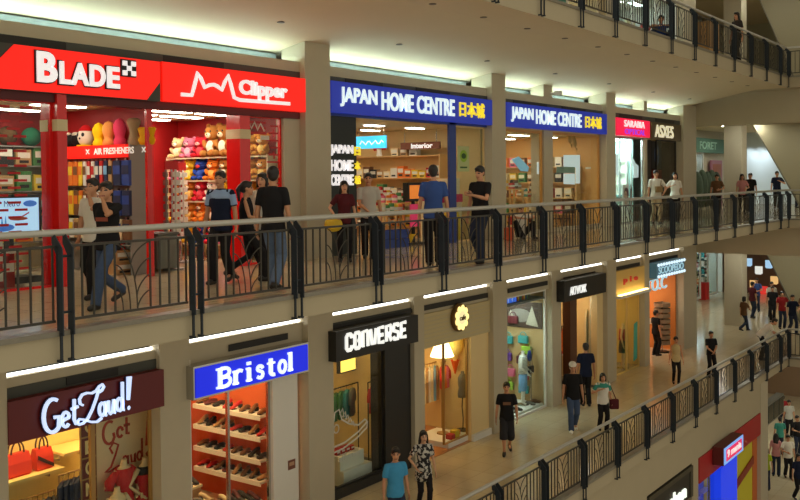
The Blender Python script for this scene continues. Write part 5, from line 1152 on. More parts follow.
# ------------------------------------------------------------------ 12 shop under the bulb framed sign
room(31.6, 34.95, ZL, 15.4, 2.9, mat('orange_cafe', (214, 130, 60), 0.6), m_cr, m_yel)
lamps(31.9, 34.7, 12.9, 15.2, ZL+2.9, 2, 3, m_shopl, 'the shop under the bulb framed sign', 0.5, 0.3)
s = empty('shop_sign', (32.9, 12.1, ZL+3.0), 0, 'sign edged with round white bulbs over pale lit letters', 'sign')
at_sign(MB().box(31.7, 34.5, 11.95, 12.28, ZL+3.0, ZL+3.52).build('sign_box', mat('bulb_board', (70, 110, 130), 0.5, emit=0.25)), s)
mb = MB()
for k in range(11):
    for z in (3.06, 3.46): at_sign(MB().ell((31.8+k*0.26, 11.92, ZL+z), 0.085, 0.04, 0.06, 10, 6).build('bulb', lamp_mat('bulb_glow', (216, 240, 250), 1.2), None, True), s)
at_sign(lettering('lettering', 'SCOOPEDO', 31.85, 34.35, ZL+3.14, ZL+3.38, 11.95, mat('lit_ice', (170, 210, 226), 0.4, emit=0.7), bold=0.0, depth=0.02), s)
s2 = empty('hanging_sign', (32.9, 12.45, ZL+2.45), 0, 'large pale lit letters hanging under the bulb framed sign', 'sign')
lettering('lettering', 'TO.C', -1.0, 1.0, 0.0, 0.45, 0, mat('lit_ice', (0, 0, 0)), s2, bold=0.0, depth=0.06); MB().tube([(-0.9, 0, 0.45), (-0.9, 0, 0.55)], 0.01).tube([(0.9, 0, 0.45), (0.9, 0, 0.55)], 0.01).box(-1.05, 1.05, 0, 0.03, 0.4, 0.46).build('hanger', m_chrome, s2)
t = empty('rotating_rack', (34.2, 12.7, ZL), 0, 'tall rotating card rack at the right of the bulb sign shop', 'rack'); MB().cyl(0, 0, 0, 1.9, 0.02).build('pole', m_chrome, t); MB().cyl(0, 0, 0, 0.03, 0.25).build('base', m_black, t)
for j in range(8): MB().lathe([(0.05, 0.3+j*0.2), (0.3, 0.3+j*0.2), (0.3, 0.44+j*0.2), (0.27, 0.44+j*0.2), (0.27, 0.32+j*0.2), (0.05, 0.32+j*0.2)], 14).build('tier', mat('rack_tan', (150, 124, 96), 0.6), t)
for k, (x, y) in enumerate(((UX(656, 13.3, 320), 13.3), (UX(660, 14.3, 320), 14.3))):
    table(x, y, 0.7, 0.6, 0.9, m_brn, ('nearer', 'deeper')[k]+' wooden counter of treats in the bulb sign shop')
    for i in range(6): place_mesh(tins[('orange', 'yellow', 'red', 'white', 'brown', 'orange')[i]], 'canister', (x-0.22+(i % 3)*0.22, y-0.12+(i//3)*0.26, ZL+0.9), 0, '%s canister on the %s treat counter, %s' % (('orange', 'yellow', 'red', 'white', 'brown', 'tall orange')[i], ('nearer', 'deeper')[k], ORD[i]), 'canister', 'canisters on the treat counters', 1.3)

# ================================================================== FAR HALL, all floors
m_hall = lamp_mat('hall_downlight', (244, 246, 230), 420.0); m_hallw = lamp_mat('added_walkway_light', (255, 222, 168), 60.0)
m_fw = mat('far_shopwall', (190, 206, 204), 0.6)
struct('wall_hall_middle', MB().box(36.9, 54, 16.2, 16.4, 0, 2.8).box(36.9, 54, 16.2, 16.4, 3.5, 4.0), m_beige)
struct('wall_white_hall', MB().box(54, 54.2, -6, 16.4, 0, 4.0), mat('pale_blue_wall', (214, 228, 232), 0.7))
struct('wall_hall_lower', MB().box(54, 54.2, 13.2, 16.4, ZL, ZL+4.0), m_brn); struct('wall_hall_top', MB().box(36.9, 54, 16.2, 16.4, ZU, ZU+4.6).box(54, 54.2, -6, 16.4, ZU, 9.9), mat('upper_wall', (170, 166, 138), 0.8))
s = empty('shop_sign', (49, 16.1, 2.78), 0, 'dull green fascia sign with faint pale lettering in the far hall', 'sign'); at_sign(MB().box(44, 52.4, 15.85, 16.2, 2.78, 3.52).build('board', mat('green_board', (72, 112, 92), 0.6)), s); at_sign(lettering('lettering', 'FORET', 48.0, 50.8, 2.95, 3.35, 15.85, mat('pale_green_letter', (150, 190, 170), 0.5), bold=0.02), s)
window(44, 49.4, 16.1, 0, 2.78, m_white, 0.1, mull=(46.5, 48.2))
o = thing1(MB().box(-0.9, 0.9, -0.05, 0.05, 0, 2.4), 'poster_stand', mat('poster_mauve', (150, 96, 110), 0.6, emit=0.1), 'mauve and brown advert board under the green fascia sign', 'board', None, False, (51.2, 16.0, 0)); MB().box(-0.7, 0.7, -0.06, -0.05, 1.2, 2.2).build('picture', mat('poster_rust', (150, 80, 50), 0.6), o)
for k in range(5): thing1(MB().ell((0, 0, 0.9+0.1*(k % 2)), 0.35, 0.3, 0.9, 10, 8).cyl(0, 0, 0, 0.3, 0.1), 'potted_shrub', mat('dark_shrub', (54, 66, 48), 0.9, noise=0.5, nscale=20), 'dark bushy shrub by the far green shop front, %s from the left' % ORD[k], 'plant', 'shrubs by the far green shop front', True, (46.6+k*0.75, 15.5, 0))
for k in range(3):
    y = (15.0, 14.45, 13.9)[k]
    sp = bpy.data.lights.new('wall_washer', 'SPOT'); sp.energy = 120; sp.spot_size = 1.0; sp.spot_blend = 0.8; sp.color = (0.86, 0.95, 1.0); sp.shadow_soft_size = 0.08
    so = bpy.data.objects.new('wall_washer_light', sp); COL.objects.link(so)
    r = empty('wall_washer', (53.2, y, 3.95), 0, 'small spotlight washing the pale far wall, %s from the left' % ORD[k], 'spotlight'); MB().cyl(0, 0, -0.14, 0, 0.05).build('body', m_white, r)
    so.parent = r; so.location = (0.06, 0, -0.16); so.rotation_euler = Vector((0.6, 0, -1.6)).to_track_quat('-Z', 'Y').to_euler()
# hall ceiling downlights
def downlight(x, y, z, label, group, m=None):
    r = empty('downlight', (x, y, z), 0, label, 'light', group); MB().lathe([(0.09, 0), (0.13, -0.012), (0.13, 0), (0.09, 0.0)], 16).build('rim', m_white, r); MB().cyl(0, 0, -0.006, 0.0, 0.09).build('diffuser', m or m_shopc, r); return r
for k, (x, y) in enumerate(((40.6, 11.6), (43.6, 12.0), (41.9, 9.93), (46, 14), (49, 14), (50, 12.5), (46, 10.5))): downlight(x, y, 3.95, 'round lit downlight in the far middle hall ceiling', 'downlights of the far middle hall', m_hall)
for k, (x, y) in enumerate(((40.6, 11.6), (43.6, 13.5), (41.9, 10), (46, 14), (49, 13), (50, 11), (46, 10.5))): downlight(x, y, ZL+3.95, 'round lit downlight in the far lower hall ceiling', 'downlights of the far lower hall', m_hall)
for i in range(1, 13): downlight(S0+SP*(i*1.35-1)+6, 10.6, ZL+4.5, 'unseen warm downlight added to brighten the lower walkway', 'added downlights over the lower walkway', m_hallw)  # row out of view, added to brighten the lower gallery floor
# unlit small ceiling spots over the middle walkway
m_spot = mat('dark_spot', (96, 84, 64), 0.6)
for i in range(-1, 15):
    x = 18.9+0.62+(i-6)*SP
    for y, zz2, nm in ((9.47, 4.678, 'outer'), (11.5, 4.68-(11.5-9.7)/(12.95-9.7)*0.617-0.004, 'inner')):
        if y > 11 and i % 2: continue
        r = empty('ceiling_spot', (x, y, zz2), 0, 'small dark unlit spot in the %s row over the middle gallery' % nm, 'light', 'unlit spots of the %s ceiling row' % nm); MB().lathe([(0.03, -0.01), (0.07, -0.01), (0.07, 0.0), (0.03, 0.02)], 12).build('rim', m_spot, r)
# security camera on the narrow pillar
r = empty('security_camera', (24.5, 12.34, 3.95), 0, 'white security camera on the narrow pillar above the far blue sign', 'camera'); MB().tube([(0, 0, 0), (0.1, -0.12, 0.02)], 0.03).build('bracket', m_white, r); MB().rbox(0.04, 0.16, -0.3, -0.08, -0.05, 0.07, 0.02).build('housing', m_white, r)
# escalators climbing across the far end
def escalator(z0, x, ytop, ylow, ztop, zlow, label):
    r = empty('escalator', (x, 0, z0), 0, label, 'escalator')
    k = (ztop-zlow)/(ytop-ylow); ya, yb = ytop+0.25, 5.0
    f = lambda y: zlow+k*(y-ylow)
    top = 3.93 if z0 < 4 else 4.7; ya = ylow+(top-zlow)/k; yz = ylow-zlow/k
    MB().prism([(ya, top), (yz, 0.0), (yz-2.2, 0.0), (yz-2.2, top)], 'x', 0, 1.4).build('truss', mat('escalator_cladding', (150, 140, 112), 0.6), r)
    q = MB()
    q.prism([(ya, top), (yz, 0.0), (yz+0.07, 0.0), (ya+0.03, top)], 'x', -0.05, 0.02); q.build('edge_strip', mat('escalator_edge', (110, 104, 88), 0.5), r)
    return r
escalator(0, 44, 11.92, 10.51, 3.61, 1.04, 'inclined escalator side clad in beige at the far right of the middle floor')
escalator(ZL, 44, 11.45, 10.3, 2.98, 0.59, 'inclined escalator side clad in beige at the far right of the lower floor')
escalator(ZU, 44, 11.35, 10.88, 3.31, 2.16, 'inclined escalator side clad in beige at the far right of the top floor')
# glass fronted shop of the far lower hall
struct('wall_hall_lower_side', MB().box(36.9, 47.5, 16.2, 16.4, ZL, ZL+4), m_beige); struct('wall_hall_lower_top', MB().box(47.5, 54, 16.2, 16.4, ZL+3.0, ZL+4.0), m_beige)
room(47.6, 53.9, ZL, 18.5, 3.0, m_white, m_fw, m_white, y0=16.5); lamps(48, 53.5, 16.6, 18.2, ZL+3.0, 3, 1, m_shopc, 'the far glass fronted shop')
window(47.6, 49.5, 16.3, ZL+0.1, ZL+3.0, m_white, 0.12); window(50.6, 52.3, 16.3, ZL+0.1, ZL+3.0, m_white, 0.12)
for k in range(4):
    t = empty('display_rack', (48.1+k*1.15, 16.9, ZL), 0, 'shelf of small goods in the far glass fronted shop, %s from the left' % ORD[k], 'rack', 'racks of the far glass fronted shop'); MB().box(-0.4, 0.4, -0.02, 0.02, 0, 2.4).build('back_panel', pal(('teal', 'white', 'grey', 'teal')[k]), t)
    for j in range(5): MB().box(-0.4, 0.4, -0.25, -0.02, 0.3+j*0.45, 0.33+j*0.45).build('shelf', m_white, t)
    for j in range(5):
        for q in range(3): place_mesh(gp[('teal', 'red', 'black', 'white', 'green', 'blue')[(j*3+q+k*2) % 6]], 'goods_box', (47.85+k*1.15+q*0.24, 16.75, ZL+0.33+j*0.45), 0, '%s box, shelf %s from floor, rack %s in the far glass shop, %s' % (('teal', 'red', 'black', 'white', 'green', 'blue')[(j*3+q+k*2) % 6], ORD[j], ORD[k], ('left', 'middle', 'right')[q]), 'box', 'boxes in the far glass fronted shop')
thing1(MB().rbox(-0.3, 0.3, -0.2, 0.2, 0, 0.9, 0.03), 'red_stand', pal('red'), 'red stand in the doorway of the far glass fronted shop', 'stand', None, False, (50.05, 16.3, ZL))
# busy shop at the very end of the lower hall
board('shop_sign', [(762, 252), (774, 252), (774, 270), (762, 270)], 14.9, mat('lit_orange', (226, 90, 40), 0.5, emit=0.5), 'tall orange lit panel at the end of the lower hall', cat='sign')
for k in range(7):
    c = ('pale_blue', 'warm', 'white', 'red', 'pale_blue', 'warm', 'white')[k]
    u_ = 748+k*5.2; v_ = (262, 284, 270, 290, 264, 280, 300)[k]; p = onX(u_, v_, 53.9)
    thing1(MB().box(-0.05, 0, -0.2, 0.2, -0.2, 0.2).box(-0.09, -0.05, -0.15, 0.15, -0.24, -0.2), 'wall_lightbox', lamp_mat('end_glow_'+c, {'pale_blue': (170, 210, 240), 'warm': (240, 190, 120), 'white': (235, 235, 225), 'red': (220, 60, 50)}[c], 0.9), '%s lit display on the end wall of the lower hall, %s from the left' % (c.replace('_', ' '), ORD[k]), 'light box', None, False, (53.99, p.y, p.z))
# ================================================================== TOP FLOOR front, seen through the overhead railing
for i, (a, b) in enumerate(BAYS0[1:]):
    struct('wall_top_front', MB().box(a, b, 12.4, 12.5, ZU+2.9, ZU+4.6), m_beige)
    room(a+0.05, b-0.05, ZU, 14.5, 2.9, m_white, (m_fw, m_cr, m_fw)[i], m_white); lamps(a+0.3, b-0.3, 12.8, 14.2, ZU+2.9, 3, 1, (m_shopc, m_shopw, m_shopc)[i], ('the top floor left', 'the top floor centre', 'the top floor right')[i]+' shop')
    window(a, b, 12.42, ZU, ZU+2.9, m_white, 0.08, mull=(a+(b-a)*0.33, a+(b-a)*0.66))
    for k in range(4):
        t = empty('display_rack', (a+0.8+k*1.5, 13.2, ZU), 0, 'tall display rack in %s shop, %s of four' % (('the top floor left', 'the top floor centre', 'the top floor right')[i], ORD[k]), 'rack', 'racks of the top floor shops'); MB().box(-0.4, 0.4, -0.05, 0.05, 0, 2.1).build('back_panel', pal(('teal', 'cream', 'red', 'white', 'blue')[(k+i*2) % 5]), t)
        for j in range(4): MB().box(-0.4, 0.4, -0.25, -0.05, 0.4+j*0.45, 0.43+j*0.45).build('shelf', m_white, t)
for x, y_ in ((38, 11), (42, 11), (46, 11), (39, 7), (43, 7), (34, 10.5), (29, 10.5)): downlight(x, y_, 9.9, 'round lit downlight in the top hall ceiling', 'downlights of the top hall', m_hall)
struct('pillar_top_far', MB().box(37.6, 38.9, 12.0, 13, ZU, ZU+2.6), mat('tan_block', (170, 130, 80), 0.7))
thing1(MB().rbox(-0.35, 0.35, -0.12, 0.12, 0, 0.18, 0.04), 'duffel_bag', mat('bag_orange', (236, 90, 50), 0.6), 'orange bag lying on the top gallery floor behind its railing', 'bag', None, True, (31.6, 9.3, ZU))

# ================================================================== GROUND FLOOR front under the lower railing
YG = 8.72
struct('wall_ground_front', MB().box(-3, 22.4, YG, YG+0.3, ZG, ZL-0.3).box(22.4, 33.4, YG, YG+0.3, -6.36, ZL-0.3).box(25.7, 26.25, YG, YG+0.3, ZG, -6.36).box(22.4, 25.7, YG, YG+0.3, ZG, -8.2), m_slabf)
struct('column_ground', MB().box(32.5, 33.4, YG-0.02, YG+0.8, ZG, ZL-0.3), m_beige)
struct('wall_ground_rear', MB().box(20, 33.4, 13.0, 13.2, ZG, ZL-0.3), m_beige)
s = empty('shop_sign', (24, YG, -7.4), 0, 'dark framed box sign with bright white letters at the bottom edge', 'sign'); at_sign(MB().box(22.45, 25.68, YG-0.02, YG+0.2, -7.25, -6.4).build('sign_box', mat('olive_black', (44, 42, 34), 0.5)), s); at_sign(MB().box(22.45, 25.68, YG-0.05, YG-0.02, -6.52, -6.4).box(25.5, 25.68, YG-0.05, YG-0.02, -7.25, -6.52).build('rim', mat('olive_rim', (74, 70, 54), 0.5)), s)
at_sign(lettering('lettering', 'Penshan', UX(685, YG, 492)-2.3, UX(685, YG, 492), onY(676, 504, YG).z, onY(676, 490, YG).z, YG-0.02, mat('lit_white_green', (240, 250, 236), 0.4, emit=1.0), bold=0.04, depth=0.03), s)
s = empty('shop_sign', (29.3, YG, -7.1), 0, 'plain red fascia board over the ground floor shop', 'sign'); at_sign(MB().box(26.27, 32.48, YG-0.03, YG+0.2, -7.08, -6.37).build('board', mat('red_fascia', (176, 34, 36), 0.5)), s)
s = empty('box_sign', (29.6, YG-0.3, -7.3), 0, 'projecting light box with pink panel edged in blue, on the red fascia', 'sign')
ys_ = YG-0.36; bx0, bx1, bz0, bz1 = sign_rect(723.6, 448, 466, 743, 434, 451, ys_)
at_sign(MB().box(bx0, bx1, ys_, YG-0.04, bz0, bz1).build('case', mat('box_dark_red', (96, 26, 24), 0.5)), s); at_sign(MB().box(bx0+0.03, bx1-0.03, ys_-0.015, ys_, bz0+0.02, bz1-0.02).build('border', mat('lit_light_blue', (120, 170, 240), 0.4, emit=0.8)), s); at_sign(MB().box(bx0+0.2, bx1-0.2, ys_-0.025, ys_-0.015, bz0+0.09, bz1-0.09).build('panel', mat('lit_pink', (226, 50, 100), 0.4, emit=0.7)), s)
at_sign(lettering('lettering', '9 mania', bx0+0.28, bx1-0.28, bz0+0.18, bz0+0.4, ys_-0.025, m_swhite, bold=0.02, depth=0.012), s)
pb = MB().box(UX(721, YG-0.1, 480), UX(737, YG-0.1, 470), YG-0.1, YG+0.3, ZG, -7.08); o = struct('pillar_blue_lit', pb, mat('blue_lit_pillar', (24, 60, 230), 0.4, emit=0.7))
struct('wall_yellow', MB().box(30.1, 32.0, YG+0.12, YG+0.2, ZG, -7.08), mat('yellow_panel', (190, 178, 40), 0.6, emit=0.1)); struct('wall_orange', MB().box(32.0, 32.5, YG+0.1, YG+0.2, ZG, -7.08), mat('orange_panel', (206, 110, 50), 0.6))
thing1(MB().prism([(-0.95, 0.0), (0.95, 0.35), (0.95, 0.6), (-0.95, 0.25)], 'y', 0, 0.04), 'banner', mat('rust_band', (150, 60, 40), 0.6), 'rust coloured slanting band across the yellow panel', 'banner', None, False, (31.05, YG+0.06, -8.3))
window(26.3, 28.7, YG+0.1, ZG, -7.08, m_chrome, 0.06, mull=(27.5,))
lamps(26.4, 32.2, 9.5, 12.5, -6.7, 2, 2, m_shopl, 'the red fronted ground floor shop')
for k, c in enumerate(('teal', 'white', 'red', 'sky')): 
    t = empty('display_rack', (26.7+k*0.75, 9.6, ZG), 0, '%s panelled rack behind the ground floor glass, %s from the left' % (c, ORD[k]), 'rack'); MB().box(-0.3, 0.3, -0.05, 0.05, 0, 2.3).build('back_panel', pal(c), t)
    for j in range(4): MB().box(-0.3, 0.3, -0.25, -0.05, 0.5+j*0.45, 0.53+j*0.45).build('shelf', m_white, t)
struct('beam_ground_end', MB().box(33.4, XE, YG, YG+0.25, -7.0, -6.3), mat('clerestory_frame', (120, 118, 104), 0.5)); 
for k in range(3): struct('window_clerestory_%d' % (k+1), MB().box(33.5+k*0.7, 34.1+k*0.7, YG-0.02, YG, -6.94, -6.36), mat('clerestory_glass', (60, 66, 60), 0.2))
struct('wall_ground_far', MB().box(52, 52.2, -14, 21, ZG, ZL-0.3), mat('ground_far_wall', (150, 120, 90), 0.7))
for x in (38, 41, 44, 47): 
    for y in (8, 11): downlight(x, y, ZL-0.32, 'round lit downlight over the ground floor crowd', 'downlights over the ground floor crowd', m_hall)
# ================================================================== PEOPLE
m_skin = mat('skin_tan', (198, 142, 106), 0.5); m_skinl = mat('skin_light', (216, 166, 130), 0.5); m_hair = mat('black_hair', (24, 20, 18), 0.45); m_eye = mat('eye_dark', (30, 22, 20), 0.3); m_lip = mat('lip', (150, 82, 70), 0.5)
m_jean = mat('blue_denim', (62, 80, 112), 0.85, noise=0.15, nscale=25); m_shoe = mat('dark_shoe', (34, 30, 28), 0.5)
def cloth(n, rgb, noise=0.06, sc=14): return mat('cloth_'+n, rgb, 0.9, spec=0.2, noise=noise, nscale=sc)
def print_mat(n, a, b, sc):
    m = mat(n, a, 0.9); nt = m.node_tree; tc = nt.nodes.new('ShaderNodeTexCoord'); nz = nt.nodes.new('ShaderNodeTexNoise'); nz.inputs['Scale'].default_value = sc; cr = nt.nodes.new('ShaderNodeValToRGB')
    cr.color_ramp.elements[0].position = 0.48; cr.color_ramp.elements[1].position = 0.54; cr.color_ramp.elements[0].color = (*lin(a), 1); cr.color_ramp.elements[1].color = (*lin(b), 1)
    nt.links.new(tc.outputs['Object'], nz.inputs['Vector']); nt.links.new(nz.outputs['Fac'], cr.inputs['Fac']); nt.links.new(cr.outputs['Color'], nt.nodes['Principled BSDF'].inputs['Base Color']); return m
print_mat('cloth_mono_pattern', (36, 34, 36), (200, 196, 186), 16)
REMESH = []
def queue(mb, name, mats, parent, vox, smooth=3, face=None):
    o = mb.build(name, mats, parent)
    r = o.modifiers.new('remesh', 'REMESH'); r.mode = 'VOXEL'; r.voxel_size = vox
    if smooth: s = o.modifiers.new('smooth', 'SMOOTH'); s.iterations = smooth; s.factor = 0.5
    REMESH.append((o, face, mats)); return o
def flush():
    dg = bpy.context.evaluated_depsgraph_get()
    for o, face, mats in REMESH:
        me = bpy.data.meshes.new_from_object(o.evaluated_get(dg)); o.modifiers.clear(); old = o.data; o.data = me; bpy.data.meshes.remove(old)
        me.polygons.foreach_set('use_smooth', [True]*len(me.polygons))
        me.materials.clear()
        for m in (mats if isinstance(mats, list) else [mats]): me.materials.append(m)
        if face:
            inv, k = face
            for p in me.polygons:
                c = inv @ p.center
                x, y, z = c.x/k, c.y/k, c.z/k
                i = 0
                if y < -0.055:
                    if abs(abs(x)-0.031) < 0.0155 and abs(z-0.010) < 0.0075: i = 1
                    elif abs(abs(x)-0.033) < 0.022 and abs(z-0.036) < 0.0055: i = 1
                    elif abs(x) < 0.025 and abs(z+0.064) < 0.008: i = 2
                p.material_index = i
    REMESH.clear()
def cap(mb, pts, rs, n=10):
    pts = [Vector(p) for p in pts]
    mb.tube(pts, rs, n); mb.ell(pts[0], rs[0]*0.99, rs[0]*0.99, rs[0]*0.99, n, 6); mb.ell(pts[-1], rs[-1]*0.99, rs[-1]*0.99, rs[-1]*0.99, n, 6)
    for p, r in zip(pts[1:-1], rs[1:-1]): mb.ell(p, r*0.99, r*0.99, r*0.99, n, 6)
def ik(a, b, l1, l2, pole):
    a, b = Vector(a), Vector(b); d = b-a; L = min(d.length, (l1+l2)*0.995)
    if d.length > (l1+l2)*0.995: b = a+d.normalized()*L
    d = (b-a).normalized(); c = (l1*l1-l2*l2+L*L)/(2*L); h = math.sqrt(max(0, l1*l1-c*c))
    p = Vector(pole); p = (p-d*p.dot(d)).normalized()
    return a+d*c+p*h, b
ARMS = {  # hand targets (out, forward, z) and elbow pole
    'hang': ((0.25, 0.03, 0.83), (0.35, -1, 0)), 'swingf': ((0.23, 0.24, 0.92), (0.3, -1, -0.2)), 'swingb': ((0.25, -0.2, 0.87), (0.4, -1, 0.1)),
    'ear': ((0.09, 0.12, 1.52), (0.9, 0.3, -0.8)), 'mouth': ((0.06, 0.17, 1.47), (0.7, 0.3, -0.9)), 'hold': ((0.12, 0.27, 1.08), (0.8, -0.5, -0.4)), 'phone': ((0.06, 0.33, 1.2), (0.7, -0.3, -0.8)),
    'clasp': ((0.02, 0.19, 0.95), (1, -0.5, 0)), 'pocket': ((0.2, 0.07, 0.9), (1, -0.6, 0)), 'strap': ((0.12, 0.14, 1.25), (0.9, -0.2, -0.7)), 'lean': ((0.2, 0.42, 1.02), (0.8, -0.4, -0.4)), 'bag': ((0.2, 0.16, 0.98), (0.9, -0.5, -0.2)), 'knee': ((0.12, 0.42, 0.55), (0.9, 0, 0.1))}
def person(loc, rz, h, label, shirt, pants, stride=0.0, arms=('hang', 'hang'), hair='short', top='tee', bottom='long', skin=None, yaw=0.0, nod=0.0, lean=0.0, vox=0.0105, fem=False, shoes=None, group=None, seated=False, cap_col=None, lead=1, trim=None, bend=0.0):
    skin = skin or m_skin; r = empty('person', loc, rz, label, 'person', group); k = h/1.7
    V = lambda x, f, z: Vector((x*k, -f*k, z*k))      # x to the side, f forward, z up
    sh_w = 0.148 if fem else 0.17; hip = 0.082
    dz = 0.0
    if stride: dz = -(0.86-math.sqrt(max(0.0, 0.86**2-(stride*0.52)**2)))*0.9
    pel = Vector((0, 0, 0.92+dz)) if not seated else Vector((0, 0, 0.13))
    up = Vector((0, math.sin(lean+bend), math.cos(lean+bend)))       # in (x, f, z)
    def tor(x, f, z):  # point given relative to the pelvis along the tilted spine
        return Vector((x, 0, 0))+pel+up*z+Vector((0, up.z, -up.y))*f
    P = lambda v: V(v.x, v.y, v.z)
    # legs
    legs = []
    for s in (-1, 1):
        hp = pel+Vector((s*hip, 0, -0.02))
        if seated: ft = Vector((s*0.13, 0.48 if s > 0 else 0.36, 0.075)); kn, ft = ik(hp, ft, 0.43, 0.41, (s*0.45, 0.2, 1))
        else:
            q = s*lead; f = stride*0.5 if q > 0 else -stride*0.5
            lift = 0.0 if q > 0 else min(0.1, stride*0.16)
            ft = Vector((s*(0.07 if stride else 0.10), f, 0.08+lift)); kn, ft = ik(hp, ft, 0.43, 0.42, (s*0.08, 1, 0))
        legs.append((s, hp, kn, ft))
    # arms
    al = []
    for s, a in ((-1, arms[0]), (1, arms[1])):
        shp = tor(s*sh_w, 0, 0.455)
        (o, f, z), pole = ARMS[a]
        if a in ('knee',): tgt = Vector((s*o, f, z))
        elif a in ('ear', 'mouth') or bend: tgt = tor(s*o, f, z-0.92) if not bend else shp+Vector((s*0.02, 0.3, -0.38))
        else: tgt = Vector((s*o, f+lean*0.4, z+dz if not seated else z-0.79+0.0))
        el, hd = ik(shp, tgt, 0.285, 0.25, (s*pole[0], pole[1], pole[2])); al.append((s, shp, el, hd))
    neck0, neck1 = tor(0, 0.0, 0.50), tor(0, 0.015, 0.60)
    hc = tor(0, 0.02, 0.665)
    HM = Matrix.Rotation(rz_h(yaw), 3, 'Z') @ Matrix.Rotation(nod+ (lean+bend)*0.5, 3, 'X')
    Hc = P(hc)
    def hp_(x, y, z): return Hc + (HM @ Vector((x, y, z)))*k
    # ---- body
    b = MB()
    cap(b, [P(neck0), P(neck1)], [0.056*k, 0.05*k])
    b.ell(hp_(0, 0.010, 0.022), 0.075*k, 0.092*k, 0.098*k, 18, 12, HM); b.ell(hp_(0, -0.028, -0.035), 0.061*k, 0.068*k, 0.082*k, 16, 10, HM)
    b.ell(hp_(0, -0.068, -0.098), 0.030*k, 0.026*k, 0.022*k, 10, 8, HM); b.ell(hp_(0, -0.100, -0.022), 0.014*k, 0.020*k, 0.018*k, 10, 8, HM); b.ell(hp_(0, -0.088, 0.0), 0.010*k, 0.014*k, 0.026*k, 10, 8, HM)
    b.ell(hp_(0, -0.087, -0.064), 0.026*k, 0.012*k, 0.011*k, 10, 6, HM)
    for s in (-1, 1): b.ell(hp_(s*0.076, 0.012, -0.008), 0.012*k, 0.022*k, 0.032*k, 10, 8, HM)
    for z, a, c in ((0.05, 0.13, 0.09), (0.18, 0.12, 0.085), (0.34, 0.135, 0.09), (0.44, 0.12, 0.07)): b.ell(P(tor(0, 0, z)), a*k, c*k, 0.1*k, 14, 8)
    for s, shp, el, hd in al:
        fa = 0.85 if fem else 1.0
        cap(b, [P(shp), P(shp.lerp(el, 0.45)), P(el), P(el.lerp(hd, 0.3)), P(hd)], [0.036*k*fa, 0.042*k*fa, 0.036*k*fa, 0.037*k*fa, 0.024*k*fa])
        d = (hd-el).normalized(); side = d.cross(Vector((0, 1, 0.01)) if abs(d.y) < 0.8 else Vector((0, 0, 1))).normalized(); nrm = side.cross(d).normalized()
        # the palm lies along the forearm, its thumb edge forward / up
        e1 = Vector((0, 1, 0)) if abs(d.y) < 0.7 else Vector((0, 0, 1)); e1 = (e1-d*e1.dot(d)).normalized(); e2 = d.cross(e1).normalized()
        if e2.x*s > 0: e2 = -e2
        pc = hd+d*0.05
        Mx = Matrix((e1, e2, d)).transposed()
        Mk = Matrix(((Mx[0][0], Mx[0][1], Mx[0][2]), (-Mx[1][0], -Mx[1][1], -Mx[1][2]), (Mx[2][0], Mx[2][1], Mx[2][2])))
        b.ell(P(pc), 0.040*k, 0.018*k, 0.056*k, 12, 8, Mk)
        for i, (off, ln) in enumerate(((0.029, 0.068), (0.010, 0.078), (-0.010, 0.072), (-0.028, 0.056))):
            q0 = hd+d*0.085+e1*off; q1 = q0+d*ln*0.5+e2*0.008+e1*off*0.12; q2 = q1+d*ln*0.42+e2*0.026
            cap(b, [P(q0), P(q1), P(q2)], [0.0098*k, 0.0092*k, 0.008*k], 8)
        t0 = hd+d*0.03+e1*0.03; t1 = t0+d*0.032+e1*0.028+e2*0.006; t2 = t1+d*0.032+e1*0.004+e2*0.012
        cap(b, [P(t0), P(t1), P(t2)], [0.013*k, 0.0105*k, 0.009*k], 8)
    for s, hp, kn, ft in legs:
        cap(b, [P(hp), P(kn), P(kn.lerp(ft, 0.3)), P(ft)], [0.07*k, 0.05*k, 0.05*k, 0.034*k])
        toe = Vector((ft.x+s*0.01, ft.y+0.12, max(0.035, ft.z-0.05))); cap(b, [P(ft+Vector((0, -0.02, -0.035))), P(toe)], [0.036*k, 0.03*k])
    inv = (Matrix.Translation(Hc) @ HM.to_4x4()).inverted()
    queue(b, 'body', [skin, m_eye, m_lip], r, vox*k, 2, (inv, k))
    # ---- shirt
    sm = shirt; t = MB(); w = 0.9 if fem else 1.0
    hem = -0.09 if top != 'crop' else 0.02
    if seated: hem = 0.0
    prof = [(hem-0.02, 0.178*w, 0.136), (hem, 0.178*w, 0.136), (0.04, 0.165*w, 0.126), (0.15, 0.150*w, 0.116), (0.30, 0.165*w, 0.122), (0.39, 0.168*w, 0.112), (0.45, 0.15*w, 0.09), (0.495, 0.105*w, 0.074), (0.522, 0.066, 0.06)]
    if fem: prof[3] = (0.15, 0.128, 0.105); prof[2] = (0.04, 0.160, 0.132); prof[4] = (0.31, 0.148, 0.128)
    axf = Vector((0, up.z, -up.y))
    t.loft([[P(tor(0, 0, z)+Vector((a*math.cos(q), 0, 0))+axf*(c*math.sin(q)+0.006*math.sin(3*q+z*20))) for q in [2*PI*i/24 for i in range(24)]] for z, a, c in prof])
    if top != 'sleeveless':
        for s, shp, el, hd in al:
            ln = 0.62 if top in ('tee', 'polo') else 0.0
            if top == 'longsleeve': cap(t, [P(shp+Vector((-s*0.02, 0, 0))), P(shp.lerp(el, 0.5)), P(el), P(el.lerp(hd, 0.9))], [0.064*k, 0.058*k, 0.05*k, 0.042*k])
            else: cap(t, [P(shp+Vector((-s*0.05, 0, 0.0))), P(shp+Vector((-s*0.004, 0, -0.004))), P(shp.lerp(el, 0.3))], [0.058*k, 0.060*k, 0.058*k]); t.tube([P(shp.lerp(el, 0.1)), P(shp.lerp(el, 0.72))], [0.058*k, 0.057*k], 14)
    queue(t, 'shirt', sm, r, 0.013*k, 3)
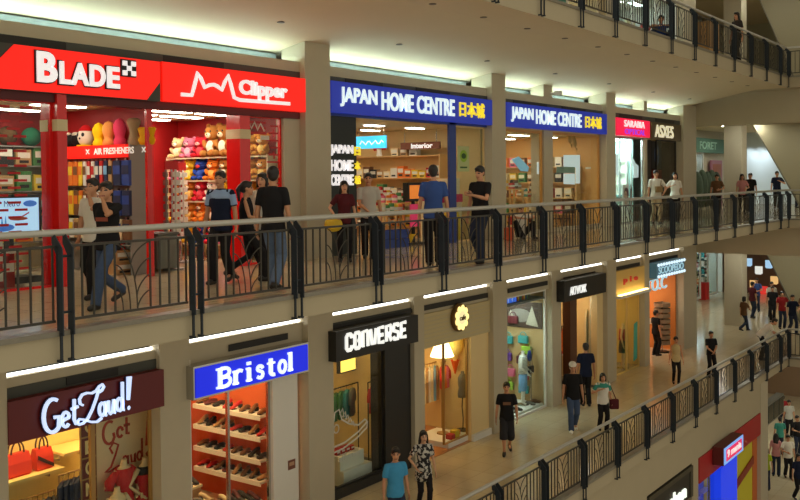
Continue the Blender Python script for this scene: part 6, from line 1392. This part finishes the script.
    if top == 'polo' and trim:      # contrasting shoulder yoke and sleeves
        y = MB()
        y.loft([[P(tor(0, 0, z)+Vector((a*math.cos(q), 0, 0))+axf*(c*math.sin(q))) for q in [2*PI*i/24 for i in range(24)]] for z, a, c in ((0.37, 0.174*w, 0.121), (0.41, 0.173*w, 0.114), (0.455, 0.154*w, 0.094), (0.503, 0.105*w, 0.077))])
        for s, shp, el, hd in al: cap(y, [P(shp+Vector((-s*0.02, 0, 0.0))), P(shp.lerp(el, 0.3))], [0.060*k, 0.060*k]); y.tube([P(shp.lerp(el, 0.1)), P(shp.lerp(el, 0.68))], [0.060*k, 0.060*k], 14)
        queue(y, 'shoulder_yoke', trim, r, 0.013*k, 2)
    # ---- trousers / skirt / shorts
    g = MB()
    pz = lambda z: pel+Vector((0, 0, z))
    if bottom == 'skirt':
        g.loft([[P(pz(z)+Vector((a*math.cos(q), c*math.sin(q)+stride*0.1*(z < -0.2)*0, 0))) for q in [2*PI*i/24 for i in range(24)]] for z, a, c in ((-0.50, 0.2, 0.17), (-0.3, 0.185, 0.155), (-0.1, 0.172, 0.135), (0.06, 0.145, 0.112))])
    else:
        g.loft([[P(pz(z)+Vector((a*math.cos(q), c*math.sin(q), 0))) for q in [2*PI*i/20 for i in range(20)]] for z, a, c in ((-0.10, 0.140, 0.112), (-0.02, 0.154, 0.118), (0.06, 0.136, 0.104))])
        for s, hp, kn, ft in legs:
            if bottom == 'shorts': e = kn.lerp(ft, 0.28); g.tube([P(hp), P(hp.lerp(kn, 0.5)), P(kn), P(e)], [0.084*k, 0.092*k, 0.095*k, 0.102*k], 14)
            elif bottom == 'slim': g.tube([P(hp), P(hp.lerp(kn, 0.5)), P(kn), P(kn.lerp(ft, 0.4)), P(ft+(ft-kn).normalized()*0.02)], [0.08*k, 0.076*k, 0.060*k, 0.058*k, 0.046*k], 14)
            else: g.tube([P(hp), P(hp.lerp(kn, 0.5)), P(kn), P(kn.lerp(ft, 0.4)), P(ft+(ft-kn).normalized()*0.03)], [0.082*k, 0.084*k, 0.072*k, 0.072*k, 0.068*k], 14)
            g.ell(P(hp), 0.084*k, 0.09*k, 0.084*k, 14, 8); g.ell(P(kn), 0.07*k, 0.07*k, 0.07*k, 12, 8)
    queue(g, {'long': 'trousers', 'slim': 'trousers', 'shorts': 'shorts', 'skirt': 'skirt'}[bottom], pants, r, 0.0135*k, 3)
    # ---- shoes
    for s, hp, kn, ft in legs:
        f = MB(); drop = ft.z-0.08
        a = ft+Vector((0, -0.045, -0.045)); toe = Vector((ft.x+s*0.02, ft.y+0.15, 0.033+max(0, drop*0.25 if not seated else 0.0)))
        cap(f, [P(a), P(a.lerp(toe, 0.5)+Vector((0, 0, 0.008))), P(toe)], [0.043*k, 0.047*k, 0.035*k]); cap(f, [P(ft+Vector((0, -0.01, 0.0))), P(a+Vector((0, 0.02, 0)))], [0.043*k, 0.044*k])
        queue(f, 'shoe', shoes or m_shoe, r, 0.012*k, 2)
    # ---- hair
    q = MB()
    q.ell(hp_(0, 0.020, 0.040), 0.086*k, 0.098*k, 0.093*k, 18, 12, HM); q.ell(hp_(0, 0.052, -0.005), 0.072*k, 0.058*k, 0.078*k, 14, 10, HM); q.ell(hp_(0, -0.045, 0.085), 0.064*k, 0.05*k, 0.032*k, 12, 8, HM)
    if hair == 'long':
        q.ell(hp_(0, 0.06, -0.06), 0.085*k, 0.055*k, 0.12*k, 14, 10, HM); q.ell(hp_(0, 0.085, -0.20), 0.10*k, 0.045*k, 0.17*k, 14, 10, HM); q.ell(hp_(0, 0.085, -0.32), 0.075*k, 0.04*k, 0.12*k, 14, 10, HM)
        for s in (-1, 1): cap(q, [hp_(s*0.07, 0.0, 0.03), hp_(s*0.082, 0.015, -0.08), hp_(s*0.09, 0.03, -0.22)], [0.026*k, 0.03*k, 0.022*k])
    elif hair == 'tail':
        cap(q, [hp_(0, 0.1, 0.05), hp_(0, 0.15, -0.02), hp_(0, 0.13, -0.2)], [0.035*k, 0.04*k, 0.02*k])
    elif hair == 'bob':
        q.ell(hp_(0, 0.045, -0.05), 0.088*k, 0.062*k, 0.1*k, 14, 10, HM)
        for s in (-1, 1): cap(q, [hp_(s*0.075, 0.0, 0.03), hp_(s*0.082, 0.01, -0.09)], [0.026*k, 0.026*k])
    queue(q, 'hair', m_hair, r, 0.011*k, 2)
    if cap_col:
        c = MB(); c.ell(hp_(0, 0.012, 0.075), 0.096*k, 0.108*k, 0.085*k, 18, 10, HM); c.ell(hp_(0, -0.105, 0.055), 0.072*k, 0.078*k, 0.013*k, 14, 6, HM); queue(c, 'cap', cap_col, r, 0.010*k, 2)
    r['_k'] = k
    if '_k' in r: del r['_k']
    return r, dict(k=k, V=V, hands=[P(a[3]) for a in al], tor=lambda x, f, z: P(tor(x, f, z)), shoulders=[P(a[1]) for a in al])
def rz_h(deg): return math.radians(deg)
def spot(u, v, z0, vh):
    p = onZ(u, v, z0); top = onY(u, vh, p.y).z-z0
    return (p.x, p.y, z0), max(1.5, min(1.8, top))
def who(u, v, vh, z0, deg, label, *a, hh=None, **kw):
    loc, h = spot(u, v, z0, vh); return person(loc, math.radians(deg), hh or h, label, *a, **kw)
def carried(mb, name, m, label, cat, root, smooth=True):
    # a bag or phone in a person's hand: its own thing, standing where the hand is
    o = mb.build(name, m, None, smooth); o.location = root.location; o.rotation_euler = root.rotation_euler
    return tag(o, label, cat)
c_black = cloth('black', (32, 31, 33)); c_navy = cloth('navy', (30, 36, 58)); c_dark = cloth('dark_trousers', (34, 32, 34)); c_white = cloth('white', (222, 216, 204)); c_grey = cloth('pale_grey', (190, 186, 176)); c_blue = cloth('shirt_blue', (58, 84, 146))
c_sky = cloth('sky_blue', (70, 150, 196)); c_maroon = cloth('maroon', (86, 34, 40)); c_tan = cloth('tan', (204, 178, 128)); c_lblue = cloth('light_blue', (150, 176, 214)); c_beige = cloth('beige', (170, 148, 116)); c_red = cloth('red', (150, 36, 40)); c_pink = cloth('pink', (204, 140, 140)); c_brown = cloth('brown', (110, 78, 54)); c_teal = cloth('teal', (64, 140, 124)); c_djean = cloth('dark_jeans', (46, 54, 74)); c_orange = cloth('orange', (190, 96, 50))
# ------------------------------------------------------------------ middle gallery
r, q = who(109, 306, 176, 0, -74, 'man in a black T-shirt and jeans striding left with a hand at his mouth', c_black, m_jean, stride=0.72, arms=('swingb', 'mouth'), yaw=10, lead=1)
mb = MB().box(-0.09, 0.09, 0, 0.004, 0, 0.05); o = mb.build('chest_print', mat('print_red', (150, 70, 50), 0.7), r); o.location = q['tor'](0, 0.125, 0.27)
r2, q2 = who(101, 302, 186, 0, -75, 'person in a white top mostly hidden behind the man in black striding left', c_white, c_dark, stride=0.3, arms=('hang', 'mouth'), hh=1.6)
r2.location.y += 0.42; r2.location.x += 0.22
who(222, 283, 170, 0, -66, 'man in a navy polo with light blue shoulders and dark trousers, facing left', c_navy, c_dark, stride=0.35, arms=('hang', 'hang'), top='polo', trim=c_lblue, lead=-1)
who(247, 281, 178, 0, 40, 'woman with a dark ponytail and dark clothes walking behind the navy polo man', c_black, c_dark, stride=0.62, arms=('hold', 'hold'), hair='tail', fem=True, top='sleeveless', bottom='slim', lead=-1, yaw=10)
who(264, 279, 171, 0, -70, 'person in a white top facing left, beside the man in black T-shirt and pale jeans', c_white, c_dark, stride=0.4, arms=('hang', 'hang'), hair='bob', hh=1.68)
who(274, 290, 166, 0, 112, 'man seen from behind in a black T-shirt and pale blue jeans', c_black, mat('pale_denim', (96, 116, 146), 0.85, noise=0.15, nscale=25), stride=0.3, arms=('hang', 'hang'), yaw=20)
r, q = who(345, 262, 181, 0, -50, 'woman with long black hair in a dark red top holding a yellow bag', c_maroon, c_dark, arms=('bag', 'hang'), hair='long', fem=True, bottom='slim', skin=m_skinl, yaw=10)
hnd = q['hands'][0]
carried(MB().ell(hnd+Vector((-0.03, -0.02, -0.16)), 0.17, 0.09, 0.14, 16, 10).tube([hnd+Vector((-0.12, -0.02, -0.05)), hnd+Vector((-0.02, 0, 0.02)), hnd+Vector((0.08, -0.02, -0.05))], 0.012), 'shoulder_bag', mat('bag_yellow', (214, 180, 40), 0.6), 'plump yellow bag held by the long-haired woman in dark red', 'bag', r)
who(369, 259, 173, 0, -48, 'man in a pale grey collared shirt and dark trousers facing the railing', c_grey, c_dark, arms=('clasp', 'hang'), stride=0.15, yaw=-5)
who(434, 266, 165, 0, 128, 'man seen from behind in a blue shirt and dark trousers', c_blue, c_dark, arms=('hang', 'hang'), stride=0.2)
r, q = who(481, 263, 166, 0, -92, 'man in a black shirt and dark jeans looking down at a phone', c_black, c_djean, arms=('hang', 'phone'), stride=0.22, nod=0.25, top='tee')
hnd = q['hands'][1]; carried(MB().rbox(-0.035, 0.035, -0.06, 0.06, 0, 0.012, 0.008, M=Matrix.Translation(hnd+Vector((0, -0.08, 0.035)))), 'mobile_phone', m_black, 'dark mobile phone in the hand of the man in the black shirt', 'phone', r)
# seated person with an orange bag
p = onZ(519, 241, 0); r, q = person((UX(521, 11.7, 235), 11.7, 0), math.radians(-35), 1.62, 'person in a white shirt sitting on the floor with knees up', c_white, c_dark, arms=('knee', 'knee'), seated=True, nod=0.3)
ob = empty('shoulder_bag', (UX(509, 11.6, 235), 11.6, 0), 0.3, 'orange bag on the floor beside the sitting person', 'bag'); MB().rbox(-0.17, 0.17, -0.1, 0.1, 0, 0.32, 0.05).build('body', mat('bag_rust', (196, 82, 40), 0.7), ob); MB().tube([(-0.1, 0, 0.31), (-0.05, 0, 0.45), (0.05, 0, 0.45), (0.1, 0, 0.31)], 0.012).build('handle', m_lb, ob)
r, q = who(656, 224, 170, 0, -52, 'man in a white T-shirt with a tan bag across his chest', c_white, c_beige, arms=('hang', 'bag'), vox=0.013, stride=0.25)
carried(MB().rbox(-0.12, 0.12, -0.05, 0.04, -0.1, 0.1, 0.03, M=Matrix.Translation(q['tor'](0.04, 0.17, 0.18))).tube([q['tor'](0.1, 0.14, 0.26), q['tor'](0.17, 0.03, 0.5), q['tor'](0.1, -0.13, 0.3)], 0.014), 'chest_bag', mat('bag_khaki', (140, 112, 72), 0.8), 'tan bag worn on the chest of the man in white', 'bag', r)
who(675, 223, 172, 0, -62, 'woman in a white blouse and dark trousers beside the man with the chest bag', c_white, c_dark, arms=('strap', 'hang'), hair='bob', fem=True, vox=0.013, stride=0.25)
who(717, 216, 174, 0, -75, 'person in a tan top and dark trousers in front of the far column', c_brown, c_dark, arms=('hang', 'hold'), vox=0.014, stride=0.2)
who(742, 214, 174, 0, -60, 'woman in a pale pink top right of the far column', c_pink, c_dark, arms=('hang', 'hold'), hair='long', fem=True, vox=0.014, bottom='slim')
who(750.5, 213, 173, 0, -80, 'man in dark clothes close behind the woman in pale pink', c_black, c_dark, arms=('hang', 'hang'), vox=0.014)
p = onZ(759, 206, 0); person((49.5, 13.75, 0), math.radians(140), 1.66, 'distant person in a white shirt against the pale far wall', c_white, c_beige, arms=('hang', 'hang'), vox=0.018)
r, q = who(777, 209, 171, 0, -70, 'man in dark clothes with a backpack by the far end railing', c_navy, c_dark, arms=('hang', 'strap'), vox=0.014, stride=0.3)
carried(MB().rbox(-0.15, 0.15, -0.08, 0.08, -0.2, 0.2, 0.06, M=Matrix.Translation(q['tor'](0, -0.2, 0.28))).tube([q['tor'](0.1, -0.13, 0.4), q['tor'](0.12, 0.0, 0.53), q['tor'](0.11, 0.13, 0.35)], 0.015).tube([q['tor'](-0.1, -0.13, 0.4), q['tor'](-0.12, 0.0, 0.53), q['tor'](-0.11, 0.13, 0.35)], 0.015), 'backpack', c_black, 'dark backpack worn by the man at the far end railing', 'backpack', r)
who(798, 208, 172, 0, -40, 'woman in a pink top at the right edge of the middle floor', c_pink, c_djean, arms=('hang', 'hang'), hair='long', fem=True, vox=0.014)
# ------------------------------------------------------------------ top gallery
person((UX(737, 8.95, 40), 8.95, ZU), math.radians(-115), 1.66, 'person with long black hair and dark patterned clothes at the top railing', mat('cloth_dark_pattern', (44, 36, 34), 0.9, noise=0.6, nscale=10), c_dark, arms=('hang', 'hang'), hair='long', fem=True, vox=0.014)
person((UX(661, 9.3, 28), 9.3, ZU), math.radians(-60), 1.55, 'person in blue sitting low behind the top railing', cloth('mid_blue', (44, 66, 120)), c_djean, arms=('knee', 'knee'), vox=0.014, seated=True)
# ------------------------------------------------------------------ lower gallery
loc = onZ(396, 539, ZL); h = onY(396, 444, loc.y).z-ZL
person((loc.x, loc.y, ZL), math.radians(-30), 1.68, 'man in a sky blue T-shirt at the bottom edge', c_sky, c_djean, arms=('hang', 'hang'), stride=0.3, yaw=-20)
loc = onZ(424, 511, ZL)
person((loc.x, loc.y, ZL), math.radians(-40), 1.6, 'woman in a black and white patterned tunic with long black hair', mat('cloth_mono_pattern', (120, 116, 108), 0.9, noise=0.95, nscale=22), c_dark, arms=('bag', 'hang'), hair='long', fem=True, bottom='slim', skin=m_skinl, stride=0.3)
o = [x for x in bpy.data.objects if x.name.startswith('person') and x.parent is None][-1]
tn_ = MB().loft([ring(0, 0, z, a, b_) for z, a, b_ in ((0.62, 0.18, 0.14), (0.75, 0.175, 0.135), (0.9, 0.155, 0.12), (0.98, 0.14, 0.11))]); tn_.build('tunic_hem', mat('cloth_mono_pattern', (0, 0, 0)), o, 'all')
r, q = who(507, 453, 381, ZL, -58, 'man in a black printed T-shirt and long dark shorts walking alone', c_black, cloth('charcoal', (48, 47, 50)), arms=('hang', 'swingf'), bottom='shorts', stride=0.42, lead=-1)
o = MB().box(-0.09, 0.09, 0, 0.004, 0, 0.07).build('chest_print', mat('print_tan', (120, 84, 58), 0.7), r); o.location = q['tor'](0, 0.128, 0.27)
who(573, 431, 362, ZL, -55, 'man in a white cap, black T-shirt and blue jeans', c_black, m_jean, arms=('hang', 'hang'), stride=0.35, cap_col=c_white, shoes=c_white, lead=-1)
who(586, 406, 341, ZL, 130, 'man seen from behind in dark clothes, farther than the white cap man', c_navy, c_dark, arms=('hang', 'hang'), stride=0.1)
r, q = who(603, 431, 374, ZL, -50, 'person in a white sleeveless vest over maroon, carrying a dark shoulder bag', c_white, c_dark, arms=('strap', 'hang'), hair='bob', stride=0.25, top='polo', trim=c_teal)
carried(MB().rbox(-0.12, 0.12, -0.06, 0.06, -0.15, 0.1, 0.04, M=Matrix.Translation(q['hands'][1]+Vector((0.07, 0.0, -0.02)))).tube([q['hands'][1]+Vector((0.0, 0.0, 0.08)), q['shoulders'][1]+Vector((0.0, 0, 0.08)), q['hands'][1]+Vector((0.12, 0.0, 0.08))], 0.012), 'shoulder_bag', c_maroon, 'dark maroon bag at the side of the white vest person', 'bag', r)
who(676, 384, 340, ZL, -58, 'person in a sleeveless tan top and black trousers', c_tan, c_dark, arms=('hang', 'hang'), top='sleeveless', hair='short', bottom='slim', vox=0.013, stride=0.2, fem=True)
who(711, 377, 336, ZL, -45, 'man in black with folded hands by the lower railing', c_black, c_dark, arms=('clasp', 'clasp'), vox=0.013)
who(744, 331, 296, ZL, 60, 'distant walker in a brown top striding past the green tinted column', c_brown, c_djean, arms=('hold', 'hang'), vox=0.016, stride=0.6, hair='bob')
person((UX(657, 12.6, 340), 12.65, ZL), math.radians(60), 1.65, 'person in dark clothes standing inside the shop under the bulb framed sign', c_black, c_dark, arms=('hang', 'hold'), vox=0.014)
p = onZ(770, 352, ZL); person((34.6, 9.25, ZL), math.radians(20), 1.68, 'person in a white shirt bending over the lower railing corner', c_white, c_dark, arms=('lean', 'lean'), bend=0.75, vox=0.014)
# crowd in the far lower hall
for k, (x, y, col, lb, deg) in enumerate(((42.2, 10.4, c_red, 'red shirt, standing in the far lower hall', -60), (43.8, 11.2, c_black, 'black shirt behind the red shirt in the far lower hall', -80), (41.0, 9.7, c_navy, 'navy shirt at the right edge of the far lower hall', -50), (45.2, 11.6, c_white, 'white shirt deep in the far lower hall', -60),
                                         (44.6, 12.3, c_maroon, 'maroon shirt deep in the far lower hall', 60), (42.6, 9.6, c_brown, 'brown shirt at the far right of the lower hall', -70), (46.8, 12.7, c_blue, 'blue shirt farthest in the lower hall', -90))):
    person((x, y, ZL), math.radians(deg), 1.6+0.02*(k % 5), 'person in a '+lb, col, c_dark if k % 2 else c_djean, arms=('hang', 'hang') if k % 2 else ('hang', 'hold'), vox=0.018, stride=0.2*(k % 3))
# ground floor crowd
for k, (u, v, col, lb, deg, hr) in enumerate(((783, 430, c_red, 'red shirt near the top of the ground floor crowd', 120, 'short'), (789, 436, c_grey, 'grey shirt behind the pale blouse on the ground floor', -60, 'short'), (776, 476, c_pink, 'pale pink blouse amid the ground floor crowd', 100, 'long'), (788, 478, c_white, 'white shirt at the right of the ground floor crowd', -60, 'short'),
                                            (766, 490, cloth('lime', (170, 190, 40)), 'lime yellow top low in the ground floor crowd', 110, 'bob'), (758, 497, c_orange, 'orange red top lowest left in the ground floor crowd', 110, 'short'), (797, 455, c_black, 'black top at the right edge of the ground floor', -40, 'short'), (798, 500, c_navy, 'navy top at the bottom right corner', -40, 'long'), (780, 455, c_teal, 'teal top mid ground floor crowd', 120, 'short'))):
    p = onZ(u, v, ZG); person((p.x, p.y, ZG), math.radians(deg), 1.58+0.03*(k % 4), 'person in a '+lb, col, c_dark if k % 2 else c_djean, arms=('hang', 'hang') if k % 3 else ('hold', 'hang'), hair=hr, vox=0.016, stride=0.25*(k % 2), fem=(hr != 'short'))
flush()
